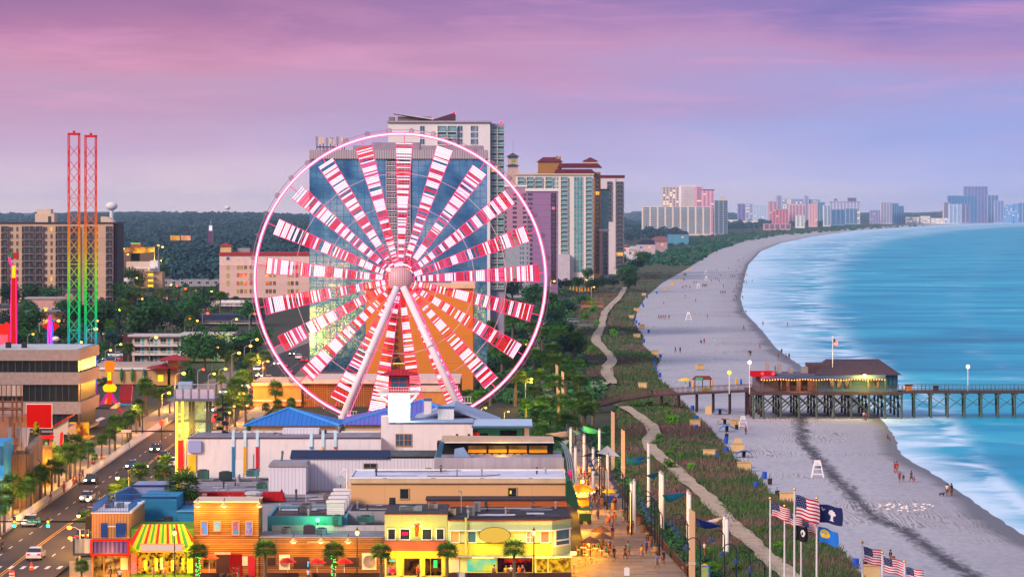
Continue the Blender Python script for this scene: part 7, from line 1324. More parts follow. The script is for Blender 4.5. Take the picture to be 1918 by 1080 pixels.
rl.build('railing', M('rail_rose', 'd8b4bc'), t); cb = MB().box(wx(728, Y), wx(766, Y), Y+.2, Y+dp-.2, za+.003, Z_(702, Y)).build('cabin', M('cabin_red', 'c02438'), t); w = win(733, 762, 706, 725, Y+.2, cb, BLUEG, M('cabin_red', ''), 'arched_window', True, .12); MB().hip(wx(728, Y), wx(766, Y), Y+.2, Y+dp-.2, Z_(702, Y), Z_(690, Y), 0, 1.2).build('cabin_roof', LINES('red_seam', 'a81c30', '7c1222', .5, .2, axis=0), t); MB().tube((wx(747, Y), Y+dp/2, Z_(690, Y)), (wx(747, Y), Y+dp/2, Z_(684, Y)), .05).build('finial', BLACK, t)
for s in (-1, 1): MB().tube((wx(747+21*s, Y), Y-.1, Z_(752, Y)), (wx(747+34*s, Y), Y-1.1, Z_(739, Y)), .14, n=5).build('bracket', WHITE, t)
for lb, pts, Y, dep, ap in (('bright blue seamed hip roof left of the wheel leg', (457, 637, 797), 500, 14, (542, 764)), ('violet blue seamed hip roof under the wheel hub', (634, 905, 795), 525, 20, (790, 749))):
 x0, x1, ye = pts; t = thing('station_roof', lb, 'pavilion', (wx((x0+x1)/2, Y), Y, 0)); a, b, z0 = wx(x0, Y), wx(x1, Y), wz(ye, Y); A = (wx(ap[0], Y+dep/2), Y+dep/2, wz(ap[1], Y+dep/2)); B = (A[0], Y+dep+4, A[2])
 mb = MB().add([(a, Y, z0), (b, Y, z0), (b, Y+dep, z0), (a, Y+dep, z0), A, (A[0], A[1]+2, A[2])], [(0, 1, 4), (1, 2, 5, 4), (2, 3, 5), (3, 0, 4, 5), (3, 2, 1, 0)]); mb.build('roof', LINES('seam'+lb[:4], '2c6ec0' if Y == 500 else '5a62b8', '1c4a8c' if Y == 500 else '3c448c', .7, .12, axis=0, var=.08), t); MB().box(a+1, b-1, Y+1, Y+dep-1, 0, z0-.01).build('wall', CREAM, t); MB().tube((a, Y, z0), A, .25, n=5).tube((b, Y, z0), A, .25, n=5).build('hip_cap', M('cap_blue', '3a8ad0'), t)
Y = 455; t = thing('lift_tower', 'glass lift tower with yellow neon edge and railed viewing platform', 'tower', (wx(361, Y), Y, 0)); a, b = wx(328, Y), wx(394, Y); zp = Z_(750, Y)
MB().box(a, b, Y, Y+5, 0, Z_(822, Y)).build('base', CREAM, t); m, n = _new('lift_glass'); p = n('ShaderNodeBsdfPrincipled', i_Base_Color=lin('7a9a8a'), i_Roughness=.08, i_Alpha=.45); n('ShaderNodeOutputMaterial', i_0=p.outputs[0])
MB().box(a+.2, b-.2, Y+.1, Y+4.9, Z_(822, Y)+.01, zp-.01).build('glass_shaft', m, t); fr = MB()
for x in (329, 356, 362, 388, 394): fr.box(wx(x, Y)-.18, wx(x, Y)+.18, Y-.1, Y+.09, Z_(822, Y)+.01, zp-.02)
for y in (787, 789): fr.box(a, b, Y-.11, Y+.08, Z_(y+1, Y), Z_(y-.5, Y))
fr.build('frame', DGREY, t)
for x in (331, 342): MB().box(wx(x, Y)-.16, wx(x, Y)+.16, Y-.3, Y-.12, .5 if x == 331 else Z_(822, Y), zp-.03).build('neon_strip', E('neon_yellow_hot', 'ffd83a', 2.2), t)
MB().box(wx(364, Y), wx(386, Y), Y+4.6, Y+4.8, Z_(820, Y), Z_(790, Y)).build('teal_lit_wall', E('teal_lit', '2ac0b0', .7, col2='0c4848', scale=.5), t); panel(333.5, 343.5, 824, 881, Y, .2, 'red_panel', M('panel_red_sign', 'c4161c'), t); panel(346, 349, 822, 885, Y, .2, 'conduit', CREAM, t)
MB().plan([(wx(315, Y), Y-1), (wx(330, Y), Y-2), (wx(404, Y), Y-1.4), (wx(404, Y), Y+7), (wx(318, Y), Y+7)], zp, Z_(746, Y)).build('platform', M('platform_grey', '5c5c68'), t); zq = Z_(746, Y); MB().box(wx(328, Y), wx(403, Y), Y-.9, Y-.8, zq+.02, Z_(728, Y)).build('frosted_rail', M('frosted', 'b0a4bc'), t); rl = MB()
for x in (328, 343, 358, 373, 390, 403): rl.tube((wx(x, Y), Y-1, zq), (wx(x, Y), Y-1, Z_(719, Y)), .08, n=5)
rl.tube((wx(328, Y), Y-1, Z_(719, Y)), (wx(403, Y), Y-1, Z_(719, Y)), .08, n=5).tube((wx(403, Y), Y-1, Z_(719, Y)), (wx(403, Y), Y+6, Z_(719, Y)), .08, n=5).build('rail_posts', STEEL, t); MB().box(wx(332, Y), wx(358, Y), Y+1, Y+3, zq+.02, Z_(716, Y)).build('machine_room', M('machine_blue', '8ca4c0'), t)
lamp('lift_light', (wx(345, Y), Y-1.2, Z_(800, Y)), 'ffd030', 900, .5, t); lamp('lift_light', (wx(372, Y), Y+2, Z_(770, Y)), 'ffe080', 300, .4, t)
t = thing('spiral_stair', 'black spiral stair beside the glass lift tower', 'stairs', (wx(417, 440), 440, 10)); Y = 440; zb, zt = Z_(821, 430)+.07, Z_(752, Y); st = MB()
for i in range(34):
 a = i*.62; z = zb + (zt-zb)*i/34; c = (wx(417, Y), Y); st.tube((c[0], c[1], z), (c[0]+.85*math.cos(a), c[1]+.85*math.sin(a), z), .09, .14, 4)
st.path([(wx(417, Y)+.88*math.cos(i*.31), Y+.88*math.sin(i*.31), zb+1+(zt-zb)*i/68) for i in range(68)], .05, 4).tube((wx(417, Y), Y, zb), (wx(417, Y), Y, zt+1), .1); st.build('treads', BLACK, t)
for i, (x, yt, lt) in enumerate(((371, 1016, 1), (497, 1009, 0), (625, 1013, 1), (714, 1016, 0), (838, 1014, 0), (963, 1008, 0))):
 Yp = 362.5; yb = HZ + K*H/Yp; s = (yb-yt)*Yp/K/7.8; o = place('bigpalm%d' % (i % 2), (wx(x, Yp), Yp, .03), ('young palm with green fairy lights on its trunk before the wooden hall', 'palm before the corner of the wooden hall', 'palm with green fairy lights before the low bar', 'palm between the low bar and the green diner', 'palm before the joint of the two green bars', 'palm before the open dark bar of the green building')[i], None, i*1.3, (s*1.25, s*1.25, s))
 if lt:
  q = MB(); rr = random.Random(i)
  for k in range(46): an = rr.uniform(0, 6.28); q.ball((wx(x, Yp)+.24*math.cos(an), Yp+.24*math.sin(an), .3+3.3*rr.random()), .045, 4)
  f = q.build('fairy_lights', E('fairy_green', '30ff50', 4.)); tag(f, f'green fairy lights round the trunk of the palm {"before the low bar" if i else "before the wooden hall"}', 'string lights')
def acorn():
 t = thing('post_lamp', '', 'street lamp'); MB().tube((0, 0, 0), (0, 0, 6.0), .10, .06, 8).lathe([(.2, 0), (.16, .8), (.1, .9)], (0, 0, 0), 10).build('post', BLACK, t); MB().lathe([(.12, 0), (.26, .25), (.2, .5), (.08, .6)], (0, 0, 6.0), 10).build('globe', E('globe_warm', 'ffc070', 3.), t); MB().lathe([(.24, 0), (.12, .16), (.02, .45)], (0, 0, 6.58), 8).build('cap', BLACK, t); PROTO['acorn'] = (t, False)
acorn()
for i, x in enumerate((327, 669, 1000)): place('acorn', (wx(x, 361.5), 361.5, .03), ('black post lamp before the striped awning shop', 'black post lamp between the low bar and the green diner', 'black post lamp before the green bar corner')[i], 'post lamps on the near pavement', 0, .95); lamp('globe_light', (wx(x, 361.5), 361, 5.9), 'ffb860', 500, .25)
t = thing('news_box', 'blue newspaper box with pale window on the near pavement', 'box', (wx(865, 363), 363, .03)); MB().box(wx(857, 363), wx(873, 363), 363, 363.6, .05, 1.25).build('case', M('box_blue', '1c5ab0'), t); panel(859.5, 870.5, 1072, 1081, 363, .03, 'window', CREAM, t)
# ================================================================ pier
PW = LINES('pier_wood', '4a3a38', '2a2024', .25, .12, axis=0, var=.3); PG = M('pile_green', '5a6a5c', col2='3a4a44', scale=.6, streak=.4); PB = M('pile_brown', '4a3034', col2='2c1e24', scale=.8)
pier = thing('pier', 'long wooden fishing pier on braced piles running out over the water', 'pier', (wx(1550, 662), 662, 0)); Y = 658; zd = wz(735, Y)
MB().box(wx(1408, Y), wx(1692, Y), Y, Y+20, zd-.5, zd).build('deck', PW, pier); MB().box(wx(1692, Y)+.01, wx(2080, Y), Y+3, Y+9, zd-.35, zd+.1).build('pier_deck', PW, pier)
def fence(mb, p, q, h, step=.35, z=None):
 p, q = Vector(p), Vector(q); L = (q-p).length; k = max(1, int(L/step)); up = Vector((0, 0, h))
 mb.tube(p+up, q+up, .06, n=4).tube(p+up*.15, q+up*.15, .04, n=4)
 for i in range(k+1): a = p+(q-p)*(i/k); big = i % 6 == 0; mb.tube(a, a+up*(1.06 if big else 1), .07 if big else .028, n=4)
 return mb
fence(MB(), (wx(1408, Y), Y+.1, zd), (wx(1692, Y), Y+.1, zd), 1.25, .3).build('railing', PW, pier)
r = MB();
for yy in (Y+3.1, Y+8.9): fence(r, (wx(1693, Y), yy, zd+.1), (wx(2080, Y), yy, zd+.1), 1.15, .8)
r.tube((wx(1693, Y), Y+3.1, zd+.7), (wx(2080, Y), Y+3.1, zd+.7), .05, n=4).build('pier_railing', PB, pier)
xs = [1411, 1430, 1463, 1497, 1530, 1562, 1595, 1628, 1658, 1689]
for j, dy in enumerate((.3, 6.5, 13, 19.5)):
 for i, x in enumerate(xs): MB().tube((wx(x, Y), Y+dy, -.8), (wx(x, Y), Y+dy, zd-.5), .26, .22, 7).build('pile', PG if j == 0 else PB, pier)
br = MB()
for j, dy in enumerate((.0, 6.2, 12.7)):
 for a, b in zip(xs, xs[1:]):
  br.tube((wx(a, Y), Y+dy, zd-.8), (wx(b, Y), Y+dy, 1.2), .12, n=4).tube((wx(b, Y), Y+dy, zd-.8), (wx(a, Y), Y+dy, 1.2), .12, n=4)
for x in xs: br.tube((wx(x, Y)+.2, Y+.3, .8), (wx(x, Y)+.2, Y+13, zd-.8), .14, n=4)
br.build('bracing', PG, pier)
br = MB(); xr = [1718+31.6*i for i in range(12)]
for i, x in enumerate(xr):
 for k, dy in ((0, 3.3), (1, 8.7)): MB().tube((wx(x-2+4*k, Y), Y+dy, -1), (wx(x-2+3*k, Y), Y+dy, zd-.35), .24, .22, 7).build('pile', PG, pier)
 br.tube((wx(x, Y)-1, Y+3, zd-.6), (wx(x+31.6, Y), Y+3.1, 1.9), .1, n=4).tube((wx(x, Y), Y+3, 1.9), (wx(x+31.6, Y), Y+3.1, zd-.6), .1, n=4).box(wx(x-3, Y), wx(x+3, Y), Y+3, Y+9, zd-.7, zd-.36)
br.build('bracing', PG, pier)
for i in range(8): sb = .3*i
t = thing('pier_house', 'pier restaurant with big dark shingled roof and string lights', 'restaurant', (wx(1550, Y), Y+8, zd)); D = M('pier_wall', '5c5868', streak=.2); SH = M('dark_shingle', '4c3a44', col2='382a34', scale=1.5)
MB().box(wx(1535, Y), wx(1686, Y), Y+4, Y+16, zd, wz(703, Y)).build('wall', M('pier_blue', '3c5a80', streak=.1), t); zr, ze = wz(672, Y+10), wz(702, Y+2)
mb = MB(); a, b = wx(1530, Y), wx(1692, Y); mb.add([(a, Y+2, ze), (b, Y+2, ze), (b, Y+18, ze), (a, Y+18, ze), (wx(1556, Y), Y+10, zr), (wx(1656, Y), Y+10, zr)], [(0, 1, 5, 4), (1, 2, 5), (2, 3, 4, 5), (3, 0, 4), (3, 2, 1, 0)]); mb.build('roof', SH, t)
MB().box(wx(1420, Y), wx(1534, Y), Y+5, Y+16, zd, wz(702, Y)).build('bar_wall', D, t); MB().prism([(wx(1425, Y), wz(710, Y)), (wx(1660, Y), wz(709.5, Y)), (wx(1660, Y), wz(702, Y)), (wx(1428, Y), wz(705, Y))], Y+1, Y+4.99).build('porch_roof', M('porch_blue', '3c4a6c'), t)
MB().box(wx(1520, Y), wx(1560, Y), Y+6, Y+14, wz(702, Y)+.01, wz(684, Y)).build('upper_room', SH, t); MB().box(wx(1409, Y), wx(1452, Y), Y+2, Y+7, wz(706, Y), wz(697, Y)).build('red_sign_roof', E('pier_red', 'd81830', .7), t)
for x in (1562, 1576, 1590, 1632, 1646): MB().box(wx(x-4, Y), wx(x+4, Y), Y+3.8, Y+3.98, zd+.8, wz(711, Y)).build('window', E('pier_lit', 'd09a60', .7, col2='4a3828', scale=.8), t)
for x in (1664, 1672, 1680): MB().box(wx(x-3, Y), wx(x+3, Y), Y+3.8, Y+3.98, zd+.8, wz(711, Y)).build('window', BLUEG, t)
for x in (1470, 1490, 1510, 1540): MB().box(wx(x-6, Y), wx(x+6, Y), Y+4.8, Y+4.98, zd+.2, wz(711, Y)).build('opening', E('pier_dim', '5a3420', .6, col2='140c10', scale=.8), t)
for x in (1430, 1464, 1496, 1530, 1562, 1594, 1627, 1659): MB().tube((wx(x, Y), Y+1.1, zd), (wx(x, Y), Y+1.1, wz(709, Y)), .09).build('porch_post', PG, t)
bl = MB()
for i in range(46): x = 1427 + 231*i/45; bl.ball((wx(x, Y), Y+.9, wz(711.2+.8*math.sin(i*.7), Y)), .12, 5)
bl.build('string_lights', E('string_orange', 'ff9a3a', 4.), t)
for x, c, s in ((1429, 'ff2a20', .3), (1449, 'ff3a20', .3)): MB().ball((wx(x, Y), Y+1.5, wz(700, Y)), s, 8).build('red_lamp', E('pier_redlamp', 'ff2418', 6.), t)
for x0, x1, y in ((1441, 1447, 683), (1463, 1470, 685), (1484, 1492, 692), (1508, 1526, 690)): MB().box(wx(x0, Y), wx(x1, Y), Y+8, Y+10, wz(702, Y)+.01, wz(y, Y)).build('roof_unit', GREY, t)
MB().ball((wx(1620, Y), Y+.6, wz(704.5, Y)), .42, 8).build('flood_lamp', E('flood_yellow', 'ffe84a', 14.), t); lamp('pier_flood', (wx(1620, Y), Y-.6, wz(706, Y)), 'ffe050', 2600, .3, t); lamp('pier_glow', (wx(1500, Y), Y+2, zd+2), 'ff9040', 900, .3, t); lamp('pier_glow', (wx(1430, Y), Y, zd+4), 'ff3030', 700, .3, t)
for x, yt, lb, mt in ((1813, 688, 'white pier lamp mast with lit head', 0), (1404, 680, 'white pole with round white lamp at the pier entry', 0), (1366, 699, 'yellow lit lamp post on the pier walkway', 1)):
 q = thing('pier_lamp', lb, 'lamp', (wx(x, Y+4), Y+4, zd)); MB().tube((wx(x, Y+4), Y+4, zd-.5), (wx(x, Y+4), Y+4, wz(yt, Y)), .09).build('pole', WHITE, q); MB().ball((wx(x, Y+4), Y+4, wz(yt, Y)), .4, 8).build('globe', E('pier_globe%d' % mt, ('ffe8e0', 'ffc040')[mt], 3.), q)
for x, w, h, lb, mt in ((1754, 8, 9, 'small brown kiosk box on the pier deck', PB), (1703, 12, 11, 'orange framed bait stand at the end of the pier house', M('stand_orange', 'b8702c'))):
 q = thing('pier_kiosk', lb, 'kiosk', (wx(x, Y+5), Y+5, zd+.1)); MB().box(wx(x-w/2, Y+5), wx(x+w/2, Y+5), Y+5, Y+6.5, zd+.1, zd+.1+h*.1).build('body', mt, q); MB().box(wx(x-w/2-1, Y+5), wx(x+w/2+1, Y+5), Y+4.8, Y+6.7, zd+.105+h*.1, zd+.25+h*.1).build('roof', PB, q)
t = thing('pier_walkway', 'sloping brown railed walkway from the dunes up to the pier', 'walkway', (wx(1300, 680), 680, 0)); pth = [(1409, 667, zd), (1300, 678, 4.1), (1222, 690, 2.9), (1160, 688, 1.9), (1108, 676, 1.0)]; P3 = [Vector((wx(x, Yy), Yy, z)) for x, Yy, z in pth]
for a, b in zip(P3, P3[1:]):
 mb = MB().add([a+Vector((0, 0, 0)), b+Vector((0, 0, 0)), b+Vector((0, 4, 0)), a+Vector((0, 4, 0)), a+Vector((0, 0, -.35)), b+Vector((0, 0, -.35)), b+Vector((0, 4, -.35)), a+Vector((0, 4, -.35))], [(0, 1, 2, 3), (7, 6, 5, 4), (0, 4, 5, 1), (1, 5, 6, 2), (2, 6, 7, 3), (3, 7, 4, 0)]); mb.build('deck', PB, t)
 r = MB(); fence(r, a+Vector((0, .1, 0)), b+Vector((0, .1, 0)), 1.15, .3); fence(r, a+Vector((0, 3.9, 0)), b+Vector((0, 3.9, 0)), 1.15, .3); r.build('railing', M('rail_brownred', '5c4244'), t)
for x, Yy in ((1238, 689), (1270, 683), (1304, 679), (1335, 676), (1366, 673), (1397, 669)):
 z = interp([(1222, 2.9), (1300, 4.1), (1409, zd)], x) - .3
 for dy in (.3, 3.6): MB().tube((wx(x+dy, Yy), Yy+dy, -.3), (wx(x+dy, Yy), Yy+dy, z), .25, .22, 7).build('pile', PB, t)
t = thing('ticket_hut', 'brown roofed open ticket hut on the pier walkway', 'kiosk', (wx(1316, 680), 680, 4)); Yy = 680
for x in (1302, 1316, 1331): MB().tube((wx(x, Yy), Yy+.6, 4.0), (wx(x, Yy), Yy+.6, wz(709, Yy)), .1).build('post', PB, t)
MB().hip(wx(1299, Yy), wx(1334, Yy), Yy, Yy+3, wz(711, Yy), wz(704, Yy), .7, .2).build('roof', M('hut_rust', '6a2c20'), t); MB().box(wx(1303, Yy), wx(1316, Yy), Yy-.2, Yy-.05, wz(712, Yy), wz(706.5, Yy)).build('sign_board', M('sign_greenwhite', '4a9a7c'), t); MB().box(wx(1312, Yy), wx(1332, Yy), Yy+.2, Yy+.5, 4.1, 5.0).build('counter', M('counter_yellow', 'a8882c'), t)
def umb(x, y, Yy, z0, col, lb, shut=False, s=1.):
 t = thing('beach_umbrella', lb, 'umbrella', (wx(x, Yy), Yy, z0)); z = wz(y, Yy); MB().tube((wx(x, Yy), Yy, z0), (wx(x, Yy), Yy, z), .05).build('pole', WHITE, t)
 MB().lathe([(.25, -1.5), (.2, -.7), (.03, 0)] if shut else [(1.6*s, -.6*s), (.9*s, -.22*s), (.03, 0)], (wx(x, Yy), Yy, z), 10).build('canopy', M('umb_'+col, col), t)
umb(1284, 707, 684, 4.0, 'e8b818', 'open yellow umbrella beside the ticket hut'); umb(1298, 712, 679, 4, 'e8901c', 'closed orange umbrella at the ticket hut', True); umb(1334, 709, 679, 4, 'e8901c', 'closed orange umbrella right of the ticket hut', True); umb(1379, 706, 676, 4.8, 'e0a018', 'closed yellow umbrella near the pier entry', True); umb(1388, 707, 676, 4.8, '1c4aa8', 'closed blue umbrella near the pier entry', True); umb(1292, 711, 680, 4, '1c4aa8', 'closed blue umbrella left of the ticket hut', True)
# ================================================================ people
def person(key, pose):
 t = thing('person', '', 'person'); e = []; V = {}; Rr = {}
 def j(k, p, r, par=None): V[k] = p; Rr[k] = r; (e.append((par, k)) if par else None)
 st = {'stand': 0., 'walk': .24, 'sit': 0.}[pose]; dz = -.45 if pose == 'sit' else 0
 j('pelvis', (0, 0, .94+dz), .125); j('waist', (0, .01, 1.10+dz), .115, 'pelvis'); j('chest', (0, 0, 1.30+dz), .15, 'waist'); j('neck', (0, .0, 1.48+dz), .055, 'chest'); j('head', (0, -.015, 1.58+dz), .085, 'neck'); j('brow', (0, -.01, 1.66+dz), .09, 'head'); j('crown', (0, 0, 1.72+dz), .06, 'brow')
 for s, n_ in ((-1, 'l'), (1, 'r')):
  w = st*s
  j('sh'+n_, (s*.19, 0, 1.40+dz), .06, 'chest'); j('el'+n_, (s*.24, w*.5, 1.14+dz), .043, 'sh'+n_); j('wr'+n_, (s*.25, -.08-w*.2 - (.15 if pose == 'sit' else 0), .90+dz + (.08 if pose == 'sit' else 0)), .03, 'el'+n_); j('ha'+n_, (s*.255, -.11-w*.2 - (.15 if pose == 'sit' else 0), .80+dz+(.1 if pose == 'sit' else 0)), .034, 'wr'+n_)
  j('hip'+n_, (s*.10, 0, .86+dz), .105, 'pelvis')
  if pose == 'sit': j('kn'+n_, (s*.12, -.44, .50), .065, 'hip'+n_); j('an'+n_, (s*.12, -.44, .09), .042, 'kn'+n_); j('fo'+n_, (s*.12, -.58, .035), .038, 'an'+n_)
  else: j('kn'+n_, (s*.11, -w*.7-.02, .48), .065, 'hip'+n_); j('an'+n_, (s*.11, -w*1.1+.04, .09+abs(min(0, -w))*.25), .042, 'kn'+n_); j('fo'+n_, (s*.12, -w*1.1-.12, .035), .038, 'an'+n_)
 ks = list(V); me = bpy.data.meshes.new('body'); me.from_pydata([V[k] for k in ks], [(ks.index(a), ks.index(b)) for a, b in e], []); o = bpy.data.objects.new('body', me); COL.objects.link(o)
 md = o.modifiers.new('skin', 'SKIN'); md.use_smooth_shade = True; sk = me.skin_vertices[0].data
 for k, d in zip(ks, sk): d.radius = (Rr[k], Rr[k]*(.8 if k in ('chest', 'waist', 'pelvis') else 1)); d.use_root = k == 'pelvis'
 bpy.context.view_layer.update(); b = bpy.data.meshes.new_from_object(o.evaluated_get(bpy.context.evaluated_depsgraph_get())); bpy.data.objects.remove(o)
 b.materials.clear(); b.materials.append(M('skin', '8c5e4a', var=.05)); b.name = 'body'; o = bpy.data.objects.new('body', b); COL.objects.link(o); o.parent = t
 v = lambda k: Vector(V[k])
 sh = MB().lathe([(.155, 0), (.15, .14), (.185, .32), (.19, .45), (.09, .53)], (0, 0, .93+dz), 10)
 for n_ in 'lr': sh.tube(v('sh'+n_), v('sh'+n_)*.45+v('el'+n_)*.55, .078, .068, 7)
 sh.build('shirt', M('cloth_white', 'c8c4c4'), t, True); tr_ = MB().lathe([(.14, 0), (.165, .12), (.155, .2)], (0, 0, .78+dz), 10)
 for n_ in 'lr': tr_.tube(v('hip'+n_), v('kn'+n_), .11, .085, 7)
 tr_.build('shorts', M('cloth_navy', '20283c'), t, True); MB().lathe([(.102, -.02), (.112, .06), (.09, .13), (.02, .165)], (0, .015, 1.60+dz), 9).build('hair', M('hair_brown', '2c1e18'), t, True); PROTO[key] = (t, False)
for k in ('stand', 'walk', 'sit'): person(k, k)
CL = {'white': 'cfcaca', 'black': '16161c', 'red': 'b01c28', 'blue': '1c4cb0', 'pink': 'd03a6c', 'teal': '1c8a8c', 'orange': 'd8621c', 'green': '1c8a30', 'grey': '6a6870', 'navy': '182448', 'purple': '4c2a6c', 'yellow': 'd8a81c', 'khaki': '9a8460'}
_pr = random.Random(12)
def man(x, yb, where, pose=None, top=None, bot=None, group='people out for the evening', sc=1., Yy=None, z=0., rz=None):
 Y = Yy or gy(yb); pose = pose or _pr.choice(('stand', 'walk', 'walk')); top = top or _pr.choice(list(CL)); bot = bot or _pr.choice(('black', 'navy', 'grey', 'khaki', 'blue', 'white'))
 o = place(pose, (wx(x, Y), Y, z), f'person in {top} top and {bot} shorts {"sitting" if pose == "sit" else pose+"ing"} {where}', group, _pr.uniform(0, 6.28) if rz is None else rz, sc)
 for c in o.children:
  q = c.name.split('.')[0]
  if q in ('shirt', 'shorts'): c.material_slots[0].link = 'OBJECT'; k = top if q == 'shirt' else bot; c.material_slots[0].material = M('cloth_'+k, CL[k])
far = [(1234,597,'black'),(1238,597,'black'),(1242,597,'red'),(1246,597,'red'),(1253,597,'navy'),(1293,592,'red'),(1265,660,'black'),(1274,660,'black'),(1319,643,'red'),(1403,666,'black'),(1406,666,'black'),(1423,653,'pink'),(1393,618,'black'),(1464,663,'navy'),(1472,672,'yellow'),(1478,672,'navy'),(1458,671,'grey'),(1475,612,'grey'),(1429,610,'grey'),(1389,587,'black'),(1393,588,'teal'),(1397,588,'navy'),(1374,564,'red'),(1380,560,'black'),(1377,557,'red'),(1391,560,'navy'),(1373,549,'teal'),(1376,548,'red'),(1350,550,'black'),(1353,550,'blue'),(1356,550,'teal'),(1359,550,'red'),(1386,544,'pink'),(1388,544,'red'),(1379,538,'navy'),(1355,538,'black'),(1316,537,'black'),(1318,537,'navy'),(1320,537,'black'),(1322,537,'navy'),(1324,537,'purple'),(1292,540,'red'),(1285,539,'purple'),(1278,540,'pink'),(1281,540,'pink'),(1391,529,'red'),(1394,530,'black'),(1398,531,'navy'),(1409,528,'grey'),(1394,519,'red'),(1398,517,'pink'),(1369,519,'black'),(1372,519,'navy'),(1376,519,'black'),(1382,517,'black'),(1385,517,'navy'),(1391,517,'red'),(1349,518,'black'),(1344,524,'black'),(1340,525,'navy'),(1347,528,'grey'),(1333,528,'black'),(1300,531,'black'),(1304,531,'teal'),(1364,504,'navy'),(1379,508,'red'),(1386,502,'navy'),(1397,502,'red'),(1342,508,'blue'),(1382,489,'red'),(1384,488,'black'),(1392,486,'navy'),(1427,465,'navy'),(1243,570,'white'),(1284,558,'black'),(1303,566,'black'),(1325,597,'navy'),(1362,460,'black'),(1420,468,'black'),(1459,452,'red'),(1489,447,'black'),(1478,450,'navy')]
_seen = {}
for i, (x, y, c) in enumerate(far): man(x, y, f'far beyond the pier, {nth(i)} beach figure', None, c, None, 'beach goers beyond the pier')
for x, y, c, b, ps, s, wh in ((1618,786,'white','navy','stand',1,'at the water edge under the pier'),(1622,786,'red','navy','stand',.95,'in the shade of the pier end'),(1663,824,'purple','black','sit',.9,'crouched by the water below the pier'),(1675,884,'pink','red','stand',1.,'left of the trio near the tide line'),(1680,884,'red','khaki','stand',1.05,'right of the trio near the tide line'),(1677,886,'purple','white','stand',.8,'middle of the trio near the tide line'),(1685,902,'red','navy','walk',1.,'with a child, left pair on the sand'),(1692,902,'navy','blue','walk',.7,'child of the left pair on the sand'),(1707,902,'black','black','walk',1.05,'with a child, right pair on the sand'),(1712,903,'pink','pink','walk',.62,'child of the right pair on the sand'),(1774,928,'white','black','stand',1.05,'by the breaking foam with a dog'),(1782,928,'black','black','stand',1.1,'by the breaking foam'),(1397,813,'pink','black','stand',1.05,'beside the white lifeguard chair'),(1668,1050,'black','grey','sit',1.1,'alone behind the small flags'),(1313,643,'black','navy','sit',1.,'on the far sand by the dunes'),(1452,696,'teal','navy','walk',1,'on the pier house roof side sand')): man(x, y, wh, ps, c, b, 'people on the near beach', s)
bw = [(1088,895,'orange','navy','walk','with the yellow umbrella group on the boardwalk'),(1098,895,'blue','khaki','walk','far up the boardwalk, right of a couple'),(1111,925,'pink','white','walk','in the crowd by the lit round canopy'),(1102,920,'red','navy','stand','at the lit round canopy'),(1118,938,'black','black','walk','midway along the boardwalk'),(1112,948,'black','navy','walk','left of the midway walker'),(1121,955,'blue','blue','walk','near the trash bins of the boardwalk'),(1141,986,'white','red','walk','strolling in a pair, left one'),(1151,986,'orange','khaki','walk','strolling in a pair, right one'),(1176,1004,'khaki','black','stand','by the bins below the palms'),(1150,1053,'black','black','walk','nearest left stroller on the planks'),(1171,1052,'black','navy','walk','nearest right stroller on the planks'),(1177,1044,'teal','grey','walk','behind the nearest stroller'),(1142,1038,'blue','black','stand','wearing a backpack at the tables'),(1136,1044,'teal','navy','sit','at the end table of the terrace'),(1096,1034,'red','navy','sit','at the first terrace table'),(1103,1036,'white','black','sit','at the second terrace table'),(1112,1038,'navy','grey','sit','at the third terrace table'),(1120,1034,'teal','navy','sit','at the fourth terrace table'),(1213,1024,'navy','red','sit','on the upper boardwalk bench'),(1228,1040,'teal','white','sit','on the lower boardwalk bench'),(1320,1045,'white','navy','stand','on the wooden side deck'),(1060,1076,'white','navy','stand','among the terrace chairs'),(1095,905,'red','navy','walk','far up the boardwalk in red'),(1100,870,'grey','black','walk','farthest up the boardwalk'),(1092,862,'black','navy','walk','farthest up the boardwalk, left')]
for x, y, c, b, ps, wh in bw: man(x, y, wh, ps, c, b, 'people on the boardwalk', 1.0, None, .3)
for i in range(22): y = 872 + 9.4*i; u = _pr.random(); man(interp(BWL, y)+22+u*max(10, interp(BWR, y)-interp(BWL, y)-40), y, f'in the boardwalk crowd, {nth(i)} one', None, None, None, 'people on the boardwalk', 1.0, None, .3)
for x, Yy, c, b, ps, wh in ((578,364.2,'white','black','walk','before the low wooden bar'),(437,367,'red','khaki','stand','left of the red hall door'),(446,366.6,'red','white','stand','right of the red hall door'),(207,366,'black','black','stand','before the corner shop, in black'),(224,364,'white','navy','stand','before the corner shop, in white'),(926,367.6,'khaki','navy','stand','against the glowing mural'),(948,367,'yellow','grey','stand','at the dark bar front, left'),(957,367.4,'white','black','stand','at the dark bar front, second'),(972,367,'orange','khaki','stand','at the dark bar front, third'),(979,367.3,'navy','grey','stand','at the dark bar front, right'),(783,368,'red','black','stand','in the diner doorway'),(287,367,'khaki','khaki','stand','left among the awning shop racks'),(308,367,'yellow','khaki','stand','right among the awning shop racks')): man(x, 0, wh, ps, c, b, 'people before the shops', 1., Yy, .03)
for i, (x, y, c) in enumerate(((142,912,'pink'),(149,905,'purple'),(155,900,'black'),(137,915,'red'),(190,872,'red'),(173,882,'red'),(235,842,'green'),(240,840,'black'),(120,925,'red'),(95,945,'grey'))): man(x, y, f'under the left pavement palms, {nth(i)}', None, c, None, 'people on the left pavement', 1., None, .15)
Yd = gy(929); X = wx(1764, Yd); t = thing('dog', 'small dark dog on the sand beside the walkers at the foam', 'dog', (X, Yd, 0)); me = bpy.data.meshes.new('body')
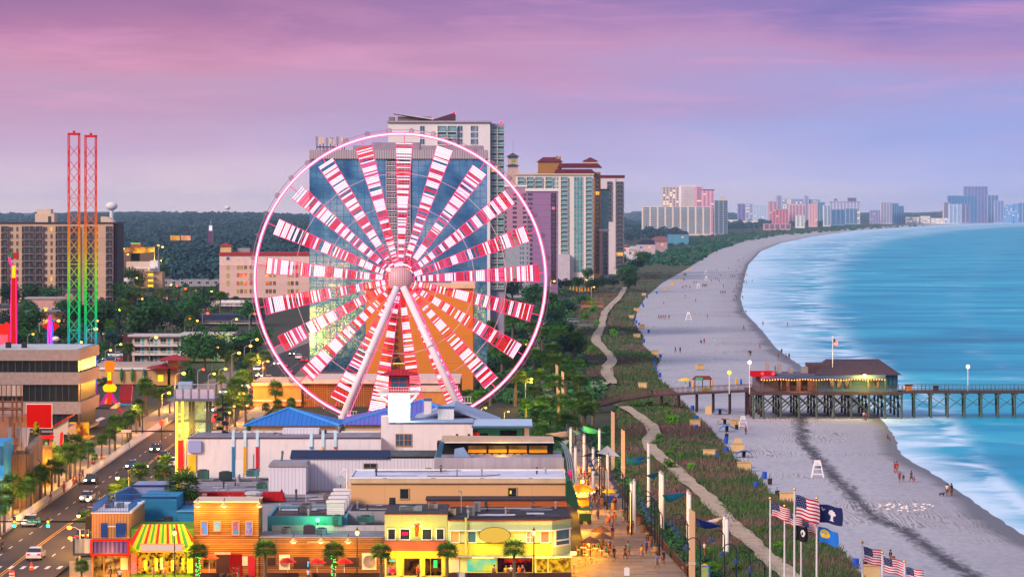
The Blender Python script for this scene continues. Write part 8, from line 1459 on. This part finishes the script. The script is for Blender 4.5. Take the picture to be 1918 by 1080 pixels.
me.from_pydata([(-.28, 0, .38), (.05, 0, .40), (.25, 0, .40), (.36, 0, .52), (.48, 0, .50), (.22, -.08, .2), (.22, -.08, .03), (.22, .08, .2), (.22, .08, .03), (-.30, -.08, .22), (-.27, -.08, .03), (-.30, .08, .22), (-.27, .08, .03), (-.44, 0, .5)], [(0, 1), (1, 2), (2, 3), (3, 4), (2, 5), (5, 6), (2, 7), (7, 8), (0, 9), (9, 10), (0, 11), (11, 12), (0, 13)], []); o = bpy.data.objects.new('body', me); COL.objects.link(o); o.modifiers.new('skin', 'SKIN')
for i, (d, r) in enumerate(zip(me.skin_vertices[0].data, (.10, .10, .11, .07, .05, .04, .025, .04, .025, .05, .025, .05, .025, .015))): d.radius = (r, r); d.use_root = i == 0
bpy.context.view_layer.update(); b = bpy.data.meshes.new_from_object(o.evaluated_get(bpy.context.evaluated_depsgraph_get())); bpy.data.objects.remove(o); b.materials.clear(); b.materials.append(M('fur_dark', '2a2024')); o = bpy.data.objects.new('body', b); COL.objects.link(o); o.parent = t
# ================================================================ beach gear
def stand_(x, yb, s, lb):
 Y = gy(yb); t = thing('lifeguard_chair', lb, 'lifeguard chair', (wx(x, Y), Y, 0)); X = wx(x, Y); Wm = M('chair_white', 'dcd8dc')
 for a in (-1, 1):
  for b in (0, 1): MB().tube((X+a*.95*s, Y+b*1.3*s, 0), (X+a*.42*s, Y+(.3+b*.5)*s, 2.6*s), .085*s, n=5).build('leg', Wm, t)
 MB().box(X-.6*s, X+.6*s, Y+.1*s, Y+1.*s, 1.9*s, 2.02*s).build('seat', Wm, t); MB().box(X-.45*s, X+.45*s, Y+.82*s, Y+.9*s, 2.03*s, 2.75*s).build('backrest', Wm, t)
 MB().box(X-.85*s, X+.85*s, Y-.02*s, Y+.05*s, .5*s, .65*s).box(X-.66*s, X+.66*s, Y+.2*s, Y+.27*s, 1.3*s, 1.42*s).build('rung', Wm, t)
for x, y, s, lb in ((1532,894,1.0,'lone white lifeguard chair on the near sand'),(1392,802,.9,'white lifeguard chair beside the beige boxes'),(1322,514,1.,'far white lifeguard chair, upper'),(1323,525,1.,'far white lifeguard chair with people'),(1308,540,1.,'far white lifeguard chair nearer the dunes'),(1290,600,1.2,'white lifeguard chair with people standing behind')): stand_(x, y, s, lb)
t = thing('beach_box', '', 'box'); MB().box(-.9, .9, -.5, .5, .12, 1.25).build('case', M('box_beige', 'c9a878', streak=.1), t); MB().box(-1, 1, -.58, .58, 1.253, 1.34).build('lid', M('box_lid', 'b8986c'), t); MB().box(-.85, .85, -.45, .45, 0, .118).build('skid', GREY, t); PROTO['box'] = (t, False)
for i, (x, y) in enumerate(((1227,665),(1311,692),(1204,728),(1378,800),(1382,846),(1302,800),(1329,858),(1394,882),(1474,941),(1632,1082),(1183,597),(1202,615),(1193,633),(1192,583),(1206,554),(1247,544),(1258,535),(1262,531),(1276,527),(1283,516),(1290,506),(1338,480))): Y = gy(y); place('box', (wx(x, Y), Y, 0), f'beige storage box at the beach edge, {nth(i)} of its row', 'storage boxes along the dunes', _pr.uniform(-.3, .3), 1.15)
for x, y in ((1327, 782), (1382, 846)): Y = gy(y)+2; t = thing('beach_board', 'tall blank beige board on legs, ' + ('nearest the pier' if x == 1327 else 'above the blue arch tent'), 'board', (wx(x, Y), Y, 0)); X = wx(x, Y); MB().box(X-.65, X+.65, Y, Y+.1, .6, 2.3).build('panel', M('box_beige', ''), t); MB().tube((X-.5, Y+.05, 0), (X-.5, Y+.05, .6), .05).tube((X+.5, Y+.05, 0), (X+.5, Y+.05, .6), .05).build('legs', GREY, t)
t = thing('blue_barrel', '', 'barrel'); MB().lathe([(.30, 0), (.32, .3), (.32, .7), (.30, .95)], n=12).build('drum', M('barrel_blue', '1c4cb4'), t); MB().lathe([(.335, 0), (.335, .05)], (0, 0, .3), 12).lathe([(.335, 0), (.335, .05)], (0, 0, .66), 12).build('hoop', M('barrel_blue', ''), t); PROTO['barrel'] = (t, False)
for i, (x, y) in enumerate(((1297,769),(1305,788),(1360,830),(1360,848),(1343,862),(1225,680),(1227,685),(1228,695),(1236,706),(1237,670),(1304,806),(1432,896),(1416,916),(1603,1063),(1215,623),(1206,641),(1198,626),(1192,605),(1197,610),(1187,600),(1203,571),(1205,575),(1212,558),(1230,550),(1281,525))): Y = gy(y); place('barrel', (wx(x, Y), Y, 0), f'blue barrel bin on the sand by the dunes, {nth(i)} of its line', 'blue barrels along the dunes', 0, 1.2)
for i, (x, y, w, c) in enumerate(((1349,776,27,'2456b4'),(1358,794,27,'b8861c'),(1362,808,29,'2a66c0'),(1394,856,31,'24468c'),(1395,876,29,'1c3a9c'))):
 Y = gy(y); t = thing('arch_tent', ('blue arched beach shade nearest the pier','yellow and black arched beach shade','bright blue arched beach shade in the middle','navy arched beach shade under the tall board','red and blue arched beach shade by the dune edge')[i], 'beach tent', (wx(x, Y), Y, 0)); r = w*Y/K/2; X = wx(x, Y); mb = MB(); N = 12
 for k in range(N):
  a, b = math.pi*k/N, math.pi*(k+1)/N; mb.mi = (k % 3 == 1) if i in (1, 4) else 0
  for q0, q1 in ((-.62, -.2), (-.2, .2), (.2, .62)):
   f = lambda an, q: (X-r*math.cos(an), Y+q*1.8*(.5+.5*math.sin(an))+.8, max(.03, r*.82*math.sin(an)**.8-(.12*(abs(q) > .5)))); mb.quad(f(a, q0), f(b, q0), f(b, q1), f(a, q1))
 mb.build('canopy', [M('tent'+c, c), M('tent_alt%d' % (i == 4), '201c20' if i != 4 else 'b01c28')], t); MB().box(X-.3, X+.3, Y+.6, Y+1.2, 0, 1.0).build('cooler', BLACK, t)
for i, (x, y) in enumerate(((1442,907),(1456,930),(1380,804),(1361,821),(1620,1062))): Y = gy(y); t = thing('trash_bin', f'dark slatted trash bin on a post, {nth(i)} on the near sand', 'bin', (wx(x, Y), Y, 0)); MB().lathe([(.33, 0), (.36, .9)], (wx(x, Y), Y, .05), 10).build('bin', M('bin_dark', '2a2424'), t); MB().tube((wx(x, Y), Y+.4, 0), (wx(x, Y), Y+.4, 1.5), .05).build('post', PB, t)
t = thing('gull', '', 'bird'); MB().lathe([(.01, -.22), (.07, -.1), (.085, .04), (.05, .17), (.02, .24)], n=7).build('body', WHITE, t); t.children[0].rotation_euler = (R(80), 0, 0); t.children[0].location.z = .2; MB().tube((.03, 0, 0), (.03, 0, .15), .012, n=4).tube((-.03, 0, 0), (-.03, 0, .15), .012, n=4).build('legs', M('gull_leg', 'c08a3c'), t); PROTO['gull'] = (t, False)
for i in range(42): x = 1640 + 112*_pr.random(); y = 944 + 16*_pr.random()*(.4+.6*math.sin(math.pi*(x-1640)/112)); Y = gy(y+2); place('gull', (wx(x, Y), Y, 0), 'white gull resting in the flock on the sand', 'gulls on the sand', _pr.uniform(0, 6.28), 1.3)
# ================================================================ flags
FM = [M('flag_red', 'b81830'), M('flag_white', 'd8d0d4'), M('flag_blue', '182458'), M('flag_navy', '141c54'), M('flag_black', '121016'), M('flag_sky', '1c6ac8'), M('flag_gold', 'e8c020')]
def flag(pole, x0, y0, w, h, Y, kind, lb, sag=.35):
 X, zt = wx(x0, Y), wz(y0, Y); L, Hh = w*Y/K, h*Y/K; nx, ny = (30, 13) if kind == 'us' else (30, 20); mb = MB(); ph = x0*.7
 def P_(u, v): return (X + L*u + .1*math.sin(v*3), Y - .05 + .16*math.sin(u*7+ph)*u**.6, zt - Hh*v - sag*L*u**1.15 + .05*math.sin(u*9+ph))
 for i in range(nx):
  for jv in range(ny):
   u, v = (i+.5)/nx, (jv+.5)/ny
   if kind == 'us': mi = 2 if (u < .42 and v < 7/13) else (0 if jv % 2 == 0 else 1)
   elif kind == 'state':
    cx_, cy_ = (u-.19)*1.5, v-.22; mi = 1 if (cx_**2+cy_**2 < .012 and (cx_-.04)**2+(cy_+.04)**2 > .009) else 3
    tx, ty = (u-.55)*1.5, v-.45
    if (tx*tx*.8+ty*ty < .035 and ty < .1) or (abs(tx) < .05 and .05 < ty < .36) or (abs(ty-.36) < .03 and abs(tx) < .12): mi = 1
   elif kind == 'pow': mi = 1 if (((u-.55)*1.3)**2+(v-.42)**2 < .05 and not ((u-.5)*1.3)**2+(v-.45)**2 < .012) else 4
   else: mi = 6 if (((u-.32)*1.25)**2+(v-.42)**2 < .09 and not (abs(v-.38-.3*(u-.3)) < .035 and u < .4)) else 5
   mb.mi = mi; mb.quad(P_(i/nx, jv/ny), P_(i/nx, (jv+1)/ny), P_((i+1)/nx, (jv+1)/ny), P_((i+1)/nx, jv/ny))
 t = thing('flag', lb, 'flag', (X, Y, zt)); c = mb.build('cloth', FM, t)
 if kind == 'us':
  s = MB()
  for a in range(5):
   for b in range(6 - a % 2):
    p = Vector(P_(.035+.07*b+.035*(a % 2), .06+.105*a));
    for dy in (-.03, .03): s.add([p+Vector((.026*L/2*math.cos(q*1.2566+1.57), dy, .026*L/2*math.sin(q*1.2566+1.57))) for q in range(5)], [(0, 1, 2, 3, 4)])
  s.build('stars', FM[1], c)
def pole(x, yt, Y, lb, gold=True):
 t = thing('flagpole', lb, 'flagpole', (wx(x, Y), Y, 0)); MB().tube((wx(x, Y), Y, 0), (wx(x, Y), Y, wz(yt, Y)), .13, .075, 10).build('pole', M('pole_white', 'cfcad0', rough=.35), t); MB().ball((wx(x, Y), Y, wz(yt-1.5, Y)), .16, 8).build('finial', M('gold_ball', 'b8842c', metal=.6, rough=.3) if gold else WHITE, t); MB().lathe([(.3, 0), (.25, .3)], (wx(x, Y), Y, 0), 10).build('base', GREY, t)
pole(1442.7, 934, 352, 'white flagpole, leftmost of the near group'); pole(1469.5, 948, 356, 'white flagpole, second and shorter of the near group'); pole(1488, 917, 350, 'tallest white flagpole with golden ball'); pole(1500.5, 970, 358, 'thin white flagpole behind the tallest one', False); pole(1529.7, 934, 351, 'white flagpole carrying two blue flags'); pole(1615.4, 1016, 356, 'low white flagpole, left of the small trio'); pole(1652.5, 1035, 352, 'low white flagpole, middle of the small trio'); pole(1694, 1052, 349, 'low white flagpole, right of the small trio')
flag(0, 1444.5, 940, 34, 26, 352, 'us', 'striped national flag on the leftmost pole'); flag(0, 1471, 956, 30, 24, 356, 'us', 'striped national flag on the second pole'); flag(0, 1490, 926, 44, 43, 350, 'us', 'largest striped national flag on the tallest pole', .3); flag(0, 1490, 983, 22, 28, 350.3, 'pow', 'black flag with pale emblem under the largest flag', .2); flag(0, 1502, 974, 27, 20, 358, 'us', 'striped national flag behind the tallest pole', .2); flag(0, 1532, 942, 45, 34, 351, 'state', 'navy state flag with white palmetto and crescent', .2); flag(0, 1532, 984, 37, 28, 351.3, 'city', 'bright blue flag with yellow disc under the navy one', .35); flag(0, 1617, 1023, 38, 30, 356, 'us', 'striped flag on the left pole of the small trio', .22); flag(0, 1654.5, 1042, 36, 29, 352, 'us', 'striped flag on the middle pole of the small trio', .22); flag(0, 1696, 1061, 34, 28, 349, 'us', 'striped flag on the right pole of the small trio', .22)
pole(1559.5, 632, 664, 'flagpole rising from the pier house roof', False); flag(0, 1560.5, 634, 9, 12, 664, 'us', 'small striped flag over the pier house', .3)
# ================================================================ boardwalk furniture
t = thing('boardwalk_lamp', '', 'street lamp'); BB = M('lamp_blueblack', '141c2c', rough=.4); MB().tube((0, 0, 0), (0, 0, 5.4), .11, .07, 7).build('post', BB, t); MB().path([(0, 0, 5.3)] + [(-.75+.75*math.cos(a), 0, 5.4+.75*math.sin(a)) for a in (.3, .8, 1.3, 1.8, 2.3, 2.8, 3.14)], .06, 5).build('arm', BB, t); h = MB().lathe([(.08, .6), (.16, .4), (.46, 0), (.44, 0)], (-1.5, 0, 4.85), 12).build('bell_shade', M('bell_blue', '1c3456', rough=.4), t); PROTO['bw'] = (t, False)
for i, (x, y) in enumerate(((1104,862),(1108,870),(1112,878),(1117,886),(1146,893),(1150,902),(1154,912),(1158,920),(1161,928),(1198,934),(1204,944),(1208,952),(1212,962),(1217,972),(1257,978),(1264,987),(1270,998),(1286,1024),(1332,1010),(1353,1036),(1378,1050),(1405,1066),(1075,835),(1082,842),(1148,814),(1062,800))):
 yb = 400 + (y-400)*42/36.6; Y = gy(yb); place('bw', (wx(x, Y)+1.5, Y, .3), f'blue-black bell lamp of the boardwalk row, {nth(i)} counted down from the far end', 'bell lamps along the boardwalk', 0, 1.)
for i, (x, yt, yb, wd) in enumerate(((1296.5,952,1090,11),(1148,769,880,6.5),(1167,803,900,7),(1043,682,750,5),(1054,694,760,5),(1046,728,800,5))):
 Y = gy(yb); a, b = wx(x-wd/2, Y), wx(x+wd/2, Y); t = thing('marker_pylon', ('nearest and largest tan pylon with slanted top by the boardwalk','tan slanted pylon beside the sandy track','tan slanted pylon just left of the blue sail','far thin tan pylon, left of three','far thin tan pylon, right of three','tan pylon among the palms below the far pair')[i], 'pylon', ((a+b)/2, Y, 0)); MB().prism([(a, 0), (b, 0), (b, wz(yt+wd*.6, Y)), (a, wz(yt, Y))], Y, Y+(b-a)).build('shaft', M('pylon_tan', 'c8a07c', streak=.1, var=.05), t); MB().prism([(a-.04, 2), (b+.04, 2), (b+.04, 2.3), (a-.04, 2.3)], Y-.05, Y+(b-a)+.05).build('band', CREAM, t)
for i, (x, yt, yb) in enumerate(((1183,905,1000),(1188,900,1000),(1237,884,990),(1241,888,992),(1215,858,960),(1292,925,1020),(1289,920,1018),(1357,966,1045),(1362,971,1048),(1069,802,870),(1123,805,880),(1078,838,930),(1111,840,930),(1094,815,900),(1138,850,940),(1215,830,920))):
 Y = gy(yb); t = thing('sail_post', f'white sail post beside the boardwalk, {nth(i)} of its kind', 'post', (wx(x, Y), Y, 0), 'white sail posts'); MB().tube((wx(x, Y), Y, 0), (wx(x, Y), Y, wz(yt, Y)), .22, .22, 10).build('post', WHITE, t); MB().lathe([(.26, 0), (.2, .2), (.05, .3)], (wx(x, Y), Y, wz(yt, Y)), 10).build('cap', GREY, t)
def sail(lb, pts, yb, col):
 Y = gy(yb); t = thing('shade_sail', lb, 'shade sail', (wx(pts[0][0], Y), Y, 0)); A, B, C_ = [Vector((wx(x, Y+d), Y+d, wz(y, Y+d))) for x, y, d in pts]; mb = MB(); N = 8; cen = (A+B+C_)/3
 def Q(a, b, c): p = A*a+B*b+C_*c; w = 27*a*b*c; p = p + (cen-p)*.0; p.z -= .5*w; e = max(0, .25-min(a, b, c))*0; return p
 for i in range(N):
  for jx in range(N-i):
   f = lambda p, q: Q(p/N, q/N, 1-(p+q)/N); mb.add([f(i, jx), f(i+1, jx), f(i, jx+1)], [(0, 1, 2)])
   if jx < N-i-1: mb.add([f(i+1, jx), f(i+1, jx+1), f(i, jx+1)], [(0, 1, 2)])
 mb.build('cloth', M('sail_'+col, col), t)
for lb, pts, yb, c in (('bright blue sail by the middle of the boardwalk', ((1171,854,0),(1213,866,2),(1176,870,4)), 950, '1c8ad8'), ('deep blue sail edge above the bright blue one', ((1176,860,4),(1213,855,2),(1190,858,6)), 950, '1c50c8'), ('teal sail between white posts above the track', ((1206,890,0),(1238,883,3),(1228,892,5)), 985, '1c7a9c'), ('teal and blue sail pointing to the track', ((1240,926,0),(1290,922,4),(1250,940,3)), 1015, '1c9ac0'), ('royal blue sail at the nearest posts', ((1303,970,0),(1356,986,3),(1306,986,4)), 1045, '1c48d8'), ('white sail above the royal blue one', ((1318,976,4),(1357,966,0),(1356,970,3)), 1045, 'd8d0c8'), ('sky blue sail among the near end palms', ((1093,797,0),(1138,811,3),(1086,808,5)), 880, '1c8ad0'), ('royal blue sail left of the sky blue one', ((1070,803,0),(1094,812,3),(1074,809,5)), 880, '1c48c8'), ('white sail stretched over the boardwalk end', ((1020,812,0),(1068,806,3),(1066,818,4)), 870, 'd8ccc0'), ('navy sail with white neighbour over the kiosks', ((1086,855,0),(1120,842,3),(1160,848,5)), 925, '1c3048'), ('white pointed sail beside the navy one', ((1118,848,0),(1138,834,2),(1162,855,3)), 925, 'd8d4d0'), ('blue sail piece by the gallery end', ((1050,825,0),(1068,823,2),(1060,832,3)), 880, '1c40c0')): sail(lb, pts, yb, c)
for i, (ya, yb) in enumerate(((872, 905), (915, 945), (955, 990), (1000, 1046), (1052, 1084))):
 t = thing('boardwalk_rail', f'dark brown picket rail on the right of the boardwalk, {nth(i)} stretch from the far end', 'fence', G(interp(BWR, ya), ya)); q = MB(); a, b = G(interp(BWR, ya), ya), G(interp(BWR, yb), yb); a.z = b.z = .3; fence(q, a, b, 1.1, .3); c = b + Vector((3.2, 0, 0)); fence(q, b, c, 1.1, .3); q.build('pickets', M('rail_walnut', '4a3028'), t)
for i, (x, y) in enumerate(((1128,948),(1150,958),(1172,972),(1205,1000),(1218,1022),(1229,1042),(1288,1075),(1197,985))):
 Y = gy(y); t = thing('litter_bin', f'round tan litter bin with dark lid, {nth(i)} along the boardwalk', 'bin', (wx(x, Y), Y, .3)); MB().lathe([(.36, 0), (.36, 1.0)], (wx(x, Y), Y, .3), 12).build('drum', M('bin_tan', '8a6844'), t); MB().lathe([(.37, 0), (.3, .25), (.1, .33)], (wx(x, Y), Y, 1.302), 12).build('lid', M('bin_lid', '1c2c30'), t)
for i, (x, y) in enumerate(((1166,965),(1214,1026),(1224,1042),(1272,1060),(1282,1074))):
 Y = gy(y); X = wx(x, Y); t = thing('bench', f'plain wooden boardwalk bench, {nth(i)} from the far end', 'bench', (X, Y, .3)); MB().box(X-.3, X+.3, Y-.9, Y+.9, .72, .8).build('seat', M('bench_wood', '9a7a58'), t)
 for s in (-.7, .7): MB().box(X-.2, X+.2, Y+s-.06, Y+s+.06, .3, .719).build('leg', M('bench_wood', ''), t)
Y = gy(938); X = wx(1087, Y); t = thing('carousel_kiosk', 'glowing orange round canopy kiosk ringed with bulbs on the boardwalk', 'kiosk', (X, Y, .3)); MB().lathe([(1.95, 0), (2.0, .45), (1.2, 1.0), (.1, 1.25)], (X, Y, wz(922, Y)), 18).build('canopy', E('canopy_lit', 'f07818', 1., col2='ffc828', scale=.7), t); MB().lathe([(.12, 0), (.12, 2.8)], (X, Y, .3), 8).lathe([(.9, 0), (.9, .9)], (X, Y, .3), 12).build('stand', YELW, t)
q = MB()
for i in range(20): q.ball((X+2.02*math.cos(i*.314), Y+2.02*math.sin(i*.314), wz(921, Y)), .1, 5)
q.build('bulbs', E('bulb_white', 'fff0b0', 5.), t); MB().ball((X+.3, Y-.2, wz(901, Y)), .22, 8).build('top_lamp', E('flood_yellow', ''), t)
for lb, x, y, c, c2 in (('green vendor cart at the boardwalk shops', 1096, 985, '3c6a3c', '1c4a2c'), ('pale striped vendor cart with round top', 1092, 958, 'b8a888', 'c86a2c'), ('yellow umbrella topped cart by the bins', 1141, 950, 'e8c020', '1c3c9c')):
 Y = gy(y); X = wx(x, Y); t = thing('vendor_cart', lb, 'cart', (X, Y, .3)); MB().box(X-.8, X+.8, Y-.4, Y+.4, .7, 1.7).build('body', M('cart'+c2, c2), t); MB().lathe([(1.0, 0), (.6, .35), (.05, .5)], (X, Y, 2.2), 10).build('canopy', M('cart'+c, c), t); MB().tube((X, Y, 1.7), (X, Y, 2.3), .05).build('pole', STEEL, t)
 for s in (-.55, .55): MB().tube((X+s, Y-.46, .62), (X+s, Y-.40, .62), .32, n=12).build('wheel', BLACK, t)
for i, (x, y) in enumerate(((1125, 985), (1127, 997), (1106, 1005))):
 Y = gy(400 + (y-400)*42/39); X = wx(x, Y); t = thing('thatch_umbrella', ('upper brown thatched umbrella at the terrace','lower brown thatched umbrella at the terrace','amber lit thatched umbrella at the terrace')[i], 'umbrella', (X, Y, .3)); MB().lathe([(1.25, -.75), (1.15, -.6), (.5, -.2), (.05, 0)], (X, Y, 3.1), 14).build('canopy', M('thatch', '7a5a40', col2='5a4230', scale=4), t); MB().tube((X, Y, .3), (X, Y, 3.0), .08).build('pole', M('pole_palm', '4a3428'), t); lamp('terrace_light', (X-.6, Y-.5, 2.4), 'ffb428', 700, .2, t)
for i, (x, y) in enumerate(((1093,1040),(1104,1044),(1115,1042),(1126,1046),(1098,1054),(1085,1062),(1075,1072),(1108,1060),(1064,1078))):
 Y = gy(y); X = wx(x, Y); t = thing('cafe_table', f'small terrace table with two chairs, {nth(i)} beside the corner of the green bar', 'table set', (X, Y, .3)); MB().lathe([(.38, 0), (.38, .04)], (X, Y, 1.0), 12).tube((X, Y, .3), (X, Y, 1.0), .04).build('table', CREAM, t)
 for s in (-1, 1): MB().box(X+s*.62-.2, X+s*.62+.2, Y-.2, Y+.2, .72, .76).box(X+s*.8-.02, X+s*.8+.02, Y-.2, Y+.2, .76, 1.2).box(X+s*.62-.18, X+s*.62-.14, Y-.18, Y+.18, .3, .72).box(X+s*.62+.14, X+s*.62+.18, Y-.18, Y+.18, .3, .72).build('chair', M('chair_yellow', 'c8a050'), t)
for x, y, p in ((1078,1000,1500),(1080,960,1700),(1078,915,1700),(1092,1040,900),(1085,880,900),(1075,1068,700)): Y = gy(y); lamp('boardwalk_glow', (wx(x, Y), Y, 3.4), 'ffa820', p*2.6, .4)
t = thing('info_sign', 'white framed notice sign on the near planks', 'sign', (wx(1174, 364), 364, .3)); Y = 364; MB().prism([(wx(1169, Y), wz(1077, Y)), (wx(1179, Y), wz(1077, Y)), (wx(1179, Y), wz(1063, Y)), (wx(1174, Y), wz(1061, Y)), (wx(1169, Y), wz(1063, Y))], Y, Y+.06).build('board', WHITE, t); MB().tube((wx(1174, Y), Y+.1, .3), (wx(1174, Y), Y+.1, wz(1075, Y)), .04).build('post', GREY, t)
t = thing('map_kiosk', 'blue framed map kiosk with yellow top beside the near pylon', 'kiosk', (wx(1320, 366), 366, 0)); Y = 366; MB().box(wx(1310, Y), wx(1330, Y), Y, Y+.4, 0, wz(1059, Y)).build('case', M('box_blue', ''), t); panel(1313, 1327, 1061, 1080, Y, .03, 'map', M('map_face', 'c8b02c', col2='3c9a7c', scale=1.8), t); MB().prism([(wx(1313+14*k/8, Y), wz(1059-4.5*math.sin(math.pi*k/8), Y)) for k in range(9)], Y+.05, Y+.3).build('top', YELW, t)
for i, (x0, x1, yt, yb, c, lb) in enumerate(((1040,1120,692,712,'5a4248','brown wooden ramp maze deck among the dunes'),(1070,1118,668,684,'4c4450','dark wooden overlook deck by the thicket'),(1063,1085,596,606,'7a7c8c','grey wooden dune crossing, upper'),(1084,1112,600,616,'6a6c7c','grey wooden dune steps, lower'),(1112,1150,549,556,'6a3c38','red brown dune deck'),(1217,1300,486,490,'7a4c48','long rusty sand fence near the beach houses'),(1288,1346,472,475,'7a4c48','far rusty sand fence'),(1360,1418,449,451.5,'7a5450','farthest rusty sand fence by the shore'),(1090,1130,565,580,'b8703c','orange timber play frame at the dune edge'),(1215,1236,510,518,'6a5048','brown roofed gazebo in the far dunes'))):
 Y = gy(yb); t = thing('dune_deck', lb, 'deck', (wx((x0+x1)/2, Y), Y, 0)); q = MB(); a, b = wx(x0, Y), wx(x1, Y); hh = max(.8, wz(yt, Y)); D = 1.2 if i in (5, 6, 7) else 6; mt = M('deck'+c, c)
 if D == 6: MB().box(a, b, Y, Y+D, hh*.35, hh*.45).build('platform', mt, t)
 fence(q, (a, Y, hh*.45 if D == 6 else 0), (b, Y, hh*.45 if D == 6 else 0), hh*(.55 if D == 6 else 1), .5*Y/700); fence(q, (a, Y+D, hh*.45 if D == 6 else 0), (b, Y+D, hh*.45 if D == 6 else 0), hh*(.55 if D == 6 else 1), .5*Y/700); q.build('railing', mt, t)
 if D == 6:
  for X in (a, (a+b)/2, b): MB().box(X-.12, X+.12, Y, Y+.2, -.2, hh*.45).build('post', mt, t)
for i, (x, y) in enumerate(((1068,540),(1074,540),(1080,541),(1086,541),(1090,542),(1096,541),(1102,541),(1042,540))): Y = gy(y+6); t = thing('pool_light', f'orange light shaped as a closed parasol by the hotel pool, {nth(i)} from the left', 'parasol', (wx(x, Y), Y, 0)); MB().lathe([(.3, 0), (.4, .8), (.05, 2.6)], (wx(x, Y), Y, .6), 8).build('cloth', E('parasol_lit', 'e08a20', .8), t); MB().tube((wx(x, Y), Y, 0), (wx(x, Y), Y, .7), .06).build('pole', WHITE, t)  # glowing parasol cloth stands in for the orange lights by the lounge chairs
for i, (x, y, c, yb) in enumerate(((998,709,'ffb030',760),(998,715,'ffb030',764),(960,770,'ffd040',805),(917,763,'ffd040',800),(1001,762,'d8e030',800),(1100,524,'ffb040',545),(1037,526,'ffb040',560),(1114,537,'ff8a30',560),(985,645,'ffc030',690))): Y = gy(yb); place('amber', (wx(x, Y)-1.6, Y, 0), f'grove lamp right of the wheel, {nth(i)} glowing through palms', 'lamps in the grove', 0, (yb-y)*Y/K/9.1); lamp('grove_glow', (wx(x, Y), Y-1, (yb-y)*Y/K), c, 1800, .3)
# ================================================================ haze: real thin air over the whole bay
m = bpy.data.materials.new('haze_air'); m.use_nodes = True; m.node_tree.nodes.clear(); n = NT(m.node_tree)
v = n('ShaderNodeVolumePrincipled', i_Color=(.52, .76, 1.0, 1), i_Density=3.4e-5, i_Anisotropy=0.1)
o = n('ShaderNodeOutputMaterial'); n.L.new(v.outputs[0], o.inputs['Volume'])
hz = MB().box(-14000, 14000, -300, 19000, -1.5, 150).build('haze', m); hz['kind'] = 'stuff'
